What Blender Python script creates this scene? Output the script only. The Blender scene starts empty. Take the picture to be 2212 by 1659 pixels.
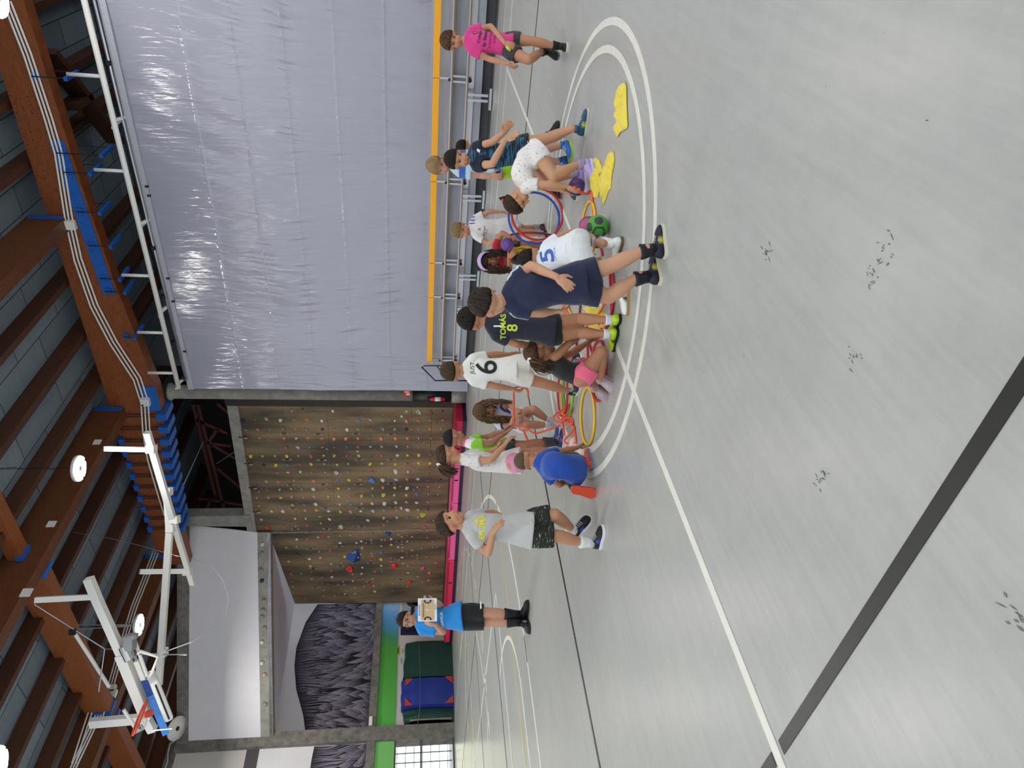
import bpy, bmesh, math, random
import numpy as np
from mathutils import Vector, Matrix, noise
from mathutils.bvhtree import BVHTree

sc = bpy.context.scene
COL = sc.collection

# ------------------------------------------------------------------ camera
# hall axes: X across the court towards the curtain, Y along the curtain, Z up.
FPX = 1498.166
CR = np.array([0.5990767629, -0.8005947279, 0.0124544705])   # to the right of the upright view
CU = np.array([0.0994346522, 0.0898221526, 0.9909817006])    # up in the upright view
CF = np.array([0.7944934122, 0.5924357033, -0.1334172228])   # view axis
CP = np.array([0.0, 0.0, 1.35053])
cam = bpy.data.cameras.new('camera')
cam.sensor_fit = 'HORIZONTAL'
cam.sensor_width = 36.0
cam.lens = FPX * 36.0 / 2212.0
cam.clip_start = 0.05
cam.clip_end = 200
camo = bpy.data.objects.new('camera', cam)
COL.objects.link(camo)
camo.matrix_world = Matrix(((-CU[0], CR[0], -CF[0], CP[0]), (-CU[1], CR[1], -CF[1], CP[1]),
                            (-CU[2], CR[2], -CF[2], CP[2]), (0, 0, 0, 1)))   # the phone was held on its side
sc.camera = camo

# ------------------------------------------------------------------ light
sc.view_settings.view_transform = 'Standard'
sc.view_settings.look = 'None'
sc.view_settings.exposure = 0.0
sc.view_settings.gamma = 1.0
sc.view_settings.use_curve_mapping = False
w = bpy.data.worlds.new('daylight')
sc.world = w
w.use_nodes = True
w.node_tree.nodes['Background'].inputs[0].default_value = (0.86, 0.93, 1.0, 1)
w.node_tree.nodes['Background'].inputs[1].default_value = 1.25


def lamp_light(x, y, z, power=300.0, size=0.34):
    d = bpy.data.lights.new('lamp_light', 'AREA')
    d.shape = 'DISK'
    d.size = size
    d.energy = power
    d.color = (1.0, 0.97, 0.92)
    d.spread = math.radians(165)
    o = bpy.data.objects.new('lamp_light', d)
    COL.objects.link(o)
    o.location = (x, y, z)
    return o


sun = bpy.data.lights.new('sun', 'SUN')
sun.energy = 15.0
sun.angle = 0.01
suno = bpy.data.objects.new('sun', sun)
COL.objects.link(suno)
suno.rotation_euler = (math.radians(15), 0, 0)      # high sun, lights what stands outside the window

# the high-bay lamps of the hall hang on a grid; the ones outside the picture are light only
LAMP_POWER = 55.0
for (lx, ly) in ((5.8, 1.6), (5.8, 6.9), (5.8, 17.4), (0.9, 1.6), (0.9, 6.9), (0.9, 12.2), (10.8, -0.2), (10.8, 5.06), (10.8, 20.6), (5.8, -3.6), (0.9, -3.6), (5.8, 12.2)):
    lamp_light(lx, ly, 7.9, LAMP_POWER * (2.6 if ly > 15 else 1.3 if lx < 2 or ly > 12 else 1.0))  # the two farthest are added lights that brighten the end wall


# ------------------------------------------------------------------ pixel rays (photo pixel -> ray of the camera)
def ray(x, y):
    return (829.5 - y) * CR + (1106.0 - x) * CU + FPX * CF


def flr(x, y, z=0.0):
    d = ray(x, y)
    return CP + d * ((z - CP[2]) / d[2])


def pl(x, y, n, c):
    d = ray(x, y)
    n = np.array(n, float)
    return CP + d * ((c - n @ CP) / (n @ d))


def pa(x, y, a):
    return pl(x, y, (1, 0, 0), a)


def pb(x, y, b):
    return pl(x, y, (0, 1, 0), b)


def dep(x, y, D):
    return CP + ray(x, y) * (D / FPX)


# ------------------------------------------------------------------ helpers
def lin(c):
    c = c.lstrip('#')
    v = [int(c[i:i + 2], 16) / 255 for i in (0, 2, 4)]
    return tuple(x / 12.92 if x <= 0.04045 else ((x + 0.055) / 1.055) ** 2.4 for x in v)


MATS = {}


def mat(name, col, rough=0.55, metal=0.0, var=0.0, vscale=6.0, bump=0.0, bscale=40.0, emit=0.0, trans=0.0, coat=0.0, stretch=(1, 1, 1), sheen=0.0, spec=0.5, sub=0.0):
    if name in MATS:
        return MATS[name]
    m = bpy.data.materials.new(name)
    m.use_nodes = True
    nt = m.node_tree
    N, L = nt.nodes, nt.links
    b = N['Principled BSDF']
    c = lin(col) if isinstance(col, str) else col
    b.inputs['Base Color'].default_value = (*c, 1)
    b.inputs['Roughness'].default_value = rough
    b.inputs['Metallic'].default_value = metal
    b.inputs['Specular IOR Level'].default_value = spec
    if coat:
        b.inputs['Coat Weight'].default_value = coat
        b.inputs['Coat Roughness'].default_value = 0.15
    if sheen:
        b.inputs['Sheen Weight'].default_value = sheen
    if trans:
        b.inputs['Transmission Weight'].default_value = trans
    if sub:
        b.inputs['Subsurface Weight'].default_value = sub
        b.inputs['Subsurface Radius'].default_value = (0.012, 0.005, 0.003)
    if emit:
        b.inputs['Emission Color'].default_value = (*c, 1)
        b.inputs['Emission Strength'].default_value = emit
    if var or bump:
        tc = N.new('ShaderNodeTexCoord')
        mp = N.new('ShaderNodeMapping')
        mp.inputs['Scale'].default_value = stretch
        L.new(tc.outputs['Object'], mp.inputs['Vector'])
    if var:
        nz = N.new('ShaderNodeTexNoise')
        nz.inputs['Scale'].default_value = vscale
        nz.inputs['Detail'].default_value = 6
        nz.inputs['Roughness'].default_value = 0.65
        L.new(mp.outputs[0], nz.inputs['Vector'])
        rp = N.new('ShaderNodeValToRGB')
        rp.color_ramp.elements[0].position = 0.3
        rp.color_ramp.elements[1].position = 0.7
        lo = tuple(max(0, x * (1 - var)) for x in c)
        hi = tuple(min(1, x * (1 + var)) for x in c)
        rp.color_ramp.elements[0].color = (*lo, 1)
        rp.color_ramp.elements[1].color = (*hi, 1)
        L.new(nz.outputs['Fac'], rp.inputs[0])
        L.new(rp.outputs[0], b.inputs['Base Color'])
    if bump:
        n2 = N.new('ShaderNodeTexNoise')
        n2.inputs['Scale'].default_value = bscale
        n2.inputs['Detail'].default_value = 4
        L.new(mp.outputs[0], n2.inputs['Vector'])
        bp = N.new('ShaderNodeBump')
        bp.inputs['Strength'].default_value = bump
        bp.inputs['Distance'].default_value = 0.02
        L.new(n2.outputs['Fac'], bp.inputs['Height'])
        L.new(bp.outputs[0], b.inputs['Normal'])
    MATS[name] = m
    return m


def tag(o, label=None, cat=None, group=None, kind=None):
    if label:
        o['label'] = label
    if cat:
        o['category'] = cat
    if group:
        o['group'] = group
    if kind:
        o['kind'] = kind
    return o


def empty(name, loc, label=None, cat=None, group=None, rz=0.0):
    o = bpy.data.objects.new(name, None)
    o.empty_display_size = 0.1
    COL.objects.link(o)
    o.location = Vector(loc)
    o.rotation_euler = (0, 0, rz)
    return tag(o, label, cat, group)


def basis(d):
    d = Vector(d).normalized()
    t = Vector((0, 0, 1)) if abs(d.z) < 0.95 else Vector((1, 0, 0))
    a = d.cross(t).normalized()
    return a, a.cross(d).normalized(), d


class MB:
    """collects shapes in world coordinates; build() makes ONE mesh object"""

    def __init__(s):
        s.v, s.f, s.m, s.mi = [], [], [], 0

    def add(s, vs, fs):
        k = len(s.v)
        s.v += [tuple(map(float, p)) for p in vs]
        s.f += [tuple(i + k for i in f) for f in fs]
        s.m += [s.mi] * len(fs)
        return s

    def hexa(s, p):
        return s.add(p, [(0, 3, 2, 1), (4, 5, 6, 7), (0, 1, 5, 4), (1, 2, 6, 5), (2, 3, 7, 6), (3, 0, 4, 7)])

    def box(s, lo, hi):
        (a, b, c), (d, e, f) = lo, hi
        return s.hexa([(a, b, c), (d, b, c), (d, e, c), (a, e, c), (a, b, f), (d, b, f), (d, e, f), (a, e, f)])

    def obox(s, c, ax, ay, az, sx, sy, sz):
        c, ax, ay, az = (Vector(q) for q in (c, ax, ay, az))
        P = []
        for k in (-1, 1):
            for (i, j) in ((-1, -1), (1, -1), (1, 1), (-1, 1)):
                P.append(c + ax * (i * sx / 2) + ay * (j * sy / 2) + az * (k * sz / 2))
        return s.hexa(P)

    def bar(s, p, q, w, h, up=(0, 0, 1)):
        """square bar from p to q, w across, h along up"""
        p, q = Vector(p), Vector(q)
        d = (q - p).normalized()
        u = Vector(up)
        u = (u - d * u.dot(d))
        u = u.normalized() if u.length > 1e-4 else basis(d)[1]
        a = d.cross(u)
        return s.obox((p + q) / 2, a, u, d, w, h, (q - p).length)

    def slab(s, poly, n, th):
        """prism of a planar polygon, pushed th along n"""
        n = Vector(n) * th
        k = len(poly)
        P = [Vector(p) for p in poly] + [Vector(p) + n for p in poly]
        F = [tuple(range(k - 1, -1, -1)), tuple(range(k, 2 * k))] + [(i, (i + 1) % k, k + (i + 1) % k, k + i) for i in range(k)]
        return s.add(P, F)

    def loft(s, rings, cap=True, closed=False):
        k = len(rings[0])
        P = [p for r in rings for p in r]
        F = []
        n = len(rings)
        for i in range(n if closed else n - 1):
            j = (i + 1) % n
            for t in range(k):
                u = (t + 1) % k
                F.append((i * k + t, i * k + u, j * k + u, j * k + t))
        if cap and not closed:
            F.append(tuple(range(k - 1, -1, -1)))
            F.append(tuple(range((n - 1) * k, n * k)))
        return s.add(P, F)

    def tube(s, path, r, seg=10, closed=False, cap=True):
        path = [Vector(p) for p in path]
        n = len(path)
        rr = r if isinstance(r, (list, tuple)) else [r] * n
        rings = []
        a = None
        for i in range(n):
            if closed:
                d = (path[(i + 1) % n] - path[i - 1])
            else:
                d = path[min(i + 1, n - 1)] - path[max(i - 1, 0)]
            if d.length < 1e-9:
                d = Vector((0, 0, 1))
            d.normalize()
            if a is None:
                a = basis(d)[0]
            a = (a - d * a.dot(d))
            a = a.normalized() if a.length > 1e-6 else basis(d)[0]
            b = d.cross(a)
            rings.append([path[i] + (a * math.cos(t * 2 * math.pi / seg) + b * math.sin(t * 2 * math.pi / seg)) * rr[i] for t in range(seg)])
        return s.loft(rings, cap, closed)

    def ell(s, c, ax, ay, az, nu=14, nv=9):
        """ellipsoid with half-axis vectors"""
        c, ax, ay, az = (Vector(q) for q in (c, ax, ay, az))
        P = [c - az]
        for i in range(1, nv):
            t = -math.pi / 2 + math.pi * i / nv
            for j in range(nu):
                u = 2 * math.pi * j / nu
                P.append(c + ax * (math.cos(t) * math.cos(u)) + ay * (math.cos(t) * math.sin(u)) + az * math.sin(t))
        P.append(c + az)
        F = []
        for j in range(nu):
            F.append((0, 1 + (j + 1) % nu, 1 + j))
            F.append((len(P) - 1, 1 + (nv - 2) * nu + j, 1 + (nv - 2) * nu + (j + 1) % nu))
        for i in range(nv - 2):
            for j in range(nu):
                k = (j + 1) % nu
                F.append((1 + i * nu + j, 1 + i * nu + k, 1 + (i + 1) * nu + k, 1 + (i + 1) * nu + j))
        return s.add(P, F)

    def ball(s, c, r, nu=14, nv=9):
        return s.ell(c, (r, 0, 0), (0, r, 0), (0, 0, r), nu, nv)

    def cone(s, p, q, r0, r1, seg=12):
        """round cone: two spheres and the skin between them"""
        s.ball(p, r0, seg, 8)
        s.ball(q, r1, seg, 8)
        return s.tube([p, q], [r0, r1], seg)

    def lathe(s, prof, c, ax=(0, 0, 1), seg=24):
        a, b, d = basis(ax)
        c = Vector(c)
        return s.loft([[c + d * z + (a * math.cos(2 * math.pi * t / seg) + b * math.sin(2 * math.pi * t / seg)) * r for t in range(seg)] for (r, z) in prof])

    def build(s, name, mats, parent=None, smooth=False, bevel=0.0, origin=None):
        me = bpy.data.meshes.new(name)
        if origin is None:
            if parent is not None and parent.type == 'EMPTY':
                origin = parent.matrix_world.translation if parent.parent else parent.location
            else:
                A = np.array(s.v)
                lo, hi = A.min(0), A.max(0)
                origin = ((lo[0] + hi[0]) / 2, (lo[1] + hi[1]) / 2, lo[2])
        org = Vector(origin)
        me.from_pydata([(p[0] - org.x, p[1] - org.y, p[2] - org.z) for p in s.v], [], s.f)
        mats = mats if isinstance(mats, (list, tuple)) else [mats]
        for m in mats:
            me.materials.append(m)
        if len(mats) > 1:
            me.polygons.foreach_set('material_index', s.m)
        bm = bmesh.new()
        bm.from_mesh(me)
        bmesh.ops.recalc_face_normals(bm, faces=bm.faces)
        bm.to_mesh(me)
        bm.free()
        if smooth:
            me.polygons.foreach_set('use_smooth', [True] * len(me.polygons))
        me.update()
        o = bpy.data.objects.new(name, me)
        COL.objects.link(o)
        if parent is not None:
            o.parent = parent
            po = WORLD_ORIGIN.get(parent.name, None) or Vector(parent.location)
            o.location = org - po
        else:
            o.location = org
        WORLD_ORIGIN[o.name] = org.copy()
        if bevel:
            md = o.modifiers.new('bevel', 'BEVEL')
            md.width = bevel
            md.segments = 2
            md.limit_method = 'ANGLE'
        return o


WORLD_ORIGIN = {}
STRUCT = lambda o: tag(o, kind='structure')
V = Vector

# ------------------------------------------------------------------ materials of the hall
def floor_material():
    m = bpy.data.materials.new('sheet_vinyl')
    m.use_nodes = True
    N, L = m.node_tree.nodes, m.node_tree.links
    b = N['Principled BSDF']
    b.inputs['Specular IOR Level'].default_value = 0.32
    tc = N.new('ShaderNodeTexCoord')

    def nz(scale, st, det=5, rough=0.6, rz=0.0):
        mp = N.new('ShaderNodeMapping')
        mp.inputs['Scale'].default_value = st
        mp.inputs['Rotation'].default_value = (0, 0, rz)
        L.new(tc.outputs['Object'], mp.inputs['Vector'])
        n = N.new('ShaderNodeTexNoise')
        n.inputs['Scale'].default_value = scale
        n.inputs['Detail'].default_value = det
        n.inputs['Roughness'].default_value = rough
        L.new(mp.outputs[0], n.inputs['Vector'])
        return n.outputs['Fac']

    def ramp(f, a, b_, p0=0.35, p1=0.65):
        r = N.new('ShaderNodeValToRGB')
        r.color_ramp.elements[0].position, r.color_ramp.elements[1].position = p0, p1
        r.color_ramp.elements[0].color = (*a, 1)
        r.color_ramp.elements[1].color = (*b_, 1)
        L.new(f, r.inputs[0])
        return r.outputs[0]

    def mul(a, c, fac=1.0):
        x = N.new('ShaderNodeMix')
        x.data_type = 'RGBA'
        x.blend_type = 'MULTIPLY'
        x.inputs[0].default_value = fac
        L.new(a, x.inputs[6])
        L.new(c, x.inputs[7])
        return x.outputs[2]
    base = ramp(nz(0.7, (1, 1, 1)), lin('#a9aaa6'), lin('#b1b2ad'))
    streak = ramp(nz(1.3, (1.0, 14.0, 1), 4, 0.7), (0.90, 0.90, 0.90), (1, 1, 1), 0.3, 0.6)
    s2 = ramp(nz(9.0, (1, 1, 1), 8, 0.75), (0.93, 0.93, 0.925), (1, 1, 1), 0.3, 0.55)
    scuff = ramp(nz(5.0, (3.0, 0.9, 1), 10, 0.8, 0.5), (0.55, 0.55, 0.55), (1, 1, 1), 0.24, 0.30)
    L.new(mul(mul(mul(base, streak), s2), scuff, 0.6), b.inputs['Base Color'])
    r = N.new('ShaderNodeMapRange')
    L.new(nz(2.2, (0.6, 6, 1), 5, 0.7), r.inputs[0])
    r.inputs[3].default_value, r.inputs[4].default_value = 0.24, 0.36
    L.new(r.outputs[0], b.inputs['Roughness'])
    bp = N.new('ShaderNodeBump')
    bp.inputs['Strength'].default_value = 0.10
    bp.inputs['Distance'].default_value = 0.004
    L.new(nz(7.0, (1, 1, 1), 4), bp.inputs['Height'])
    L.new(bp.outputs[0], b.inputs['Normal'])
    return m


def concrete(name, col, var=0.28):
    return mat(name, col, 0.85, var=var, vscale=3.5, bump=0.35, bscale=18)


M_concrete = concrete('concrete', '#908d85')
M_concrete_d = concrete('stained_concrete', '#77736c', 0.45)
M_plaster = mat('white_plaster', '#dedbde', 0.9, var=0.03, vscale=2)
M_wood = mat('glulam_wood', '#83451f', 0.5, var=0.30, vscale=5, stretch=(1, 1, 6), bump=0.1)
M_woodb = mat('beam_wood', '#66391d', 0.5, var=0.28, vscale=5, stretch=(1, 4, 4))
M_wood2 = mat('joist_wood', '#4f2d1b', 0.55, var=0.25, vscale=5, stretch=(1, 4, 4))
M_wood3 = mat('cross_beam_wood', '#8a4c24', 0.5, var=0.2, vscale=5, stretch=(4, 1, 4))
M_bluemetal = mat('blue_painted_steel', '#1f5fb4', 0.4)
M_whitemetal = mat('white_painted_steel', '#e6e4de', 0.4)
M_alu = mat('aluminium', '#b9bcc0', 0.32, 0.9)
M_black = mat('black_rubber', '#131315', 0.7)
M_blackgloss = mat('black_padding', '#0d0d10', 0.45)
M_steel = mat('dark_steel', '#3a3a3c', 0.4, 0.7)
M_redsteel = mat('brown_red_steel', '#4a2018', 0.6)
M_cable = mat('black_cable', '#101012', 0.6)


def deck_material():
    m = bpy.data.materials.new('deck_boards')
    m.use_nodes = True
    N, L = m.node_tree.nodes, m.node_tree.links
    b = N['Principled BSDF']
    b.inputs['Roughness'].default_value = 0.8
    tc = N.new('ShaderNodeTexCoord')
    br = N.new('ShaderNodeTexBrick')
    br.inputs['Color1'].default_value = (*lin('#93a2ad'), 1)
    br.inputs['Color2'].default_value = (*lin('#7d8b96'), 1)
    br.inputs['Mortar'].default_value = (*lin('#35393c'), 1)
    br.inputs['Scale'].default_value = 1.0
    br.inputs['Mortar Size'].default_value = 0.012
    br.inputs['Brick Width'].default_value = 2.0
    br.inputs['Row Height'].default_value = 0.62
    L.new(tc.outputs['Object'], br.inputs['Vector'])
    n = N.new('ShaderNodeTexNoise')
    n.inputs['Scale'].default_value = 25
    mp = N.new('ShaderNodeMapping')
    mp.inputs['Scale'].default_value = (1, 0.15, 1)
    L.new(tc.outputs['Object'], mp.inputs['Vector'])
    L.new(mp.outputs[0], n.inputs['Vector'])
    x = N.new('ShaderNodeMix')
    x.data_type = 'RGBA'
    x.blend_type = 'MULTIPLY'
    x.inputs[0].default_value = 0.5
    L.new(br.outputs[0], x.inputs[6])
    L.new(n.outputs['Color'], x.inputs[7])
    L.new(x.outputs[2], b.inputs['Base Color'])
    return m


# ------------------------------------------------------------------ floor and its court lines
STRUCT(MB().box((-2.5, -6, -0.2), (24, 25, 0)).build('floor', floor_material(), origin=(0, 0, 0)))
M_linew = mat('white_line_paint', '#dddcd2', 0.4, var=0.06, vscale=8)
M_linek = mat('black_line_paint', '#1b1c1b', 0.4, var=0.2, vscale=8)
M_liney = mat('yellow_line_paint', '#cdbf6a', 0.4)
M_linen = mat('navy_line_paint', '#27375c', 0.4)
LZ = 0.003


def court_line(name, p, q, w, m, z=LZ):
    p, q = V((*p, z)), V((*q, z))
    d = (q - p).normalized()
    n = V((-d.y, d.x, 0)) * (w / 2)
    b = MB()
    b.slab([p - n, q - n, q + n, p + n], (0, 0, -1), 0.0025)
    return STRUCT(b.build(name, m))


def court_arc(name, c, r, w, m, a0=0, a1=360, z=LZ, dash=None):
    b = MB()
    n = int(abs(a1 - a0) / 2.0)
    for i in range(n):
        if dash and (i // dash) % 2:
            continue
        t0, t1 = (math.radians(a0 + (a1 - a0) * k / n) for k in (i, i + 1))
        P = [V((c[0] + rr * math.cos(t), c[1] + rr * math.sin(t), z)) for rr, t in ((r - w, t0), (r, t0), (r, t1), (r - w, t1))]
        b.slab(P, (0, 0, -1), 0.0025)
    return STRUCT(b.build(name, m))


nm = 'floor_line'
court_arc(nm, (5.15, 2.546), 1.80, 0.055, M_linew)
court_arc(nm, (5.17, 2.552), 1.62, 0.055, M_linew, z=LZ + 0.0006)
court_line(nm, (-2.4, 2.562), (12.0, 2.562), 0.052, M_linew, z=LZ + 0.0003)
court_line(nm, (1.136, 2.512), (1.136, -6), 0.052, M_linek)
court_line(nm, (1.136, 2.60), (1.136, 12), 0.052, M_linek)
court_line(nm, (-2.4, 5.193), (9.2, 5.193), 0.042, M_linek)
court_line(nm, (9.2, -6), (9.2, 23), 0.045, M_linek)
court_line(nm, (11.95, -6), (11.95, 23), 0.05, M_linew)
court_line(nm, (12.9, -6), (12.9, 20), 0.03, M_linew)
court_line(nm, (-2.4, 7.66), (5.0, 7.66), 0.06, M_linew)
court_arc(nm, (4.85, 13.72), 6.08, 0.07, M_linew, -92, 0)
court_arc(nm, (7.5, 19.5), 6.78, 0.07, M_linew, -110, 0, dash=2)
court_line(nm, (-2.4, 8.69), (11.5, 8.69), 0.05, M_liney)
court_line(nm, (-2.4, 10.5), (11.5, 10.5), 0.05, M_linen)
court_line(nm, (-2.4, 9.88), (7.3, 9.88), 0.06, M_linew)
court_line(nm, (7.3, 9.85), (7.3, 16.5), 0.06, M_linew)
court_line(nm, (-2.4, 8.36), (4.6, 8.36), 0.06, M_linew)
court_arc(nm, (4.6, 9.86), 1.55, 0.06, M_linew, -90, 20, z=LZ + 0.0006)
court_arc(nm, (5.0, 19.3), 6.9, 0.06, M_linew, -120, 0)
for i in range(9):
    court_line(nm, (8.4 - i * 0.9, 12.5), (7.9 - i * 0.9, 12.5), 0.06, M_linew)
court_arc(nm, (9.3, 17.6), 1.7, 0.06, M_liney, 100, 330)
court_arc(nm, (9.6, 16.1), 1.6, 0.06, M_linew, -60, 120)
court_line(nm, (3, 15.2), (10, 16.4), 0.05, M_linew)
court_line(nm, (3, 14.0), (12.4, 14.0), 0.04, M_linen)
# worn rubber marks on the sheet floor
M_scuff = mat('scuff', '#6e6f6c', 0.6, var=0.3, vscale=60)
RS = random.Random(5)
for (px, py, s) in ((1655, 549, 1.5), (1919, 547, 1.5), (1772, 1038, 1.3), (1845, 771, 1.0), (1883, 600, 1.0), (2195, 1330, 2.0), (2003, 260, .8), (1607, 768, .5), (1632, 1480, .55), (1562, 1303, .5), (1880, 574, .4), (1785, 187, .4),
                    (1910, 71, .45), (1554, 367, .5), (1768, 384, .4), (1440, 1015, .5), (1505, 90, .4)):
    c = flr(px, py)
    b = MB()
    n = 14 if s > 0.9 else 2
    for i in range(n):
        x, y = c[0] + RS.gauss(0, 0.016) * s * (n > 2), c[1] + RS.gauss(0, 0.016) * s * (n > 2)
        a = RS.uniform(-0.5, 0.9)
        l, ww = RS.uniform(0.003, 0.009) * s, RS.uniform(0.0008, 0.002) * s
        dx, dy = V((math.cos(a), math.sin(a), 0)) * l, V((-math.sin(a), math.cos(a), 0)) * ww
        p = V((x, y, 0.002))
        b.slab([p - dx, p - dy, p + dx, p + dy], (0, 0, -1), 0.0015)
    STRUCT(b.build('floor_marking', M_scuff))

# ------------------------------------------------------------------ roof: deck, main beams, joists, cross beams
ZD = 9.78
STRUCT(MB().box((-2.5, -6, ZD), (23, 25.2, ZD + 0.2)).build('ceiling', deck_material(), origin=(0, 0, ZD)))
def roof_thing(o, label, cat='roof beam', group='roof timbers'):
    return tag(o, label, cat, group, 'thing')


def beam_a(y, z0, z1, x0, x1, w, m):
    return MB().box((x0, y - w / 2, z0), (x1, y + w / 2, z1))


P = ((1.7, 'deep brown roof beam nearest the camera, over the curtain'), (7.05, 'deep brown roof beam with a lamp glow on its side and a blue end bracket'),
     (12.35, 'deep brown roof beam carrying three white plates on its side'), (18.25, 'deep brown roof beam carrying three white cable pipes near the basketball hoop'),
     (24.0, 'deep brown roof beam farthest away, above the end wall'))
for y, lab in P:
    b = empty('roof_beam', (10, y, 9.0))
    roof_thing(b, lab)
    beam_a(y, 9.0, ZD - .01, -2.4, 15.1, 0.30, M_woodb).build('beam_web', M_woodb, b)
    for s in (-1, 1):
        MB().box((14.96, y + s * 0.15 - 0.012 + s * 0.02, 9.02), (15.1, y + s * 0.15 + 0.012 + s * 0.02, 9.7)).build('end_bracket', M_bluemetal, b)
k = 0
ordn = 'first second third fourth fifth sixth seventh eighth ninth tenth eleventh twelfth thirteenth fourteenth fifteenth sixteenth'.split()
for (y, lab) in ((3.2, 'first narrow joist beyond the nearest deep beam'), (4.6, 'second narrow joist beyond the nearest deep beam'), (5.8, 'narrow joist just before the lamp-lit deep beam'),
                 (8.55, 'narrow joist just beyond the lamp-lit deep beam'), (10.0, 'second narrow joist beyond the lamp-lit deep beam'), (11.4, 'narrow joist just before the beam with white plates'),
                 (14.05, 'first narrow joist beyond the beam with white plates'), (15.6, 'second narrow joist beyond the beam with white plates'), (17.1, 'third narrow joist beyond the beam with white plates'),
                 (19.75, 'first narrow joist beyond the beam with cable pipes'), (21.2, 'second narrow joist beyond the beam with cable pipes'), (22.7, 'third narrow joist beyond the beam with cable pipes')):
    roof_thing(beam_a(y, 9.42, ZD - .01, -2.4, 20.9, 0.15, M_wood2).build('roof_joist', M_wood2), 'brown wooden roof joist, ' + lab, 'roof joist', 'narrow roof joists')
for (y0, y1, lab) in ((-5, 1.54, 'nearest of the orange lit cross beams'), (1.86, 6.89, 'cross beam between the nearest two deep beams'), (7.21, 12.19, 'orange cross beam with a blue bracket before the white plates'),
                      (12.51, 18.09, 'long orange cross beam behind the white hanger of the hoop'), (18.41, 23.84, 'orange cross beam beyond the cable pipes')):
    b = empty('cross_beam', (10.15, y0, 9.0))
    roof_thing(b, lab if 'orange' in lab else 'wooden ' + lab, 'roof beam', 'cross beams between the deep beams')
    xo, zo = (0, 0) if y0 > 12.4 else (0.1, .33)
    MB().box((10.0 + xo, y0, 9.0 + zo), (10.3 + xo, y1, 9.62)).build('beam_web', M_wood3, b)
    for yy in (y0 + .06, y1 - .06):
        MB().box((9.97 + xo, yy - 0.055, 8.97 + zo), (10.33 + xo, yy + 0.055, 9.45)).build('end_bracket', M_bluemetal, b)
# diagonal boards and struts beyond the edge beam
for i, (a0, a1, lab) in enumerate((((100, 110), (250, 305), 'dark diagonal board beyond the edge beam, leading to the hanging hook'), ((150, 232), (182, 205), 'short dark brace between the diagonal board and the edge beam'))):
    p, q = flr(*a0, 9.24), flr(*a1, 9.24)
    roof_thing(MB().bar(p, q, 0.14, 0.42).build('roof_brace', M_wood2), lab, 'roof brace')
# ------------------------------------------------------------------ edge beam over the curtain with its clamps
XE = 15.3
eb = empty('edge_beam', (XE, 12, 8.1))
roof_thing(eb, 'long haunched laminated edge beam above the curtain with bolts and clamps')
prof = [(-4, 8.62), (2, 8.6), (6, 8.5), (8.5, 8.38), (10.2, 8.22), (11.6, 8.08), (12.6, 8.1), (14.5, 8.3), (17.2, 8.48), (18.6, 8.5)]
b = MB()
b.loft([[(XE - .17, y, z), (XE + .17, y, z), (XE + .17, y, 9.365), (XE - .17, y, 9.365)] for y, z in prof])
b.build('beam_web', M_wood, eb)
zb = lambda y: float(np.interp(y, [p[0] for p in prof], [p[1] for p in prof]))
XF = XE - .17
b = MB()
for i in range(26):
    for j in range(5):
        y = 4.4 + i * 0.16 + (j % 2) * .05
        b.ball((XF, y, 8.72 + j * 0.15), 0.013, 6, 4)
for i in range(30):
    y = 2 + i * 0.33
    b.ball((XF, y, zb(y) + .12 + .5 * ((i * 7) % 3) / 3), 0.011, 6, 4)
tag(b.build('bolt_field', M_steel, eb), kind='stuff')
# blue side plate
y0, y1 = pa(119, 302, XF)[1], pa(214, 634, XF)[1]
b = MB()
b.slab([(XF, y0, zb(y0) + .07), (XF, y1, zb(y1) + .07), (XF, y1, zb(y1) + .34), (XF, y0, zb(y0) + .34)], (-1, 0, 0), .025)
o = b.build('blue_side_plate', M_bluemetal, eb)
b = MB()
for i in range(11):
    y = y0 + .12 + i * (y1 - y0 - .24) / 10
    b.ball((XF - .025, y, zb(y) + .12 + .12 * (i % 2)), .014, 6, 4)
WORLD_ORIGIN[o.name] = V(eb.location)
b.build('bolt', M_steel, o)
# stirrup hangers under the plate: brackets, rods and a bar under the beam
for (px, py) in ((230, 327), (206, 366), (226, 450), (249, 522), (268, 592), (279, 620), (155, 163), (300, 717)):
    q = pa(px, py, XE)
    y, z = q[1], q[2]
    MB().obox((XE, y, z), (1, 0, 0), (0, 1, 0), (0, 0, 1), .62, .07, .07).build('stirrup_bar', M_bluemetal, eb)
    for s in (-1, 1):
        b = MB()
        b.tube([(XE + s * .25, y, z - .04), (XE + s * .25, y, zb(y) + .25)], .012, 6)
        b.build('stirrup_rod', M_steel, eb)
        MB().box((XE + s * .20 - .03, y - .07, zb(y) + .13), (XE + s * .20 + .06, y + .07, zb(y) + .25)).build('rod_bracket', M_bluemetal, eb)
# clamps of the far part: brackets under and over the beam, joined by rods across its face
for i in range(11):
    y = 12.45 + i * 0.44
    z = zb(y)
    MB().hexa([(XF - .14, y - .10, z - .12), (XE + .3, y - .10, z - .12), (XE + .3, y + .10, z - .12), (XF - .14, y + .10, z - .12),
               (XF - .14, y - .10, z + .13), (XE + .3, y - .10, z + .13), (XE + .3, y + .10, z + .13), (XF - .14, y + .10, z + .13)]).build('clamp_foot', M_bluemetal, eb)
    if i > 1:
        MB().box((XF - .12, y - .10, 9.25), (XE + .3, y + .10, 9.37)).build('clamp_head', M_bluemetal, eb)
    for s in (-.045, .045):
        MB().tube([(XF - .04, y + s, z), (XF - .04, y + s, 9.3)], .012, 6).build('clamp_rod', M_steel, eb)
MB().box((XF - .03, 11.5, 8.1), (XF, 12.3, 8.5)).build('corner_plate', M_bluemetal, eb)

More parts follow.
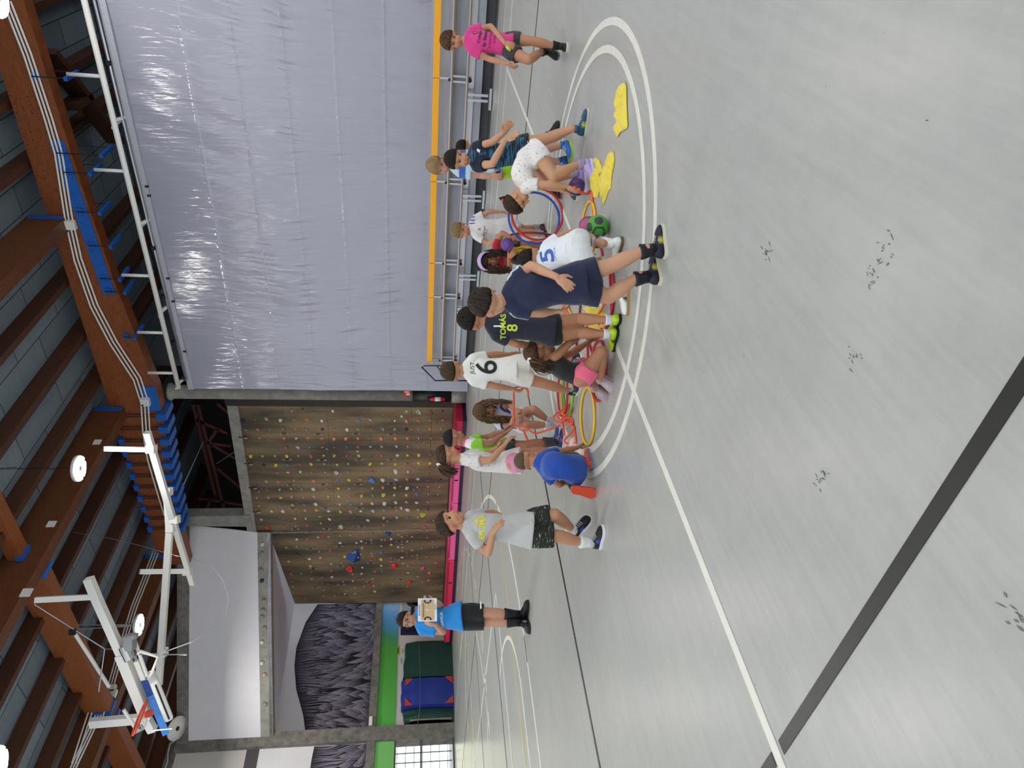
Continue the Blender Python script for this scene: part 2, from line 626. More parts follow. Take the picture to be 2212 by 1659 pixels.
# white cable pipes along the edge beam
path = [(15, 5), (60, 120), (104, 255), (126, 330), (148, 470), (168, 560), (203, 660), (245, 740), (296, 818), (312, 868), (316, 930), (326, 990), (345, 1055), (362, 1110)]
pls = ('upper', 'middle', 'lower')
for i in range(3):
    P3 = [pa(px + (i - 1) * 7.5, py - (i - 1) * 2.5, XF - .05) for px, py in path]
    tag(MB().tube(P3, .021, 8).build('cable_pipe', M_whitemetal, smooth=True), f'{pls[i]} of the three white cable pipes along the edge beam', 'cable pipe', 'cable pipes on the edge beam')
for (px, py, s, lab) in ((153, 486, .20, 'beside the blue side plate'), (314, 868, .22, 'over the round concrete column'), (309, 873, .08, 'that is small, above the round column')):
    q = pa(px, py, XF - .09)
    tag(MB().obox(q, (1, 0, 0), (0, 1, 0), (0, 0, 1), .12, s, s).build('junction_box', M_whitemetal, bevel=.01), f'white junction box on the edge beam pipes {lab}', 'junction box', 'junction boxes on the pipes')
# cable pipes under the far deep beam
YP = 18.1
for i in range(3):
    P3 = [pb(px + i * 6 - 6, py, YP - .05) for px, py in ((372, 1100), (318, 1240), (290, 1310), (262, 1400), (237, 1490), (205, 1560), (158, 1659))]
    tag(MB().tube(P3, .02, 8).build('cable_pipe', M_whitemetal, smooth=True), f'{pls[i]} of the three white cable pipes under the deep beam by the hoop', 'cable pipe', 'cable pipes on the deep beam')
for (px, py) in ((241, 1488), (243, 1499)):
    q = pb(px, py, YP - .1)
    tag(MB().obox(q, (1, 0, 0), (0, 1, 0), (0, 0, 1), .2, .12, .2).build('junction_box', M_whitemetal, bevel=.01),
        f'white junction box on the deep beam pipes, {"with bent pipes leaving it" if py == 1488 else "lower of the two by the hoop"}', 'junction box', 'junction boxes on the pipes')
b = MB()
for i in range(2):
    b.tube([pb(px - i * 8, py, YP - .12) for px, py in ((236, 1489), (222, 1491), (213, 1497), (208, 1507), (200, 1535), (182, 1590), (163, 1650))], .02, 8)
b.tube([pb(px, py, YP - .12) for px, py in ((237, 1500), (232, 1520), (226, 1535), (222, 1550), (224, 1556))], .02, 8)
tag(b.build('bent_pipe', M_whitemetal, smooth=True), 'bent white cable pipes leaving the junction boxes beside the hoop', 'cable pipe')
# white plates on the deep beam
for (px, py, s, lab) in ((210, 955, .17, 'nearest the round column'), (111, 1132, .17, 'between the other two'), (57, 1280, .19, 'by the white hanger')):
    q = pb(px, py, 12.19)
    tag(MB().obox(q, (1, 0, 0), (0, 1, 0), (0, 0, 1), s, .015, s).build('white_plate', M_whitemetal), f'small square white plate on the deep beam, {lab}', 'plate', 'white plates on the deep beam')

# ------------------------------------------------------------------ high-bay lamps
M_lens = mat('lamp_lens', (1.0, 0.98, 0.94), 0.4, emit=14.0)
M_lensoff = mat('unlit_lens', '#d8d8da', 0.4)
M_lampbody = mat('lamp_body', '#d9d9d6', 0.4)


def high_bay(x, y, z, label, lit=True, r=.265):
    t = empty('high_bay_lamp', (x, y, z), label, 'lamp', 'round high-bay lamps')
    MB().lathe([(r * .5, .10), (r * .98, .04), (r, .01), (r, -.01), (r * .93, -.015)], (x, y, z), seg=28).build('housing', M_lampbody, t, True)
    # lens: four lit quarters around a dark hub
    for k in range(4):
        b = MB()
        a0 = k * math.pi / 2 + .12
        P = [V((x + rr * math.cos(a0 + u), y + rr * math.sin(a0 + u), z - .018)) for rr, u in [(r * .28, 0), (r * .28, .45), (r * .28, .9), (r * .28, 1.33), (r * .95, 1.33), (r * .95, 1.1), (r * .95, .9), (r * .95, .45), (r * .95, .2), (r * .95, 0)]]
        b.slab(P, (0, 0, -1), .012)
        b.build('lens', M_lens if lit else M_lensoff, t)
    MB().lathe([(r * .2, -.012), (r * .2, -.035), (r * .1, -.04)], (x, y, z), seg=14).build('hub', M_black if not lit else M_lampbody, t)
    b = MB()
    for s in range(int((ZD - z - .1) / .05)):
        zz = z + .1 + s * .05
        d = (.012, 0) if s % 2 else (0, .012)
        b.tube([(x + d[0], y + d[1], zz - .012), (x + d[0], y + d[1], zz + .04)], .004, 5)
        b.tube([(x - d[0], y - d[1], zz - .012), (x - d[0], y - d[1], zz + .04)], .004, 5)
    b.build('chain', M_steel, t)
    b = MB()
    b.tube([(x + .03 + .03 * math.sin(q * 1.7), y + .02, z + .08 + q * (ZD - z - .1) / 12) for q in range(13)], .006, 6)
    b.build('power_cable', M_cable, t)
    if lit:
        l = lamp_light(0, 0, -.05, LAMP_POWER * (2.2 if y > 13 else 1.3))
        l.parent = t
    return t


q = flr(170, 1012, 8.0)
high_bay(*q, 'lit round lamp on a chain, below the deep beam with white plates')
q = flr(300, 1350, 8.0)
high_bay(*q, 'lit round lamp on a chain, beside the white boom of the hoop')

# ------------------------------------------------------------------ walls that close the hall
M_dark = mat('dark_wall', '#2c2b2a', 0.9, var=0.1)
STRUCT(MB().box((21.0, -8, 0), (21.2, 12.0, 9.77)).build('wall_curtain_side', mat('grey_wall', '#55555a', 0.9)))
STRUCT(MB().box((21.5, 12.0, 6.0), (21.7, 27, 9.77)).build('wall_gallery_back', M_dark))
STRUCT(MB().box((16.9, 11.9, 0), (21.6, 12.1, 9.0)).build('wall_gallery_side', mat('grey_wall', '#55555a', 0.9)))
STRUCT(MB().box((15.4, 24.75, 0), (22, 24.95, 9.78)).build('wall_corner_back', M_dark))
STRUCT(MB().box((17.6, 12.0, 6.75), (21.6, 24.8, 6.85)).build('trim_1', M_concrete_d))      # gallery floor behind the climbing wall

# ------------------------------------------------------------------ curtain
XC = 14.75


def curtain_material():
    m = bpy.data.materials.new('pvc_sheet')
    m.use_nodes = True
    N, L = m.node_tree.nodes, m.node_tree.links
    b = N['Principled BSDF']
    b.inputs['Base Color'].default_value = (*lin('#9b9ba9'), 1)
    b.inputs['Roughness'].default_value = 0.17
    b.inputs['Specular IOR Level'].default_value = 0.8
    tc = N.new('ShaderNodeTexCoord')
    mp = N.new('ShaderNodeMapping')
    mp.inputs['Scale'].default_value = (1, 6.0, 0.8)
    mp.inputs['Rotation'].default_value = (0.22, 0, 0)
    L.new(tc.outputs['Object'], mp.inputs['Vector'])
    n = N.new('ShaderNodeTexNoise')
    n.inputs['Scale'].default_value = 1.6
    n.inputs['Detail'].default_value = 3
    L.new(mp.outputs[0], n.inputs['Vector'])
    bp = N.new('ShaderNodeBump')
    bp.inputs['Strength'].default_value = 0.35
    bp.inputs['Distance'].default_value = 0.05
    L.new(n.outputs['Fac'], bp.inputs['Height'])
    L.new(bp.outputs[0], b.inputs['Normal'])
    return m


SEAMS = (5.79, 4.85, 3.98, 3.03, 2.09, 1.15)


def curtain_x(y, z):
    d = 0.0
    for i, s in enumerate(SEAMS):
        g = math.exp(-((z - s) / 0.24) ** 2)
        amp = 0.25 + 0.75 * max(0, noise.noise((y * 0.35, i * 3.7, 0)) * 1.8 + 0.35)
        yy = y + 0.16 * (z - s) * math.copysign(1, noise.noise((y * .2, i, 5)))
        d += g * amp * (0.030 * noise.noise((yy * 7.0, i * 5.1, 1.0)) + 0.020 * noise.noise((yy * 16.0, i * 2.3, 7.0)))
        d -= 0.006 * math.exp(-((z - s) / 0.015) ** 2)
    d += 0.05 * noise.noise((y * 0.8, z * 0.3, 3)) + 0.014 * noise.noise((y * 3.0 + z * 1.1, z * 0.35, 9))
    return XC + d


def curtain_grid():
    ys = np.linspace(-2.6, 11.27, 760)
    zs = sorted(set(np.round(np.concatenate([np.linspace(0.06, 7.02, 90)] + [np.linspace(s - .3, s + .3, 21) for s in SEAMS]), 3)))
    P = [(curtain_x(y, z), y, z) for z in zs for y in ys]
    n = len(ys)
    F = [(i * n + j, i * n + j + 1, (i + 1) * n + j + 1, (i + 1) * n + j) for i in range(len(zs) - 1) for j in range(n - 1)]
    return P, F


cu = empty('curtain', (XC, 4, 0.06), 'large glossy grey plastic dividing curtain hanging along the court', 'curtain')
b = MB()
b.add(*curtain_grid())
o = b.build('sheet', curtain_material(), cu, True)
b = MB()
b.box((XC - .04, -2.6, 7.0), (XC + .04, 11.27, 7.14))
b.build('top_hem', mat('hem_cloth', '#a9a9b2', 0.45, bump=0.6, bscale=30), cu)
for i, y in enumerate((5.95, 6.15, 8.1, 8.7, 10.1)):
    MB().box((XC - .06, y - .02, 6.98), (XC - .03, y + .02, 7.05)).build('hem_clip', M_black, cu)
# pipe frame the curtain hangs from
fr = empty('pipe_rig', (14.5, 4, 7.3), 'white pipe frame with roller tube over the grey curtain', 'pipe rig')
XP = 14.45
MB().tube([pa(178, -15, XP), pa(386, 838, XP)], .055, 12).build('long_pipe', M_whitemetal, fr, True)
MB().tube([pa(200, -10, XP + .2), pa(402, 822, XP + .2)], .03, 10).build('roller_tube', M_alu, fr, True)
for px, py in ((222, 165), (275, 370), (328, 596), (358, 719), (378, 806)):
    q = pa(px, py, XP)
    MB().tube([q, q + np.array((0, 0, .62))], .035, 10).build('hanger_pipe', M_whitemetal, fr, True)
for px, py in ((244, 261), (300, 485), (345, 673), (382, 830)):
    q = pa(px, py, XP)
    b = MB()
    b.bar(q, q + np.array((.28, 0, -.12)), .05, .05)
    b.bar(q + np.array((0, .14, .04)), q + np.array((.14, .14, .06)), .05, .04)
    b.bar(q + np.array((.14, .14, .06)), q + np.array((.28, .0, -.12)), .05, .04)
    b.build('bracket', M_whitemetal, fr)
for px, py in ((232, 135), (263, 280), (330, 535), (353, 640), (375, 740), (396, 815)):
    q = pa(px, py, XP + .2)
    d = np.array((0, .04, 0))
    MB().tube([q - d, q + d], .06, 12).build('roller_collar', M_black, fr)

# ------------------------------------------------------------------ folded bleachers in front of the curtain
M_orange = mat('orange_panel', '#f3a91c', 0.45)
M_ply = mat('plywood_edge', '#8a6a48', 0.6)
M_greyp = mat('grey_cover', '#a6a7b0', 0.4, var=0.08, vscale=3, bump=0.5, bscale=5, stretch=(1, .6, 3))
M_base = mat('bleacher_base_grey', '#4b4b4e', 0.7, var=0.15, vscale=10)  # mottled dark grey along the foot of the bleachers
bl = empty('folded_bleachers', (14.3, 5, 0), 'folded telescopic bleachers with an orange rail in front of the curtain', 'bleachers')
YE = pa(930, 782, 14.1)[1]
cuts = [-3] + [pa(px, py, 14.1)[1] for px, py in ((942, 168), (938, 392), (934, 568), (932, 642))] + [YE]
for i in range(len(cuts) - 1):
    MB().box((14.08, cuts[i] + .006, 1.03), (14.13, cuts[i + 1] - .006, 1.155)).build('orange_rail', M_orange, bl, bevel=.004)
for zz, x in ((.785, 14.1), (.488, 14.1)):
    MB().box((x, -3, zz - .012), (x + .45, YE + .3, zz + .012)).build('foot_board', M_ply, bl)
    MB().box((x - .004, -3, zz + .013), (x + .05, YE + .3, zz + .035)).build('nosing', M_alu, bl)
MB().box((14.35, -3, .5), (14.40, YE + .3, 1.03)).build('riser_cover', M_greyp, bl)
MB().box((14.22, -3, .36), (14.26, YE + .3, .47)).build('riser_rail', M_alu, bl)
MB().box((14.28, -3, .2), (14.34, YE + .3, .38)).build('lower_cover', M_greyp, bl)
MB().box((14.05, -3, 0), (14.5, YE + .05, .018)).build('base_strip', M_base, bl)
MB().box((14.4, -3, .0), (14.44, YE + .05, .3)).build('base_cover', M_base, bl)
for px, py in ((942, 168), (938, 392), (934, 568), (932, 642), (931, 778)):
    y = pa(px, py, 14.1)[1]
    MB().box((14.12, y - .02, .8), (14.16, y + .02, 1.04)).build('rail_post', M_alu, bl)
    MB().box((14.2, y - .05, .5), (14.24, y - .01, .79)).build('support_leg', M_alu, bl)
    MB().box((14.2, y + .05, .5), (14.24, y + .09, .79)).build('support_leg', M_alu, bl)
    for dy in (.22, .32):
        MB().box((14.02, y + dy, .09), (14.06, y + dy + .05, .48)).build('front_leg', M_alu, bl)
    MB().box((13.98, y + .1, .02), (14.12, y + .5, .07)).build('foot', M_alu, bl)
    for zz in (.83, .45):
        MB().ball((14.14, y + .02, zz), .04, 8, 6).build('clamp_knob', M_black, bl)
# guard rail at the far end of the bleachers
pts = [(985, 790), (918, 790), (911, 793), (940, 822), (985, 822)]
P5 = [pa(x, y, 14.0) for x, y in pts]
gr = empty('guard_rail', P5[0] * np.array((1, 1, 0)), 'thin grey bent-tube guard rail at the far end of the bleachers', 'rail')
MB().tube([np.array((P5[0][0], P5[0][1], 0.02))] + P5 + [np.array((P5[4][0], P5[4][1], 0.02))], .018, 8).build('frame_tube', M_steel, gr, True)
MB().tube([pa(943, 790, 14.0), pa(968, 822, 14.0)], .014, 8).build('brace_tube', M_steel, gr, True)

# ------------------------------------------------------------------ round concrete column, padding, extinguisher
cl = empty('round_column', (15.75, 12.15, 0), 'round grey concrete column between the curtain and the climbing wall', 'column')
cl['kind'] = 'thing'
MB().lathe([(.19, 0.3), (.19, 7.95), (.24, 7.98), (.24, 8.05)], (15.75, 12.15, 0), seg=28).build('shaft', M_concrete, cl, True)
z0, z1 = pa(975, 858, 15.5)[2], pa(891, 858, 15.5)[2]
MB().lathe([(.215, z0), (.215, z1), (.19, z1)], (15.75, 12.15, 0), seg=28).build('black_pad', M_blackgloss, cl, True)
MB().lathe([(.24, 0), (.24, z0 - .02)], (15.75, 12.15, 0), seg=28).build('base_band', M_concrete, cl, True)
q = pa(944, 862, 15.465)
ex = empty('fire_extinguisher', (q[0], q[1], q[2] - .24), 'small red fire extinguisher hanging on the black column pad', 'fire extinguisher')
MB().lathe([(.03, -.22), (.062, -.2), (.062, .12), (.05, .17), (.022, .2), (.02, .23)], q, seg=16).build('bottle', mat('red_enamel', '#c01825', 0.3), ex, True)
MB().lathe([(.0635, -.1), (.0635, .06)], q, seg=16).build('paper_label', mat('paper', '#e9dfdf', 0.7), ex, True)
MB().box((q[0] - .03, q[1] - .05, q[2] + .22), (q[0] + .03, q[1] + .03, q[2] + .27)).build('valve_handle', M_black, ex)
MB().tube([q + np.array(p) for p in ((0, .03, .24), (-.03, .09, .2), (-.04, .1, 0), (-.03, .08, -.16))], .012, 8).build('hose', M_black, ex, True)
q = pa(879, 850, 15.565)
sg = empty('fire_sign', q, 'small red fire extinguisher sign on the concrete column', 'sign')
MB().obox(q, (1, 0, 0), (0, 1, 0), (0, 0, 1), .01, .22, .2).build('plate', mat('red_sign', '#a8322c', 0.5), sg)
b = MB()
b.obox(q + np.array((-.008, .02, -.03)), (1, 0, 0), (0, 1, 0), (0, 0, 1), .006, .05, .1)
b.obox(q + np.array((-.008, -.06, 0.0)), (1, 0, 0), (0, 1, 0), (0, 0, 1), .006, .03, .12)
b.build('pictogram', mat('paper', '#e9dfdf', 0.7), sg)
# glazed opening seen in the gap beside the curtain
wd = MB()
wd.box((16.95, 11.84, .35), (16.98, 11.88, 2.4))
STRUCT(MB().box((17.0, 11.80, .3), (18.2, 11.86, 2.3)).build('window_3', mat('daylit_glass', (.9, .95, 1.0), 0.3, emit=1.6)))

# ------------------------------------------------------------------ climbing wall
XW = 16.4


def ply_material():
    m = bpy.data.materials.new('climbing_plywood')
    m.use_nodes = True
    N, L = m.node_tree.nodes, m.node_tree.links
    b = N['Principled BSDF']
    b.inputs['Roughness'].default_value = 0.85
    tc = N.new('ShaderNodeTexCoord')

    def noi(st, s, d):
        mp = N.new('ShaderNodeMapping')
        mp.inputs['Scale'].default_value = st
        L.new(tc.outputs['Object'], mp.inputs['Vector'])
        n = N.new('ShaderNodeTexNoise')
        n.inputs['Scale'].default_value = s
        n.inputs['Detail'].default_value = d
        L.new(mp.outputs[0], n.inputs['Vector'])
        r = N.new('ShaderNodeValToRGB')
        L.new(n.outputs['Fac'], r.inputs[0])
        return r
    r1 = noi((1, 1.6, 0.35), 1.1, 5)
    r1.color_ramp.elements[0].position, r1.color_ramp.elements[1].position = .38, .66
    r1.color_ramp.elements[0].color = (*lin('#4b4238'), 1)
    r1.color_ramp.elements[1].color = (*lin('#8d7858'), 1)
    r2 = noi((1, 1, 1), 22, 8)
    r2.color_ramp.elements[0].position, r2.color_ramp.elements[1].position = .3, .65
    r2.color_ramp.elements[0].color = (.72, .72, .72, 1)
    r2.color_ramp.elements[1].color = (1, 1, 1, 1)
    x = N.new('ShaderNodeMix')
    x.data_type = 'RGBA'
    x.blend_type = 'MULTIPLY'
    x.inputs[0].default_value = 1
    L.new(r1.outputs[0], x.inputs[6])
    L.new(r2.outputs[0], x.inputs[7])
    L.new(x.outputs[2], b.inputs['Base Color'])
    return m


M_climb = ply_material()
cw = empty('climbing_wall', (XW, 15, 0.3), 'tall brown plywood climbing wall behind the children', 'climbing wall')
W1 = [pa(979, 878, XW), pa(964, 1142, XW), pa(551, 1150, XW), pa(512, 874, XW)]
WN1 = V((-1, 0, 0))
b = MB()
b.slab(W1, (1, 0, 0), .12)
b.build('front_panel', M_climb, cw)
s0, s1 = W1[1], np.array((16.86, 23.75, .3))
d2 = V((s1 - s0)[:2].tolist() + [0]).normalized()
N2 = V((-d2.y, d2.x, 0))          # towards the court
C2 = float(N2.dot(V(s0)))
W2 = [s0, pl(957, 1301, N2, C2), pl(637, 1304, N2, C2), pl(585, 1163, N2, C2), pl(551, 1150, N2, C2)]
b = MB()
b.slab(W2, -N2, .12)
b.build('angled_panel', M_climb, cw)
b = MB()
for i in range(2):
    yy = 14.45 + i * 1.85
    b.box((XW - .004, yy - .003, .4), (XW, yy + .003, 6.7))
for zz in (1.55, 2.8, 4.05, 5.3):
    b.box((XW - .004, 13.1, zz - .0025), (XW, 18.0, zz + .0025))
b.build('panel_joint', mat('joint_line', '#39322a', .9), cw)
STRUCT(MB().box((16.43, 12.4, 0), (16.9, 23.58, .32)).build('gap_backing', M_dark))  # added unseen backing, keeps daylight from showing under the panels
MB().bar(W1[1] + np.array((-.02, 0, 0)), W1[2] + np.array((-.02, 0, 0)), .05, .03).build('joint_strip', mat('worn_strip', '#8b8478', .8, var=.3, vscale=8), cw)
MB().bar(W1[0] + np.array((-.02, -.03, 0)), W1[3] + np.array((-.02, -.03, 0)), .05, .03).build('joint_strip', mat('worn_strip', '#8b8478', .8, var=.3, vscale=8), cw)
MB().box((XW - .006, 13.2, .95), (XW, 16.8, .965)).build('red_line', mat('red_paint', '#73382f', .8), cw)
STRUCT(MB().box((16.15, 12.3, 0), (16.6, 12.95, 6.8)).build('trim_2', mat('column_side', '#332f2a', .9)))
# sloping concrete edge above it
q = [pa(489, 872, XW - .1), pa(513, 874, XW - .1), pa(554, 1151, XW - .1), pa(535, 1154, XW - .1)]
b = MB()
b.slab(q, (1, 0, 0), .5)
STRUCT(b.build('trim_3', M_concrete))
# upper column over the corner of the climbing wall
q = [pa(383, 1116, XW - .15), pa(383, 1136, XW - .15), pa(545, 1138, XW - .15), pa(540, 1114, XW - .15)]
b = MB()
b.slab(q, (1, 0, 0), .35)
STRUCT(b.build('trim_4', M_concrete))
# brown steel truss in the gallery opening
tr = empty('steel_truss', (18.5, 15, 6.85), 'brown red steel truss in the dark opening above the climbing wall', 'truss')
for p, q_ in (((428, 872), (488, 1110)), ((418, 872), (466, 1068)), ((460, 960), (512, 990)), ((425, 905), (492, 935)), ((470, 870), (494, 890)), ((448, 955), (500, 962)), ((470, 1010), (520, 1052)), ((452, 953), (470, 925)), ((428, 1074), (530, 1090)), ((455, 1078), (443, 1110))):
    MB().bar(pa(*p, 18.4), pa(*q_, 18.4), .11, .11).build('truss_member', M_redsteel, tr)
for yy in (14.0, 19.6):
    MB().box((18.35, yy - .05, 6.85), (18.45, yy + .05, 8.6)).build('truss_post', M_redsteel, tr)
MB().tube([pa(468, 1001, 18.2), pa(508, 975, 18.2)], .02, 6).build('tie_rod', M_alu, tr)
tag(MB().tube([pa(388, 1066, 15.62), pa(440, 952, 18.4)], .015, 6).build('white_cable', M_whitemetal), 'thin white cable rising to the steel truss in the opening', 'cable')

# ------------------------------------------------------------------ diagonal upper wall, soffit, recess with the mural
MB_ = MB
A1, A2 = np.array((16.35, 18.35, 0)), np.array((11.75, 23.62, 0))
dd = V((A2 - A1).tolist()).normalized()
ND = V((dd.y, -dd.x, 0))
ND = -ND if ND.dot(V((-1, -1, 0))) < 0 else ND
CD = float(ND.dot(V(A1)))
pd = lambda x, y: pl(x, y, ND, CD)
b = MB()
b.slab([pd(409, 1134), pd(406, 1616), pd(563, 1606), pd(557, 1150)], -ND, .12)
STRUCT(b.build('wall_upper', M_plaster))
b = MB()
b.slab([pd(384, 1132), pd(383, 1622), pd(407, 1620), pd(410, 1132)], ND, .06)
STRUCT(b.build('trim_5', M_concrete_d))
b = MB()
b.slab([pd(556, 1150), pd(563, 1607), pd(590, 1600), pd(584, 1150)], -ND, .35)
STRUCT(b.build('trim_6', M_concrete))
YM = 24.5
so = [W2[3] * 1.0, pb(637, 1303, YM), pb(592, 1585, YM), pd(589, 1598), pd(584, 1152)]
b = MB()
b.slab([V(p) for p in so], (0, 0, 1), .1)
STRUCT(b.build('ceiling_soffit', mat('soffit_plaster', '#cfccd6', .9)))
STRUCT(MB().box((12.0, YM, 2.6), (18.6, YM + .15, 6.3)).build('wall_mural', M_plaster))
YW = 23.6
STRUCT(MB().box((12.0, YW, 0), (17.6, YW + .15, 2.75)).build('wall_end', mat('lower_wall', '#d2cdc6', .85)))
z0, z1 = 2.64, pb(800, 1500, YW)[2]
STRUCT(MB().box((11.7, YW - .12, z0), (17.35, YM + .1, z1)).build('trim_7', M_concrete_d))
STRUCT(MB().box((11.62, YW - .18, 0), (12.08, YW + .4, 8.95)).build('trim_8', M_concrete_d))
b = MB()
b.slab([pb(826, 1287, YW - .1), pb(829, 1300, YW - .1), pb(958, 1292, YW - .1), pb(960, 1282, YW - .1)], (0, 1, 0), .3)
STRUCT(b.build('trim_9', M_concrete))
STRUCT(MB().box((12.0, YW - .02, 0.0), (16.9, YW, .1)).build('baseboard_end', mat('base_grey', '#5a564f', .7)))
# wall beyond the square column
STRUCT(MB().box((3, YW, 6.72), (11.7, YW + .15, 8.9)).build('wall_left_upper', mat('lower_wall', '#d2cdc6', .85)))
STRUCT(MB().box((3, YW - .02, 6.33), (11.7, YW + .2, 6.72)).build('trim_10', mat('grey_band', '#4e4a4e', .7)))
STRUCT(MB().box((3, YW, z1 - .1), (11.7, YW + .15, 6.33)).build('wall_left', M_plaster))
STRUCT(MB().box((3, YW - .1, z0), (11.7, YW + .2, z1)).build('trim_11', M_concrete_d))
STRUCT(MB().box((3, YW - .05, 8.9), (17, YW + .3, 9.2)).build('trim_12', M_concrete_d))
STRUCT(MB().box((3, 24.95, 8.5), (17, 25.05, 9.78)).build('wall_metal', mat('metal_siding', '#454b4d', .5, .2)))


def band_material():
    """painted band: white grey, then blue, then green along the wall"""
    m = bpy.data.materials.new('painted_band')
    m.use_nodes = True
    N, L = m.node_tree.nodes, m.node_tree.links
    b = N['Principled BSDF']
    b.inputs['Roughness'].default_value = 0.6
    tc = N.new('ShaderNodeTexCoord')
    sp = N.new('ShaderNodeSeparateXYZ')
    L.new(tc.outputs['Object'], sp.inputs[0])
    mr = N.new('ShaderNodeMapRange')
    mr.inputs[1].default_value, mr.inputs[2].default_value = 2.75, -2.6
    ad = N.new('ShaderNodeMath')
    ad.operation = 'MULTIPLY_ADD'
    ad.inputs[1].default_value = -0.35
    L.new(sp.outputs['Z'], ad.inputs[0])
    L.new(sp.outputs['X'], ad.inputs[2])
    L.new(ad.outputs[0], mr.inputs[0])
    r = N.new('ShaderNodeValToRGB')
    cr = r.color_ramp
    cr.elements[0].position, cr.elements[0].color = 0.02, (*lin('#a9b0b8'), 1)
    cr.elements[1].position, cr.elements[1].color = 1.0, (*lin('#5cb84c'), 1)
    for p, c in ((.17, '#6eb0e4'), (.26, '#5aa6da'), (.36, '#4a9a78'), (.44, '#4ea542')):
        e = cr.elements.new(p)
        e.color = (*lin(c), 1)
    L.new(mr.outputs[0], r.inputs[0])
    L.new(r.outputs[0], b.inputs['Base Color'])
    return m


STRUCT(MB().box((12.08, YW - .03, 2.0), (17.2, YW, 2.64)).build('trim_13', band_material()))
zb2 = pb(851, 1630, YW)[2]
STRUCT(MB().box((3, YW - .03, zb2), (11.62, YW, 2.64)).build('trim_14', mat('light_green_paint', '#7ac36b', .6)))
# wall and window under the light green band
zw0, zw1 = pb(982, 1630, YW)[2], pb(853, 1630, YW)[2]
xw1, xw0 = pb(920, 1596, YW)[0], 8.6
STRUCT(MB().box((xw1, YW, 0), (11.7, YW + .15, zb2)).build('wall_window_side', mat('lower_wall', '#d2cdc6', .85)))
STRUCT(MB().box((3, YW, 0), (xw0, YW + .15, zb2 + .1)).build('wall_window_far', mat('lower_wall', '#d2cdc6', .85)))
STRUCT(MB().box((3, YW, zb2), (11.7, YW + .15, z1)).build('wall_over_window', mat('lower_wall', '#d2cdc6', .85)))
w1 = empty('window_1', ((xw0 + xw1) / 2, YW, 0))
STRUCT(w1)
M_wf = mat('window_frame', '#4f5357', .5)
b = MB()
for x in np.linspace(xw0, xw1, 3):
    b.box((x - .03, YW - .02, 0.02), (x + .03, YW + .08, zb2))
for z in (0.04, 1.12, zb2 - .03):
    b.box((xw0, YW - .02, z - .03), (xw1, YW + .08, z + .03))
b.build('window_frame', M_wf, w1)
M_glass = mat('window_glass', (1, 1, 1), 0.02, trans=1.0)
b = MB()
b.box((xw0, YW + .03, .04), (xw1, YW + .035, zb2))
b.build('window_pane', M_glass, w1)
# outside: fence mesh, hedge light, red boxes, paving
M_fence = mat('fence_wire', '#5f7c96', .5)
fe = empty('fence', ((xw0 + xw1) / 2, 25.6, 0), 'blue grey wire fence outside the window', 'fence')
b = MB()
for x in np.arange(8.2, 13.2, .33):
    b.bar((x, 25.6, 0), (x, 25.6, 2.9), .03, .03)
b.build('fence_post', M_fence, fe)
b = MB()
for z in np.arange(.15, 2.9, .3):
    b.bar((8.2, 25.6, z), (13.2, 25.6, z), .025, .025)
b.build('wire_row', M_fence, fe)
tag(MB().box((7, 33, -.1), (22, 33.3, 4.2)).build('hedge', mat('sunlit_hedge', '#eef0d4', .9, var=.15, vscale=3)), 'pale sunlit hedge beyond the fence outside the window', 'hedge')
for i, (x, zz, h) in enumerate(((10.6, 0.35, .55), (9.9, .3, .4))):
    o = MB().box((x, 27.5 + i, 0), (x + 1.1, 28.3 + i, zz + h)).build('container', mat('red_plastic_box', '#e0475a', .5))
    tag(o, ('larger' if i == 0 else 'smaller') + ' red container standing outside behind the window fence', 'container', 'containers outside')
STRUCT(MB().box((3, 25.0, -.2), (24, 40, 0.0)).build('ground_outside', mat('sunlit_paving', '#d5d5d2', .8)))

# ------------------------------------------------------------------ mural of flowing hair-like tufts
M_mk = mat('mural_black', '#15131a', .8)
M_ml = mat('mural_lilac', '#958da0', .8)
RM = random.Random(11)


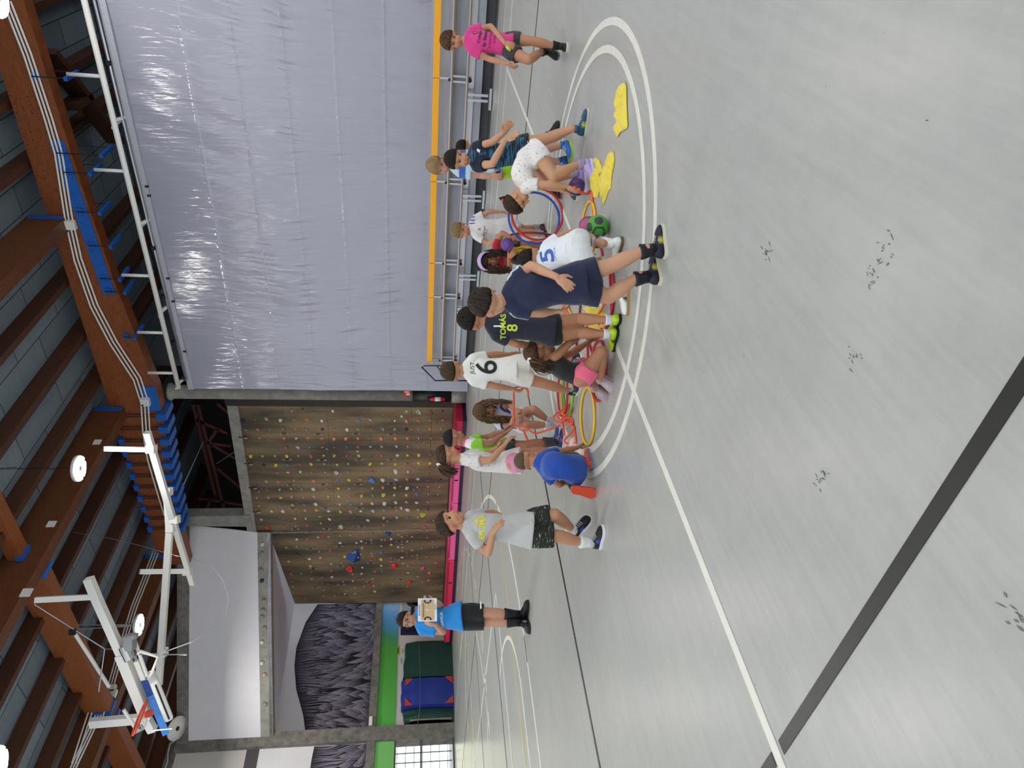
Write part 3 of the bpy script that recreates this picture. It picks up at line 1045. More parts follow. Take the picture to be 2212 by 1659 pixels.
def mural(name, top, x0, x1, z0, label, y=YM):
    mu = empty(name, ((x0 + x1) / 2, y - .002, z0), label, 'mural')
    base = MB()
    n = 40
    xs = np.linspace(x0, x1, n)
    base.slab([(x, y - .012, top(x)) for x in xs] + [(x1, y - .012, z0), (x0, y - .012, z0)], (0, 1, 0), .01)
    base.build('painted_ground', M_mk, mu)
    L = MB()

    def stroke(pts, wd, k):
        for i in range(len(pts) - 1):
            (xa, za), (xb, zb_) = pts[i], pts[i + 1]
            wa = wd * math.sin(math.pi * (i + .35) / (len(pts) - .3))
            wb = wd * math.sin(math.pi * (i + 1.35) / (len(pts) - .3)) if i < len(pts) - 2 else .002
            t = V((xb - xa, 0, zb_ - za))
            nn = V((t.z, 0, -t.x)).normalized() if t.length > 1e-6 else V((1, 0, 0))
            yy = y - .013 - k * .0003
            L.add([V((xa, yy, za)) - nn * wa / 2, V((xb, yy, zb_)) - nn * wb / 2, V((xb, yy, zb_)) + nn * wb / 2, V((xa, yy, za)) + nn * wa / 2], [(0, 1, 2, 3)])
    # long strands under the upper outline
    ns = int((x1 - x0) / .042)
    for i in range(ns):
        x = x0 + (i + .5) * (x1 - x0) / ns + RM.uniform(-.015, .015)
        zt = top(min(max(x, x0), x1)) - .02
        H = RM.uniform(1.0, 2.0)
        lean = .35 * math.sin((x - x0) / (x1 - x0) * 3.0 - 1.0) + RM.uniform(-.1, .1)
        pts = []
        for q in range(9):
            u = q / 8
            xx = x + lean * H * u * u * .5 + .03 * math.sin(u * 7 + x * 4)
            zz = max(zt - H * u, z0)
            pts.append((min(max(xx, x0), x1), zz))
        stroke(pts, RM.uniform(.014, .027), 0)
    # overlapping pointed tufts
    zt = max(top(x) for x in xs) - .75
    rows = int((zt - z0) / .21)
    for r in range(rows):
        z = zt - r * .21
        nx = int((x1 - x0) / .46)
        for c in range(nx + 1):
            x = x0 + (c + .5 * (r % 2) + RM.uniform(-.35, .35)) * .46
            if not (x0 + .1 < x < x1 - .1):
                continue
            hgt = RM.uniform(.45, 1.05)
            tipz = z + RM.uniform(-.15, .2)
            if tipz > top(x) - .25:
                continue
            lean = .22 * math.sin(x * 1.3 + z) + RM.uniform(-.12, .12)
            wb = RM.uniform(.14, .24)
            bz = max(tipz - hgt, z0)
            L.mi = 1
            yy = y - .013 - (r + 1) * .0006
            cl = lambda v: min(max(v, x0), x1)
            L.add([(cl(x + lean * hgt * .0), yy, tipz), (cl(x + wb * .5 - lean * .15), yy, (tipz + bz) / 2), (cl(x + wb - lean * hgt), yy, bz), (cl(x - wb - lean * hgt), yy, bz), (cl(x - wb * .5 - lean * .15), yy, (tipz + bz) / 2)], [(0, 1, 2, 3, 4)])
            L.mi = 0
            for s in range(7):
                u = (s - 3) / 3.2
                pts = []
                for q in range(6):
                    t = q / 5
                    pts.append((cl(x + u * wb * (t ** .8) - lean * hgt * t * t), tipz - .01 - (tipz - bz) * t))
                stroke(pts[::-1], RM.uniform(.012, .023), (r + 1) * 2 + 1)
    L.build('painted_strands', [M_ml, M_mk], mu)


tx = [(pb(px, py, YM)[0], pb(px, py, YM)[2]) for px, py in ((660, 1583), (655, 1545), (640, 1490), (636, 1440), (640, 1400), (660, 1345), (690, 1300))]
mural('mural', lambda x: float(np.interp(x, [p[0] for p in tx], [p[1] for p in tx])), 12.55, 17.75, z1 + .02, 'black and lilac painted mural of flowing tufts in the recess of the end wall')
zt2 = pb(675, 1640, YW)[2]
mural('mural', lambda x: zt2 + .03 * math.sin(3 * x), 9.0, 11.6, z1 + .02, 'strip of black and lilac painted mural beside the square column, above the window', YW)

# ------------------------------------------------------------------ climbing holds, each its own thing
HC = {'o': ('orange', '#d9805e'), 'y': ('yellow', '#d2bd4d'), 'b': ('blue', '#5379b4'), 'n': ('dark navy', '#27304a'), 'w': ('off-white', '#cfc9bd'), 'g': ('grey', '#8a8782'),
      'p': ('rose', '#a85a5e'), 'r': ('red', '#d8352f'), 'k': ('black', '#201d1c'), 'l': ('lime', '#b5c830'), 'v': ('pale green', '#9fb493'), 'm': ('pink', '#d9668c'), 'c': ('pale blue', '#9fb6d2'), 't': ('tan', '#b59b86'), 'd': ('deep blue', '#1f4c8c')}
H1 = '''1115,180,g 1310,155,k,14 1865,190,w,28 205,375,n,46 430,360,t,14 640,340,t,34 905,360,w,34 1145,355,g 1385,360,o 1665,365,w,32 260,540,g,26 480,535,o,26 710,530,g 940,520,g 1165,525,o 1385,530,g 1670,530,n,34 1890,530,g,22
515,690,t,22 690,715,g,22 970,695,o,34 1190,690,w,24 1405,690,o 1665,695,o,38 1885,695,o,36 530,860,p 1000,865,p,42 1220,860,c,36 1435,855,b,36 1675,855,p,32 1890,855,p,28 1755,890,c,20 350,1020,y,36 570,1020,y,32 800,1015,y,34 1015,1018,y,34 1230,1018,y,24 1455,1020,p,38 1695,1012,y 1888,1012,y,42
590,1180,n,34 815,1180,y,34 1030,1180,b,34 1255,1170,p,34 1465,1170,y,34 1705,1165,g,26 1940,1175,y,34 835,1330,p,32 1040,1325,w,26 1265,1310,w,26 1470,1320,t,16 1720,1320,w,18 1930,1325,w,52 635,1485,t,28 855,1495,o 1050,1470,g,20 1150,1470,o,24 1270,1475,g,16 1505,1475,o,34 1755,1515,o,20 1805,1490,o,20 1950,1460,b'''
H2 = '''1180,195,v 1260,230,k,16 1395,205,v,50 1620,195,k,14 1652,232,k,16 1835,195,n,22 65,360,g 295,360,b,38 505,355,w,28 710,360,t,10 850,362,t,12 745,255,g,18 960,368,w,34 1085,288,w,26 1180,365,o,40 1400,368,o,32 1610,360,g,26 1838,362,o,26 1735,402,k,12
80,530,w,36 288,525,g,28 522,530,o,36 740,525,g,34 960,522,g 1170,528,n,36 1258,530,o,24 1395,528,g,28 1605,528,o,26 1815,520,g,26 62,692,o,36 282,695,o,34 500,690,g,22 715,690,o,38 975,690,o,36 1190,692,o,36 1398,695,w,24 1628,692,o,22 1835,690,o,22
75,855,b,36 280,850,p 512,850,c,26 718,850,c,26 990,845,c 1195,845,c 1405,845,g,22 275,935,c,26 1498,770,c,14 78,1010,p 298,1008,y,28 715,1005,p,34 1010,1005,w,42 1192,1005,y,34 1400,1000,y,34 1612,992,p,24 105,1165,y,28 510,1165,y,42 725,1160,y,32 972,1162,y,42 1185,1165,p,40 1400,1152,y,32 1608,1150,y,30
100,1310,g,26 540,1315,p,40 705,1330,t,12 980,1305,w,56 1205,1305,w,38 1395,1295,g,22 1600,1292,g,22 1808,1300,w,24 120,1455,y,32 325,1455,o,34 535,1460,b,64 740,1455,w,60 985,1455,c,42 1185,1450,o,32 1390,1440,v,42 1560,1472,o,13 1722,1490,o,14 1805,1448,n,26'''
H3 = '''335,355,t,22 385,310,t,14 480,320,g,18 715,318,w,32 925,308,y,24 990,290,o,14 1120,308,g,26 1335,308,w,38 1575,295,g,26 1795,295,y,28 295,470,w,18 508,463,t,24 740,465,y,38 935,452,w,28 1155,462,w,18 1215,440,o,28 1350,452,t,34 1605,445,y,36 1805,448,w,30
335,615,y,22 748,615,b,26 950,595,t,34 1165,598,b,34 1375,585,w,38 1618,580,g,32 1820,588,w,36 565,718,w,28 770,715,w,38 1180,702,y,32 1390,700,y,32 1620,715,c,40 1830,728,y,36 375,865,c,28 575,860,b,22 785,850,g,22 1000,855,w,28 1195,850,w,34 1455,815,t,24 1630,865,w,34
485,1005,r,46 812,985,p,34 1012,985,t,34 1215,975,p,34 1475,935,t,32 1840,995,v,52'''
H4 = '''120,292,g,30 345,290,g,16 550,290,y,38 740,282,o,34 960,280,y,32 1062,255,o,22 1185,285,w,40 1310,318,w,18 1375,272,y,24 1412,308,o,15 1575,262,y,26 1778,265,y,18 130,440,o,30 345,433,y,32 550,428,g,32 750,412,l,42 950,420,v,34 1170,420,y,28 1370,412,b,42 1580,405,g,24 1750,408,w,14
155,580,b,34 352,572,t,28 545,570,w,34 770,568,w,44 975,555,w,34 1175,550,t,32 1365,560,w,40 1568,545,g,30 1765,545,g,18 145,730,t,40 335,710,w,30 560,708,c,38 755,700,c,34 990,700,t,28 1075,657,w,30 1195,695,w,52 1390,688,t,26 1575,685,n,28 1480,790,l,70
210,835,b,18 465,885,w,38 755,838,w,42 1000,832,c,28 1195,828,b,34 1385,825,t,26 1580,820,g,18 825,902,t,24 1668,885,y,20 185,990,p,32 670,990,p,22 760,965,p,38 1345,955,g,24 1570,952,g,18'''
H5 = '''720,180,g,32 935,175,t,34 1380,125,p,34 1690,140,r,56 1580,110,w,18 745,320,w,30 955,310,p,32 1170,283,w,28 1280,272,r,44 1380,275,t,28 1608,255,t,30 1815,240,w,22 295,360,g,34 540,485,t,34 745,472,g,28 1185,430,g,30 1388,390,g,20 1612,395,w,36 1935,390,w,26 1195,560,g,28 1410,548,p,44
765,598,k,22 1000,710,w,42 1215,690,w,32 585,760,y,32 1140,775,t,20 1435,805,v,38 1020,855,y,42 1440,940,p,32 1795,905,r,90 625,1010,p,46 835,1000,v,30 1030,975,p,38 1040,1108,t,30 1250,1080,t,28 1450,1070,w,34 1640,790,g,26 1835,770,p,24 1860,1015,t,24
655,1165,g,22 665,1260,t,28 1670,1165,t,28 1865,1150,w,38 1250,1205,w,12 1370,1215,w,12 1080,1350,g,22 1280,1335,t,24 675,1395,g,18 905,1495,g,20 1285,1450,g,28 1495,1445,t,30 1705,1410,w,28 1900,1285,t,28 1905,1400,w,24'''
H6 = '''175,210,p,30 395,195,p,32 590,185,g,28 720,205,d,80 945,150,m,30 1000,150,g,28 1205,130,g,26 1395,115,g,22 1450,82,m,56 1300,175,p,38 1100,240,p,26 930,230,t,28 1000,270,t,28 1105,185,g,16 1510,150,o,36 1200,270,t,28 1505,285,g,24
190,360,w,38 390,335,g,32 595,325,t,32 665,330,m,40 785,315,w,30 1105,360,t,30 785,430,y,32 590,452,v,28 1000,418,t,22 1010,480,y,24 920,475,w,28 1200,390,g,24 1290,452,b,30 1605,365,t,20 1390,500,t,28 1200,535,y,32 1692,467,y,14 1608,485,w,16 1690,540,p,14 1798,532,t,11
205,493,t,38 185,622,v,28 390,605,v,30 410,648,m,32 590,585,b,40 1010,545,t,26 1105,585,p,26 1105,648,p,28 1200,650,t,22 1305,633,y,20 1305,695,t,24 1590,628,p,18 1475,675,t,22 785,690,t,26 865,685,p,38 385,740,p,30 582,718,y,42 940,728,y,24 1005,680,w,32 785,760,m,46 848,828,r,84
590,845,v,36 1022,805,c,26 1112,855,w,24 210,880,w,36 1050,930,p,18 1222,770,m,50 1690,780,m,60 460,960,m,46 600,960,c,28 195,1008,w,32 870,1038,b,28 1030,1050,b,26 1122,988,v,42 1310,1068,w,22 1410,890,m,86 1400,1015,b,20 1475,940,p,26 1545,988,o,42
225,1100,g,24 415,1105,t,28 1150,1165,r,80 1405,1155,t,26 1530,1130,m,56 1295,1225,b,28 1112,1250,t,22 345,1235,r,42 235,1260,t,28 435,1245,w,22 620,1215,t,20 810,1200,t,28 1200,1290,g,20 810,1330,g,26 460,1355,y,36 65,1400,w,22 1680,1228,w,12'''
CROPS = {'H1': (500, 865, 8.508), 'H2': (740, 865, 8.508), 'H3': (520, 1020, 8.508), 'H4': (740, 1020, 8.508), 'H5': (560, 1130, 9.217), 'H6': (760, 1130, 9.217)}
hold_list = []
for nm_, txt in (('H1', H1), ('H2', H2), ('H3', H3), ('H4', H4), ('H5', H5), ('H6', H6)):
    ox, oy, s = CROPS[nm_]
    for t in txt.split():
        f = t.split(',')
        sz = float(f[3]) if len(f) > 3 else 30.0
        hold_list.append((ox + float(f[0]) / s, oy + float(f[1]) / s, f[2], sz / s / 75.0 * 1.06, 2 if nm_ in ('H5', 'H6') else 1))
hold_list.sort(key=lambda t: -t[3])
small_holds = hold_list[285:]
hold_list = hold_list[:285]
RH = random.Random(3)


def hold_mesh(kind, seed):
    """a handful of distinct hold shapes: pocket, edge, ball, pinch; local +X points out of the wall"""
    b = MB()
    r = random.Random(seed)
    if kind == 'X':
        for a in (.7, 2.3, 3.8, 5.5):
            l = r.uniform(.7, 1.05)
            b.tube([(.12, 0, 0), (.2, .5 * math.cos(a) * l, .5 * math.sin(a) * l), (.12, math.cos(a) * l, math.sin(a) * l)], [.3, .24, .12], 7)
    elif kind == 'P':
        p, q, s, t = (0, .9, .95), (0, -1.0, .55), (0, .5, -1.05), (.85, -.1, .0)
        b.add([p, q, s, t], [(0, 1, 2), (0, 3, 1), (1, 3, 2), (2, 3, 0)])
    else:
        n, mm = 10, 6
        rings = []
        sx, sz = r.uniform(.8, 1.35), r.uniform(.55, .95)
        for i in range(mm):
            t = i / (mm - 1)
            rr = math.cos(t * math.pi / 2 * .93)
            ring = []
            for j in range(n):
                a = 2 * math.pi * j / n
                w_ = 1 + .55 * noise.noise((math.cos(a) * 1.4 + seed * 3.1, math.sin(a) * 1.4, t + seed))
                x = (.75 if kind == 'B' else .55) * math.sin(t * math.pi / 2)
                ring.append((x, rr * w_ * sx * math.cos(a), rr * w_ * sz * math.sin(a)))
            rings.append(ring)
        if kind == 'D':   # pocket: dished front
            rings = rings[:4] + [[(p[0] - .16, p[1] * .8, p[2] * .8) for p in rings[3]], [(p[0] - .3, p[1] * .45, p[2] * .45) for p in rings[3]]]
        b.loft(rings)
    me = bpy.data.meshes.new('climbing_hold')
    me.from_pydata([tuple(p) for p in b.v], [], b.f)
    bm = bmesh.new()
    bm.from_mesh(me)
    bmesh.ops.recalc_face_normals(bm, faces=bm.faces)
    bm.to_mesh(me)
    bm.free()
    if kind not in 'P':
        me.polygons.foreach_set('use_smooth', [True] * len(me.polygons))
    return me


PROTO = {}
rows = {}
for h in hold_list:
    px, py, c, rad, wl = h
    P0 = pa(px, py, XW) if wl == 1 else pl(px, py, N2, C2)
    rows.setdefault((c, wl), []).append((P0, rad, px, py))
ORD = ['%s' % o for o in ordn] + ['seventeenth', 'eighteenth', 'nineteenth', 'twentieth']


def nth(i):
    if i < len(ORD):
        return ORD[i]
    tens = {2: 'twenty', 3: 'thirty', 4: 'forty', 5: 'fifty', 6: 'sixty', 7: 'seventy'}
    k_ = i + 1
    return ({20: 'twentieth', 30: 'thirtieth', 40: 'fortieth', 50: 'fiftieth', 60: 'sixtieth', 70: 'seventieth'}[k_] if k_ % 10 == 0 else tens[k_ // 10] + '-' + ordn[k_ % 10 - 1])


BOLT = MB().tube([(0, 0, 0), (.05, 0, 0)], .16, 8)
bolt_me = bpy.data.meshes.new('bolt')
bolt_me.from_pydata(BOLT.v, [], BOLT.f)
bolt_me.materials.append(M_steel)
for (c, wl), L_ in rows.items():
    L_.sort(key=lambda t: (round(t[0][1] / .42), -t[0][2]))
    nm_, hx = HC[c]
    m = mat('resin_' + nm_.replace(' ', '_'), hx, .6)
    # columns counted from the curtain side, holds counted from the top
    cols = {}
    for t in L_:
        cols.setdefault(round(t[0][1] / .42), []).append(t)
    for ci, key in enumerate(sorted(cols)):
        tops = sorted(cols[key], key=lambda t: -t[0][2])
        for i, (P0, rad, px, py) in enumerate(tops):
            kind = 'P' if (c == 'l' and rad > .1) else 'X' if (c == 'm' and rad > .05) else RH.choice('BDEDB')
            sd = RH.randrange(6)
            key2 = (kind, sd, c)
            if key2 not in PROTO:
                PROTO[key2] = hold_mesh(kind, sd)
                PROTO[key2].materials.append(m)
            o = bpy.data.objects.new('climbing_hold', PROTO[key2])
            COL.objects.link(o)
            o.location = V(P0)
            n_ = V((-1, 0, 0)) if wl == 1 else N2
            ang = math.atan2(n_.y, n_.x)
            o.rotation_euler = (RH.uniform(-.6, .6), 0, ang)
            o.scale = (rad, rad, rad)
            where = 'main panel' if wl == 1 else 'angled panel'
            if len(tops) == 1:
                pos = f'{nth(ci)} from the curtain' if len(cols) > 1 else 'the only one of its colour there'
                lab = f'{nm_} climbing hold on the {where}, {pos}, alone in its column' if len(cols) > 1 else f'{nm_} climbing hold on the {where}, {pos}'
            else:
                lab = f'{nm_} climbing hold, {where}, {nth(ci)} column from curtain of that colour, {nth(i)} down'
            tag(o, lab, 'climbing hold', 'climbing holds on the plywood')
            if kind in 'D' and rad > .045:
                bo = bpy.data.objects.new('bolt', bolt_me)
                COL.objects.link(bo)
                bo.parent = o
                bo.location = (.3, 0, 0)
# the smallest footholds and screw-ons, too many and too small to count
SB = MB()
skeys = sorted(set(h[2] for h in small_holds))
for px, py, c, rad, wl in small_holds:
    P0 = pa(px, py, XW) if wl == 1 else pl(px, py, N2, C2)
    n_ = V((-1, 0, 0)) if wl == 1 else N2
    SB.mi = skeys.index(c)
    SB.ell(V(P0) + n_ * rad * .25, n_ * rad * .6, V((-n_.y, n_.x, 0)) * rad * RH.uniform(.8, 1.2), V((0, 0, rad * RH.uniform(.6, .9))), 8, 6)
so_ = SB.build('small_footholds', [mat('resin_' + HC[c][0].replace(' ', '_'), HC[c][1], .6) for c in skeys], smooth=True)
tag(so_, 'scatter of tiny mixed footholds over the plywood climbing wall', 'footholds', None, 'stuff')
# big blue pyramid volume with small holds on it
q = [pl(x, y, N2, C2) for x, y in ((740, 1203), (775, 1184), (779, 1211))]
apex = (q[0] * .35 + q[1] * .25 + q[2] * .4) + np.array(N2) * .28
b = MB()
b.add([V(p) for p in q] + [V(apex)], [(0, 1, 2), (0, 3, 1), (1, 3, 2), (2, 3, 0)])
vo = b.build('wall_volume', mat('resin_deep_blue', HC['d'][1], .6))
tag(vo, 'large deep blue three-sided volume on the angled climbing panel', 'climbing volume')
for i, (x, y, c, s) in enumerate(((745, 1202, 'y', .06), (762, 1194, 't', .035), (767, 1192, 'w', .035), (762, 1205, 'v', .04), (767, 1205, 'w', .03), (774, 1204, 'm', .035))):
    p = pl(x, y, N2, C2 + (.12 if i else .02))
    nm_ = HC[c][0]
    o = MB().ell(p, (s, 0, 0), (0, s, 0), (0, 0, s), 8, 6).build('climbing_hold', mat('resin_' + nm_.replace(' ', '_'), HC[c][1], .6), smooth=True)
    tag(o, f'small {nm_} climbing hold on the deep blue volume' + (' near its tip edge' if i == 2 else ', lowest corner' if i == 4 else ''), 'climbing hold', 'climbing holds on the blue volume')
# holds along the concrete beam under the white wall
for i, (x, y) in enumerate(((567, 1176), (566, 1195), (564, 1231), (566, 1254), (570, 1297), (568, 1318), (566, 1332), (572, 1356), (566, 1387), (566, 1432), (571, 1457), (573, 1521))):
    p = pd(x, y)
    c = 'w' if i in (0, 8, 9) else 't' if i == 10 else 'n' if i == 3 else 'g'
    o = MB().ell(p + np.array(ND) * .02, V(ND) * .05, (-ND.y * .07, ND.x * .07, 0), (0, 0, .07), 10, 7).build('climbing_hold', mat('resin_' + HC[c][0].replace(' ', '_'), HC[c][1], .6), smooth=True)
    tag(o, f'{HC[c][0]} climbing hold on the concrete beam, {ordn[i]} from the climbing wall', 'climbing hold', 'climbing holds on the concrete beam')
# quickdraws hanging on the plywood
QD = [(613, 937), (687, 938), (769, 937), (845, 938), (620, 993), (695, 994), (776, 993), (845, 993), (627, 1047), (698, 1047), (773, 1046), (845, 1045), (632, 1098), (703, 1098), (777, 1097), (848, 1096), (637, 1143), (706, 1142), (781, 1137)]
QD2 = [(670, 1185), (733, 1180), (797, 1173), (862, 1170), (677, 1228), (735, 1223), (801, 1216), (681, 1269), (737, 1263), (799, 1257), (866, 1252)]
qd0 = None
M_sling = mat('dark_red_sling', '#5a2a26', .8)
for i, (x, y) in enumerate(QD + QD2):
    wl = i < len(QD)
    P0 = pa(x, y, XW - .02) if wl else pl(x, y, N2, C2 + .02)
    if qd0 is None:
        e = empty('quickdraw', P0)
        MB().add([], [])
        for dz, nm_ in ((.10, 'upper_carabiner'), (-.10, 'lower_carabiner')):
            MB().tube([P0 + np.array((0, .022 * math.cos(a), dz + .045 * math.sin(a))) for a in np.linspace(0, 2 * math.pi, 13)[:-1]], .007, 6, closed=True).build(nm_, M_alu, e, True)
        MB().box(P0 + np.array((-.005, -.009, -.07)), P0 + np.array((.005, .009, .07))).build('sling', M_sling, e)
        qd0 = e
    else:
        e = qd0.copy()
        COL.objects.link(e)
        e.location = V(P0)
        for ch in qd0.children:
            c_ = ch.copy()
            COL.objects.link(c_)
            c_.parent = e
    if not wl:
        e.rotation_euler = (0, 0, math.atan2(N2.y, N2.x) + math.pi)
    col_, row_ = (i // 4, i % 4) if wl else ((i - 19) // 4 if i < 23 else 1 + (i - 23) // 3 if i < 26 else 2, 0)
    lab = f'metal quickdraw on the flat main panel, {ordn[i // 4]} row from the curtain, {ordn[i % 4]} from top' if wl else f'metal quickdraw on the angled panel, {ordn[i - 19]} counting away from the corner joint'
    tag(e, lab, 'quickdraw', 'quickdraws on the climbing wall')
for i, (x, y) in enumerate(((525, 944), (537, 1001), (546, 1053), (554, 1105), (570, 1165), (573, 1193))):
    p = pa(x, y, XW - .12)
    e = empty('top_anchor', p, f'dark carabiner cluster at the top edge of the climbing wall, {ordn[i]} from the curtain', 'top anchor', 'top anchors of the climbing wall')
    MB().tube([p + np.array((0, 0, .13)), p + np.array((-.03, 0, .02)), p + np.array((0, 0, -.02))], .012, 6).build('sling', M_cable, e)
    for s in (-1, 1):
        MB().tube([p + np.array((-.02, .03 * s + .022 * math.cos(a), -.07 + .05 * math.sin(a))) for a in np.linspace(0, 2 * math.pi, 11)[:-1]], .009, 6, closed=True).build('carabiner', M_alu if s > 0 else M_cable, e, True)

# ------------------------------------------------------------------ pink crash mats along the wall
def mat_cover(nm_, c):
    return mat(nm_, c, .62, var=.06, vscale=2, bump=.5, bscale=7, stretch=(1, 1, .3))


ys = [12.4] + [pa(1000, y, 14.85)[1] for y in (985, 1089, 1211)] + [23.05]
cols3 = ['#b0153c', '#ee5f9c', '#ee5f9c', '#e02c58']
labs = ('dark crimson crash mat at the foot of the climbing wall, end by the black pad', 'pink crash mat at the foot of the climbing wall, next to the crimson mat',
        'pink crash mat at the foot of the climbing wall, next to the raspberry mat', 'raspberry red crash mat at the foot of the angled climbing panel')
for i in range(4):
    e = empty('crash_mat', (15.6, (ys[i] + ys[i + 1]) / 2, 0), labs[i], 'mat', 'crash mats at the climbing wall')
    c = cols3[i]
    MB().box((14.87, ys[i] + .012, .10), (16.35, ys[i + 1] - .012, .30)).build('cover', mat_cover('mat_' + str(i), c), e, bevel=.02)
    MB().box((14.87, ys[i] + .012, .0), (16.35, ys[i + 1] - .012, .10)).build('base_band', mat('mat_band', '#2b1535', .5), e)
    MB().box((14.85, ys[i] + .1, .292), (14.95, ys[i + 1] - .1, .31)).build('edge_seam', mat('mat_edge', '#9a1c3c', .8), e)
    for u in (.5,) if i in (1, 2) else (.8,) if i == 0 else (.25, .75):
        y = ys[i] + (ys[i + 1] - ys[i]) * u
        MB().box((14.855, y - .02, .15), (14.872, y + .02, .26)).build('carry_handle', M_black, e)

# ------------------------------------------------------------------ mats leaning on the end wall, poster, notices
M_greenmat = mat('green_mat_cover', '#173f36', .5, var=.12, vscale=2, bump=.5, bscale=4, stretch=(1, 1, .4))
M_bluemat = mat('blue_mat_cover', '#22388f', .5, var=.08, vscale=2, bump=.4, bscale=5, stretch=(1, 1, .4))
M_redpatch = mat('red_corner_patch', '#b8402c', .6)
YL = YW - .03
for (pts, nm_, lab, m, th) in (([(877, 1386), (870, 1463), (978, 1463), (976, 1386)], 'leaning_mat', 'dark green crash mat leaning on the end wall next to the poster', M_greenmat, .42),
                               ([(868, 1466), (866, 1524), (983, 1524), (981, 1466)], 'leaning_mat', 'dark blue mat with red corner patches leaning between two green mats', M_bluemat, .5),
                               ([(870, 1533), (873, 1558), (981, 1558), (981, 1533)], 'leaning_mat', 'dark green mat with grey side leaning beside the square column', M_greenmat, .3)):
    yf = YL - th
    f4 = [V(pb(x, y, yf)) for x, y in pts]
    for p in f4[2:]:
        p.z = .012
    f4[2].x, f4[3].x = f4[1].x, f4[0].x
    e = empty('leaning_mat', (f4[0] + f4[1]) / 2 * 1.0, lab, 'mat', 'mats leaning on the end wall')
    e.location.z = 0
    k_ = 14
    b = MB()
    top = [f4[0].lerp(f4[1], i / k_) for i in range(k_ + 1)]
    rings = []
    for i in range(k_ + 1):
        x, zt_ = top[i].x, top[i].z + .02 * math.sin(i * .9)
        bul = .03 * math.sin(math.pi * i / k_)
        rings.append([(x, yf - bul + .05, .012), (x, yf - bul * 1.4, zt_ * .35), (x, yf - bul, zt_ * .75), (x, yf + .12, zt_), (x, YL - .02, zt_), (x, YL - .02, .012)])
    b.loft(rings)
    b.build('cover', m, e)
    if m is M_bluemat:
        x0_, x1_, zt_ = top[-1].x, top[0].x, f4[0].z
        for cx, cz, sx, sz in ((x0_, .03, 1, 1), (x1_, .03, -1, 1), (x0_, zt_ * .93, 1, -1), (x1_, zt_ * .93, -1, -1)):
            yo = yf - .03 if cz < 1 else yf + .02
            MB().slab([(cx, yo, cz), (cx + sx * .28, yo - .01, cz), (cx, yo, cz + sz * .28)], (0, 1, 0), .01).build('corner_patch', M_redpatch, e)
    if th == .3:
        MB().box((top[-1].x, yf - .04, .1), (top[-1].x + .03, YL - .02, 1.5)).build('grey_side', mat('grey_canvas', '#8c887a', .8), e)
tag(MB().tube([pb(x, y, YL - .58) for x, y in ((905, 1388), (907, 1440), (908, 1500), (906, 1540), (902, 1562))], .009, 6).build('tie_cord', M_alu), 'thin pale cord tied across the leaning mats', 'cord')
e = empty('wall_poster', pb(950, 1330, YW), 'large lilac and navy poster with a black player figure, behind the man with the board', 'poster')
X = lambda x, y: pb(x, y, YW - .012)
MB().slab([X(868, 1294), X(868, 1334), X(952, 1334), X(952, 1294)], (0, 1, 0), .008).build('lilac_half', mat('poster_lilac', '#9da0b4', .6), e)
MB().slab([X(866, 1334), X(865, 1372), X(950, 1372), X(950, 1334)], (0, 1, 0), .008).build('navy_half', mat('poster_navy', '#1d2250', .6), e)
MB().slab([X(874, 1342), X(874, 1366), X(920, 1366), X(920, 1342)], (0, 1, 0), -.004).build('dark_text_panel', mat('poster_text', '#0b0d26', .6), e)
b = MB()
for x, y, r in ((888, 1302, .17), (899, 1303, .13), (905, 1303, .16), (925, 1304, .15)):
    p = X(x, y)
    b.slab([(p[0] + r * math.cos(t), p[1] - .004, p[2] + r * math.sin(t)) for t in np.linspace(0, 2 * math.pi, 15)[:-1]], (0, 1, 0), .003)
b.slab([X(888, 1310), X(897, 1308), X(895, 1322), X(890, 1329), X(886, 1327)], (0, 1, 0), -.004)
b.build('player_figure', M_black, e)
def notice(px0, py0, px1, py1, c, lab, bars):
    e = empty('notice', pb((px0 + px1) / 2, (py0 + py1) / 2, YW), lab, 'notice', 'notices on the end wall')
    MB().slab([X(px0, py0), X(px0, py1), X(px1, py1), X(px1, py0)], (0, 1, 0), -.006).build('sheet', mat('notice_' + c[1:], c, .6), e)
    b = MB()
    for u, v0, v1 in bars:
        x = px0 + (px1 - px0) * u
        h = .07 * (px1 - px0)
        b.slab([pb(x - h, py0 + (py1 - py0) * v0, YW - .02), pb(x - h, py0 + (py1 - py0) * v1, YW - .02), pb(x + h, py0 + (py1 - py0) * v1, YW - .02), pb(x + h, py0 + (py1 - py0) * v0, YW - .02)], (0, 1, 0), -.003)
    b.build('print_line', M_black, e)


notice(850.5, 1396, 864, 1415, '#c9a92a', 'yellow notice sheet on the painted band above the green mat', [(.3, .2, .8), (.5, .15, .85), (.7, .2, .8)])
notice(865, 1396, 873, 1416, '#d5d3d4', 'white notice under the yellow one', [(.6, .25, .75)])
notice(865, 1418, 873, 1440, '#d0d0d2', 'white notice above the green mat, beside the other white one', [(.25, .15, .7), (.6, .4, .5)])
q = pb(801, 1558, YW - .14)
tag(MB().obox(q, (1, 0, 0), (0, 1, 0), (0, 0, 1), .3, .12, .12).build('emergency_light', M_whitemetal, bevel=.02), 'small white emergency light on the concrete beam near the square column', 'light fitting')
q = pb(381, 1573, 22.8)
e = empty('round_dish', q, 'white round disc with a dark centre on the concrete beam above the white wall', 'unlit lamp')
MB().lathe([(.02, 0), (.37, 0), (.37, .03), (.02, .05)], q, (-.40, -.30, -.86), 28).build('disc', M_whitemetal, e, True)
MB().lathe([(.01, .05), (.07, .052), (.07, .06), (.01, .06)], q, (-.40, -.30, -.86), 16).build('dark_centre', M_black, e, True)
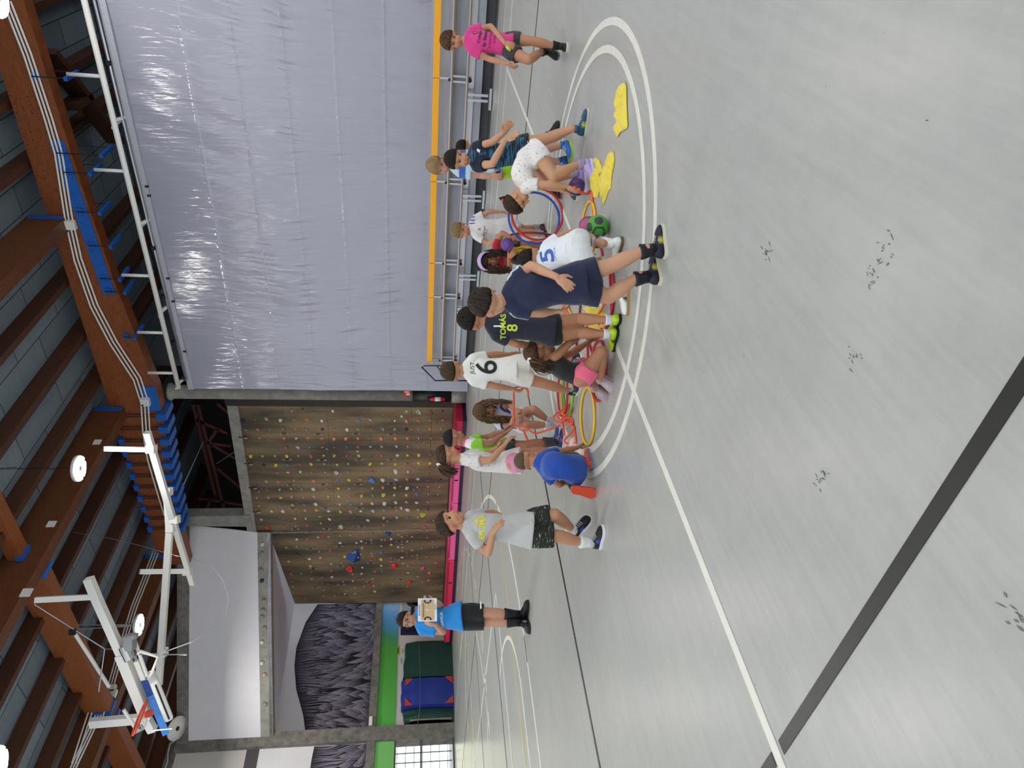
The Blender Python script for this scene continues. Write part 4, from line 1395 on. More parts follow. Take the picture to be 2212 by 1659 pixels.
tag(MB().tube([pb(x, y, 23.3) for x, y in ((377, 1601), (368, 1606), (363, 1625), (362, 1645), (357, 1659))], .014, 6).build('white_cable', M_whitemetal), 'loose white cable running down from the round disc', 'cable')

# ------------------------------------------------------------------ folded basketball goal under the roof and its frames
def P_at(x, y, d):
    return dep(x, y, d)


D1 = 15.2
t1 = empty('ceiling_frame', P_at(330, 970, D1), 'white square-tube frame hanging below the edge beam, between roof and white wall', 'frame')
Z_ = [P_at(318, 934, 14.2), P_at(378, 1138, 15.5), P_at(416, 1262, 16.4)]
MB().bar(Z_[0], Z_[1], .12, .12).build('long_tube', M_whitemetal, t1)
MB().bar(Z_[1], Z_[2], .11, .11).build('long_tube', M_whitemetal, t1)
MB().bar(P_at(227, 969, 14.4), P_at(327, 971, 14.4), .10, .10).build('hanger_tube', M_whitemetal, t1)
MB().bar(P_at(360, 1062, 15.3), P_at(366, 1150, 15.4), .12, .12).build('cross_tube', M_whitemetal, t1)
MB().bar(P_at(366, 1150, 15.4), P_at(343, 1480, 15.6), .13, .13).build('long_tube', M_whitemetal, t1)
MB().bar(P_at(302, 1235, 15.5), P_at(408, 1234, 16.2), .11, .11).build('hanger_tube', M_whitemetal, t1)
for x, y, d in ((327, 970, 14.4), (362, 1062, 15.3), (378, 1122, 15.4), (369, 1140, 15.4), (405, 1234, 16.2), (352, 1409, 15.6)):
    MB().obox(P_at(x, y, d), CR, CU, CF, .17, .17, .17).build('joint_bracket', M_whitemetal, t1)
D2 = 13.5
g = empty('basketball_goal', P_at(300, 1450, D2), 'folded basketball goal hung from white booms under the roof', 'basketball goal')
MB().bar(P_at(191, 1249, D2 - .4), P_at(208, 1291, D2 - .3), .15, .15).build('boom', M_whitemetal, g)
MB().bar(P_at(208, 1291, D2 - .3), P_at(262, 1412, D2), .15, .15).build('boom', M_whitemetal, g)
MB().bar(P_at(262, 1412, D2), P_at(318, 1550, D2 + .4), .19, .19).build('boom', M_whitemetal, g)
MB().bar(P_at(76, 1296, D2 - .6), P_at(210, 1289, D2 - .3), .10, .10).build('hanger_tube', M_whitemetal, g)
MB().bar(P_at(195, 1562, D2 + .2), P_at(316, 1552, D2 + .4), .15, .15).build('hanger_tube', M_whitemetal, g)
MB().bar(P_at(316, 1552, D2 + .4), P_at(330, 1578, D2 + .5), .15, .15).build('boom_end', M_whitemetal, g)
MB().tube([P_at(160, 1366, D2), P_at(236, 1484, D2 + .3)], .035, 8).build('thin_rod', M_whitemetal, g)
MB().tube([P_at(267, 1533, D2 + .2), P_at(297, 1580, D2 + .3)], .035, 8).build('thin_rod', M_whitemetal, g)
MB().obox(P_at(158, 1365, D2), CR, CU, CF, .1, .12, .1).build('rod_end', M_black, g)
w_ = empty('winch', P_at(277, 1404, D2 - .1))
w_.parent = g
w_.location = V(P_at(277, 1404, D2 - .1)) - V(g.location)
WORLD_ORIGIN['winch'] = V(P_at(277, 1404, D2 - .1))
bpy.data.objects.remove(w_)
MB().tube([P_at(268, 1396, D2 - .1), P_at(282, 1424, D2 - .1)], .11, 14).build('winch_drum', M_alu, g)
MB().obox(P_at(280, 1388, D2 - .1), CR, CU, CF, .3, .2, .2).build('winch_motor', mat('motor_grey', '#8a8c8c', .5), g, bevel=.03)
MB().tube([P_at(287, 1378, D2 - .1), P_at(287, 1370, D2 - .1)], .1, 14).build('motor_cap', mat('motor_grey', '#8a8c8c', .5), g)
MB().tube([P_at(291, 1384, D2), P_at(318, 1460, D2 + .2)], .035, 8).build('thin_rod', M_whitemetal, g)
MB().bar(P_at(295, 1427, D2 + .1), P_at(311, 1467, D2 + .2), .09, .09).build('side_arm', M_whitemetal, g)
MB().tube([P_at(297, 1412, D2 - .2), P_at(304, 1407, D2 - .2), P_at(341, 1419, D2 - .2), P_at(328, 1453, D2 - .2), P_at(320, 1466, D2)], .03, 8).build('bent_rod', M_whitemetal, g, True)
for p, q_ in (((74, 1306), (226, 1402)), ((226, 1402), (262, 1402)), ((226, 1402), (213, 1494)), ((290, 1414), (345, 1412)), ((345, 1412), (414, 1387)), ((352, 1414), (404, 1414)), ((166, 1350), (284, 1350)), ((166, 1359), (284, 1352)), ((328, 1578), (372, 1574))):
    MB().tube([P_at(*p, D2), P_at(*q_, D2)], .012, 6).build('steel_wire', M_alu, g)
bb = MB()
c0, c1 = P_at(311, 1467, D2 + .2), P_at(358, 1584, D2 + .6)
dv = V((c1 - c0).tolist()).normalized()
nv = V(ray(338, 1525).tolist()).normalized()
nv = (nv - dv * nv.dot(dv)).normalized()
sv = dv.cross(nv)
mid = V(((c0 + c1) / 2).tolist())
LN = (V(c1) - V(c0)).length
o = MB().obox(mid + sv * 0 + nv * .5, nv, sv, dv, 1.05, .05, LN).build('backboard', mat('backboard_white', '#e3e3e1', .4), g)
WORLD_ORIGIN[o.name] = V(g.location)
MB().obox(mid - nv * .03 - dv * (LN * .36) + nv * 0, nv, sv, dv, .05, .13, LN * .28).build('edge_pad', mat('pad_dark_blue', '#1d3f8a', .5), g)
MB().obox(mid - nv * .03 + dv * (LN * .14), nv, sv, dv, .05, .13, LN * .72).build('edge_pad', mat('pad_blue', '#4a8fe0', .5), g)
sgn = 1 if sv.dot(V((-CU).tolist())) > 0 else -1
pm = P_at(345, 1503, D2 + .3)
MB().obox(V(pm), nv, sv, dv, .5, .17, LN * .72).build('support_box', M_whitemetal, g, bevel=.05)
MB().obox(V(pm) - nv * .255, nv, sv, dv, .02, .03, LN * .62).build('box_slot', M_black, g)
rc = V(P_at(302, 1550, D2 - .1))
RA, RB = dv, nv
ring = [rc + RA * .0 + (sv * .20 * math.cos(t) * sgn + V(CR.tolist()) * -.0) + V((CU * .24 * math.cos(t)).tolist()) * .0 + (dv * .10 * math.cos(t) + V((CF * .26 * math.sin(t)).tolist()) + V((CR * .21 * math.sin(t)).tolist())) + V((CU * .26 * math.cos(t)).tolist()) for t in np.linspace(0, 2 * math.pi, 25)[:-1]]
MB().tube(ring, .022, 8, closed=True).build('rim', mat('rim_orange', '#d2492a', .4), g, True)
MB().bar(rc + (V(P_at(325, 1539, D2)) - rc) * .5, P_at(327, 1539, D2 + .1), .1, .1).build('rim_bracket', mat('rim_orange', '#d2492a', .4), g)
b = MB()
tip = V(P_at(318, 1572, D2))
for i in range(12):
    p = ring[i * 2]
    for s in (1, -1):
        q1 = ring[(i * 2 + s * 2) % 24].lerp(tip, .45)
        b.tube([p, q1, ring[(i * 2) % 24].lerp(tip, .8)], .006, 5)
b.build('net', mat('net_cord', '#dcd8d0', .8), g)
for p, q_ in (((158, 1180), (235, 1162)), ((235, 1162), (335, 1190)), ((335, 1190), (405, 1218))):
    pass
tag(MB().tube([P_at(x, y, 15.9 + .01 * i) for i, (x, y) in enumerate(((160, 1150), (238, 1163), (300, 1178), (380, 1200), (410, 1206), (452, 1218), (480, 1250), (494, 1290), (488, 1330), (470, 1350), (450, 1362), (415, 1388)))], .006, 5).build('slack_wire', M_alu), 'thin slack wire drooping in front of the white upper wall', 'wire')
q = flr(-8, -6, 7.8)
high_bay(q[0], q[1], 7.8, 'lit round lamp cut off by the picture corner above the curtain', r=.3)
# lit lamp strip at the lower corner of the roof
q = flr(-12, 1660, 7.2)
high_bay(q[0], q[1], 7.2, 'lit round lamp cut off by the picture corner, under the roof', r=.3)

# ------------------------------------------------------------------ people
CROP = {'A': (900, 0, 3.95), 'B': (900, 220, 5.53), 'C': (960, 420, 5.53), 'D': (960, 560, 4.424), 'E': (900, 760, 5.027), 'F': (900, 920, 5.027), 'G': (820, 1230, 6.144), 'X': (0, 0, 1.0)}
CRv, CUv, CFv = V(CR.tolist()), V(CU.tolist()), V(CF.tolist())


def cdir(t):
    """direction given as (right, up, away) of the upright view"""
    return (CRv * t[0] + V((0, 0, 1)) * t[1] + V((CF[0], CF[1], 0)).normalized() * t[2]).normalized()


def pix(cr, x, y, D):
    ox, oy, s = CROP[cr]
    return V(dep(ox + x / s, oy + y / s, D).tolist())


def depth_of(px, py):
    return float((flr(px, py) - CP) @ CF)


def tint_mat(name, rough=.6, bump=.25, bscale=60, sheen=.0, spec=.35, prn=None, sub=0.0):
    key = 'tint_' + name
    if key in MATS:
        return MATS[key]
    m = mat(key, '#ffffff', rough, bump=bump, bscale=bscale, sheen=sheen, spec=spec, sub=sub)
    N, L = m.node_tree.nodes, m.node_tree.links
    a = N.new('ShaderNodeAttribute')
    a.attribute_name = 'tint'
    b = N['Principled BSDF']
    out = a.outputs['Color']
    if prn:
        col, scale, lo, hi, st, typ = prn
        tc = N.new('ShaderNodeTexCoord')
        mp = N.new('ShaderNodeMapping')
        mp.inputs['Scale'].default_value = st
        L.new(tc.outputs['Object'], mp.inputs['Vector'])
        if typ == 'wave':
            n = N.new('ShaderNodeTexWave')
            n.inputs['Distortion'].default_value = 6
            n.inputs['Detail'].default_value = 3
            n.inputs['Detail Scale'].default_value = 2.5
        elif typ == 'vor':
            n = N.new('ShaderNodeTexVoronoi')
            n.feature = 'DISTANCE_TO_EDGE'
        else:
            n = N.new('ShaderNodeTexNoise')
            n.inputs['Detail'].default_value = 3
        n.inputs['Scale'].default_value = scale
        L.new(mp.outputs[0], n.inputs['Vector'])
        r = N.new('ShaderNodeValToRGB')
        r.color_ramp.elements[0].position, r.color_ramp.elements[1].position = lo, hi
        r.color_ramp.elements[0].color = (0, 0, 0, 1)
        r.color_ramp.elements[1].color = (1, 1, 1, 1)
        L.new(n.outputs['Distance' if typ == 'vor' else 'Fac'], r.inputs[0])
        x = N.new('ShaderNodeMix')
        x.data_type = 'RGBA'
        L.new(r.outputs[0], x.inputs[0])
        L.new(out, x.inputs[6])
        x.inputs[7].default_value = (*lin(col), 1)
        out = x.outputs[2]
    L.new(out, b.inputs['Base Color'])
    return m


M_skin = tint_mat('skin', .5, .08, 180, spec=.4)
M_cloth = tint_mat('cloth', .75, .35, 22, sheen=.2)
M_hair = tint_mat('hair', .6, .0, spec=.22)
M_shoe = tint_mat('shoe', .5, .15, 90)


def remeshed(b, name, vox, m, base, parent, origin, smooth=4, paint=None, post=None):
    """joins the shapes of b into one continuous skin"""
    me = bpy.data.meshes.new(name)
    me.from_pydata(b.v, [], b.f)
    bm = bmesh.new()
    bm.from_mesh(me)
    bmesh.ops.recalc_face_normals(bm, faces=bm.faces)
    bm.to_mesh(me)
    bm.free()
    o = bpy.data.objects.new(name, me)
    COL.objects.link(o)
    r = o.modifiers.new('r', 'REMESH')
    r.mode = 'VOXEL'
    r.voxel_size = vox
    s = o.modifiers.new('s', 'SMOOTH')
    s.factor = .5
    s.iterations = smooth
    dg = bpy.context.evaluated_depsgraph_get()
    m2 = bpy.data.meshes.new_from_object(o.evaluated_get(dg))
    o.modifiers.clear()
    o.data = m2
    bpy.data.meshes.remove(me)
    m2.name = name
    n = len(m2.vertices)
    co = np.empty(n * 3, np.float32)
    m2.vertices.foreach_get('co', co)
    co = co.reshape(-1, 3)
    if post is not None:
        no = np.empty(n * 3, np.float32)
        m2.vertices.foreach_get('normal', no)
        co = post(co.astype(np.float64), no.reshape(-1, 3).astype(np.float64))
    col = np.ones((n, 4), np.float32)
    col[:, :3] = lin(base)
    if paint is not None:
        paint(co, col)
    at = m2.attributes.new('tint', 'FLOAT_COLOR', 'POINT')
    at.data.foreach_set('color', col.ravel())
    og = np.array(origin)
    m2.vertices.foreach_set('co', (co - og).astype(np.float32).ravel())
    m2.polygons.foreach_set('use_smooth', [True] * len(m2.polygons))
    m2.materials.clear()
    m2.materials.append(m)
    m2.update()
    if parent is not None:
        o.parent = parent
        o.location = V(origin) - WORLD_ORIGIN[parent.name]
    else:
        o.location = V(origin)
    WORLD_ORIGIN[o.name] = V(origin)
    return o


def tinted(o, base, paint=None):
    me = o.data
    n = len(me.vertices)
    col = np.ones((n, 4), np.float32)
    col[:, :3] = lin(base)
    if paint:
        co = np.empty(n * 3, np.float32)
        me.vertices.foreach_get('co', co)
        paint(co.reshape(-1, 3) + np.array(WORLD_ORIGIN[o.name]), col)
    me.attributes.new('tint', 'FLOAT_COLOR', 'POINT').data.foreach_set('color', col.ravel())
    return o


def limb(b, pts, rad, seg=12):
    """tapered limb with round joints"""
    for i in range(len(pts) - 1):
        p, q = V(pts[i]), V(pts[i + 1])
        r0, r1, bul = rad[i]
        n = 6
        b.ball(p, r0, seg, 8)
        b.ball(q, r1, seg, 8)
        b.tube([p.lerp(q, t / n) for t in range(n + 1)], [r0 + (r1 - r0) * t / n + bul * math.sin(math.pi * min(1, (t / n) * 1.35)) * (t / n < .75) for t in range(n + 1)], seg)


def hand(b, wr, d, pn, k, side, curl=.5, spread=.0):
    d = V(d).normalized()
    pn = V(pn)
    pn = (pn - d * pn.dot(d)).normalized()
    wv = d.cross(pn) * side
    b.ell(wr + d * .034 * k, d * .040 * k, wv * .030 * k, pn * .0135 * k, 12, 8)
    b.ell(wr + d * .052 * k, d * .022 * k, wv * .031 * k, pn * .0115 * k, 12, 8)
    for i, ln in enumerate((.046, .052, .048, .038)):
        p = wr + (d * .064 + wv * (.0235 - .0157 * i)) * k
        a0 = curl * .5
        dir1 = (d * math.cos(a0) + pn * math.sin(a0) + wv * spread * (1.5 - i) * .3).normalized()
        a1 = curl * 1.4
        dir2 = (d * math.cos(a1) + pn * math.sin(a1) + wv * spread * (1.5 - i) * .3).normalized()
        q = p + dir1 * ln * .55 * k
        e = q + dir2 * ln * .55 * k
        b.cone(p, q, .0083 * k, .0076 * k, 8)
        b.cone(q, e, .0076 * k, .006 * k, 8)
    p = wr + (d * .022 + wv * .024) * k
    q = p + (d * .65 + wv * .7 + pn * .35).normalized() * .030 * k
    e = q + (d * .9 + wv * .25 + pn * .5 * curl).normalized() * .028 * k
    b.cone(p, q, .0115 * k, .009 * k, 8)
    b.cone(q, e, .009 * k, .0065 * k, 8)


def torso_rings(J, k, grow, t0, t1, n=12, wf=1.0, flare=0.0):
    pc = (J['hl'] + J['hr']) / 2
    cc = (J['sl'] + J['sr']) / 2
    nk = J['nk']
    ctl = J.get('sp') or (pc + cc) / 2
    hx = (J['hr'] - J['hl']).normalized()
    sx = (J['sr'] - J['sl']).normalized()
    half = (J['sr'] - J['sl']).length / 2
    WT = [(-.3, .096), (-.12, .094), (0, .092), (.35, .080), (.7, .092), (.88, .098), (1.0, .072), (1.12, .046)]
    DT = [(-.3, .070), (-.12, .070), (0, .068), (.35, .060), (.7, .070), (.88, .062), (1.0, .048), (1.12, .040)]
    rings = []
    for i in range(n + 1):
        t = t0 + (t1 - t0) * i / n

        def sp(t):
            if t <= 1:
                return pc * ((1 - t) ** 2) + (ctl * 2 - (pc + cc) * .5) * (2 * t * (1 - t)) + cc * t * t if t >= 0 else pc + (pc - ctl).normalized() * (-t) * (cc - pc).length
            return cc.lerp(nk, (t - 1) / .12 * .8)
        p = sp(t)
        ax = (sp(min(t + .04, 1.12)) - sp(t - .04)).normalized()
        rx = hx.lerp(sx, min(max(t, 0), 1))
        rx = (rx - ax * rx.dot(ax)).normalized()
        fx = ax.cross(rx)
        w_ = (float(np.interp(t, [a for a, _ in WT], [c for _, c in WT])) * k * wf + grow + flare * k * max(0, .45 - t))
        d_ = (float(np.interp(t, [a for a, _ in DT], [c for _, c in DT])) * k * wf + grow + flare * 1.5 * k * max(0, .45 - t))
        rings.append([p + rx * w_ * math.cos(a) * (1 - .12 * abs(math.sin(2 * a))*0) + fx * d_ * math.sin(a) for a in np.linspace(0, 2 * math.pi, 21)[:-1]])
    return rings


def hair_mesh(c, f, u, l, style, hs, seed, k=1.0):
    """cap following the skull plus individual locks"""
    r = random.Random(seed)
    cc = c + (u * .02 - f * .01) * hs
    R_ = (.0745 * hs, .0915 * hs, .0855 * hs)
    b = MB()

    def pt(dl, df, du, s=1.0):
        return cc + (l * dl * R_[0] + f * df * R_[1] + u * du * R_[2]) * s

    def line(df, dl):
        base = -.62 + (.62 - .10) * (1 + df) if df < 0 else -.10 + .58 * df ** .8
        if style == 'long':
            base = min(base, -.3 + .75 * max(df, 0))
        return base
    n, m_ = 32, 20
    rings = []
    for i in range(m_ + 1):
        t = -math.pi / 2 + math.pi * i / m_
        ring = []
        for j in range(n):
            a = 2 * math.pi * j / n
            dl, df, du = math.cos(t) * math.sin(a), math.cos(t) * math.cos(a), math.sin(t)
            e = du - line(df, dl)
            s = .90 if e < -.08 else .90 + (e + .08) / .16 * .13 if e < .08 else 1.03
            if style == 'buzz':
                s = min(s, 1.0)
            ring.append(pt(dl, df, du, s + .012 * noise.noise((dl * 5 + seed, df * 5, du * 5))))
        rings.append(ring)
    b.loft(rings)
    N_ = {'short': 1300, 'buzz': 0, 'curly': 1100, 'bowl': 1300, 'long': 900, 'pony': 1000}[style]
    tie = pt(0, -1.0, .05, 1.1) if style == 'pony' else None
    whorl = V((0, -.35, .93))
    for q in range(N_):
        while True:
            d = V((r.gauss(0, 1), r.gauss(0, 1), r.gauss(0, 1))).normalized()
            if d.z > line(d.y, d.x) + .02:
                break
        ln = {'short': .045, 'curly': .035, 'bowl': .085, 'long': .05, 'pony': .09}[style] * r.uniform(.7, 1.3) * hs
        path, rad = [], []
        nst = 5
        dd = d.copy()
        ph = r.uniform(0, 6.3)
        for s_ in range(nst + 1):
            lift = 1.03 + (.05 if style in ('short', 'curly') else .025) * math.sin(math.pi * s_ / nst * .8) * r.uniform(.5, 1.2)
            p = pt(dd.x, dd.y, dd.z, lift)
            if style == 'curly':
                p = p + (l * math.cos(ph + s_ * 1.9) + u * math.sin(ph + s_ * 1.9)) * .008 * hs
            path.append(p)
            rad.append((.0033 if style != 'curly' else .0048) * hs * r.uniform(.7, 1.4) * (1 - .75 * (s_ / nst) ** 1.6))
            if tie is not None:
                tv = V((0, -1, .05))
                step = (tv - dd * tv.dot(dd))
            else:
                step = (dd - whorl * dd.dot(whorl))
                if d.y > .3 and style in ('short', 'bowl'):
                    step = step + V((.5, .2, 0))
                step = step - dd * step.dot(dd)
            if step.length < 1e-3:
                step = V((r.uniform(-1, 1), 1, 0))
            dd = (dd + step.normalized() * ln / nst / .085 / hs + V((r.uniform(-1, 1), r.uniform(-1, 1), r.uniform(-1, 1))) * .03).normalized()
        b.tube(path, rad, 4)
    if style == 'long':
        for q in range(560):
            a = r.uniform(-2.55, 2.55) + math.pi
            dl, df = math.sin(a), math.cos(a)
            st = pt(dl * .98, df * .98, r.uniform(-.25, .35), 1.06)
            L_ = r.uniform(.10, .27) * hs
            path, rad = [], []
            ph, am = r.uniform(0, 6.3), r.uniform(.006, .013)
            out = (l * dl + f * df)
            for s_ in range(9):
                t = s_ / 8
                p = st + V((0, 0, -1)) * L_ * t + out * (.035 * math.sin(t * 2.2)) * hs + (l * math.cos(ph + t * 11) + f * math.sin(ph + t * 11)) * am
                path.append(p)
                rad.append(.0052 * hs * (1 - .7 * t ** 2))
            b.tube(path, rad, 5)
    if style == 'pony':
        for q in range(110):
            L_ = r.uniform(.13, .19) * hs
            path, rad = [], []
            o1, o2 = r.gauss(0, .010), r.gauss(0, .010)
            for s_ in range(8):
                t = s_ / 7
                p = tie + (-f * .07 * math.sin(t * 1.4)) + V((0, 0, -1)) * L_ * t * t ** .3 + (l * o1 + f * o2) * (1 + 2.2 * t * (1 - t * .5)) + l * .01 * math.sin(t * 6 + o1 * 300)
                path.append(p)
                rad.append(.0048 * hs * (1 - .7 * t ** 2))
            b.tube(path, rad, 5)
    return b, tie


def shoe_local(k):
    return [(0, .050, .016), (.02, .062, .023), (.08, .074, .031), (.2, .080, .034), (.32, .079, .032), (.45, .068, .033), (.6, .056, .038), (.72, .050, .041), (.84, .045, .040), (.93, .038, .034), (.98, .030, .024), (1.0, .022, .014)]


def make_shoe(parent, ank, fwd, up, k, col, sole, planted, accent=None, L0=.205, lace='#d8d8d8'):
    L = L0 * k
    fwd, up = V(fwd).normalized(), V(up)
    up = (up - fwd * up.dot(fwd)).normalized()
    sd = fwd.cross(up)
    base = ank - up * .072 * k if not planted else V((ank.x, ank.y, 0))
    h0 = base - fwd * L * .24
    b = MB()
    rings = []
    for t, hh, ww in shoe_local(k):
        c = h0 + fwd * L * t + up * .016 * k
        ring = []
        for a in np.linspace(0, math.pi, 9):
            ring.append(c + sd * ww * k * math.copysign(abs(math.cos(a)) ** .75, math.cos(a)) + up * (hh - .016) * k * math.sin(a) ** .8)
        rings.append(ring)
    b.loft(rings)
    # tongue / collar
    b.tube([h0 + fwd * L * .24 + up * .06 * k, h0 + fwd * L * .235 + up * .092 * k], [.033 * k, .031 * k], 12)
    o = b.build('shoe', M_shoe, parent, True)

    def pnt(co, c_):
        if accent:
            e = (co - np.array(h0)) @ np.array(fwd) / L
            hgt = (co - np.array(h0)) @ np.array(up)
            msk = ((e * 9).astype(int) % 2 == 0) & (e > .35) & (e < .7) & (hgt < .05 * k)
            c_[msk, :3] = lin(accent)
    tinted(o, col, pnt)
    b = MB()
    for i_ in range(4):
        t_ = .40 + .075 * i_
        hh_ = float(np.interp(t_, [q[0] for q in shoe_local(k)], [q[1] for q in shoe_local(k)])) * k
        c = h0 + fwd * L * t_ + up * (hh_ + .002 * k)
        b.tube([c - sd * .019 * k - up * .007 * k, c + up * .001, c + sd * .019 * k - up * .007 * k], .003 * k, 5)
    tinted(b.build('lace', M_shoe, o, True), lace)
    b = MB()
    rings = []
    for t, hh, ww in shoe_local(k):
        c = h0 + fwd * (L * (t * 1.03 - .012))
        w_ = ww * 1.1 * k
        rings.append([c + sd * w_, c + sd * w_ * 1.02 + up * .02 * k, c - sd * w_ * 1.02 + up * .02 * k, c - sd * w_])
    b.loft(rings)
    s_ = b.build('sole', M_shoe, o)
    tinted(s_, sole)
    return o, h0 + fwd * L * .24


def decal(surface, text, at, right, upv, nrm, size, col, name='print', align='CENTER', extrude=.0015, off=.003, bold=.0):
    """lettering laid on a garment: flat letters projected onto its surface"""
    cu_ = bpy.data.curves.new(name, 'FONT')
    cu_.body = text
    cu_.size = size
    cu_.align_x = align
    cu_.align_y = 'CENTER'
    cu_.offset = bold
    t_ = bpy.data.objects.new(name, cu_)
    COL.objects.link(t_)
    dg = bpy.context.evaluated_depsgraph_get()
    me = bpy.data.meshes.new_from_object(t_.evaluated_get(dg))
    bpy.data.objects.remove(t_)
    bpy.data.curves.remove(cu_)
    bm = bmesh.new()
    bm.from_mesh(me)
    bmesh.ops.triangulate(bm, faces=bm.faces)
    for _ in range(6):
        ed = [e for e in bm.edges if e.calc_length() > .011]
        if not ed:
            break
        bmesh.ops.subdivide_edges(bm, edges=ed, cuts=1, use_grid_fill=False)
        bmesh.ops.triangulate(bm, faces=[f for f in bm.faces if len(f.verts) > 3])
    return project(bm, me, surface, at, right, upv, nrm, col, name, off)


def project(bm, me, surface, at, right, upv, nrm, col, name, off):
    so_ = WORLD_ORIGIN[surface.name]
    tree = BVHTree.FromPolygons([v.co + so_ for v in surface.data.vertices], [p.vertices[:] for p in surface.data.polygons])
    right, upv, nrm = V(right).normalized(), V(upv).normalized(), V(nrm).normalized()
    for v in bm.verts:
        p = at + right * v.co.x + upv * v.co.y
        hit = tree.ray_cast(p + nrm * .35, -nrm, .8)
        q = hit[0] if hit[0] is not None else p
        v.co = q + nrm * off - V(at)
    bm.normal_update()
    bm.to_mesh(me)
    bm.free()
    me.materials.clear()
    me.materials.append(mat('print_' + col[1:], col, .6))
    o = bpy.data.objects.new(name, me)
    COL.objects.link(o)
    o.parent = surface
    o.location = V(at) - so_
    WORLD_ORIGIN[o.name] = V(at)
    return o


def chest(p, t, shift=0.0):
    """place on the front of a torso: point, reading direction, up, outward"""
    Q = p['Q']
    cc2, pc2 = (Q['sl'] + Q['sr']) / 2, p['pc']
    rt = (Q['sl'] - Q['sr']).normalized()
    ax = (cc2 - pc2).normalized()
    rt = (rt - ax * rt.dot(ax)).normalized()
    return cc2.lerp(pc2, t) + rt * shift, rt, ax, rt.cross(ax)


def patch(surface, pts, at, right, upv, nrm, col, name='print', off=.003):
    """flat shapes (list of polygons in right/up coordinates) laid on a garment"""
    me = bpy.data.meshes.new(name)
    bm = bmesh.new()
    for poly in pts:
        bm.faces.new([bm.verts.new((x, y, 0)) for x, y in poly])
    bmesh.ops.triangulate(bm, faces=bm.faces)
    for _ in range(3):
        bmesh.ops.subdivide_edges(bm, edges=[e for e in bm.edges if e.calc_length() > .02], cuts=1)
        bmesh.ops.triangulate(bm, faces=bm.faces)
    return project(bm, me, surface, at, right, upv, nrm, col, name, off)


WR = random.Random(2)


def wrinkle(seed, amp=.004):
    def post(co, no):
        for i in range(len(co)):
            p = co[i]
            d = noise.noise((p[0] * 9 + p[2] * 5, p[1] * 9 + seed, p[2] * 7)) * amp + noise.noise((p[0] * 26, p[1] * 26 + seed, p[2] * 14 + p[0] * 10)) * amp * .45
            co[i] = p + no[i] * d
        return co
    return post


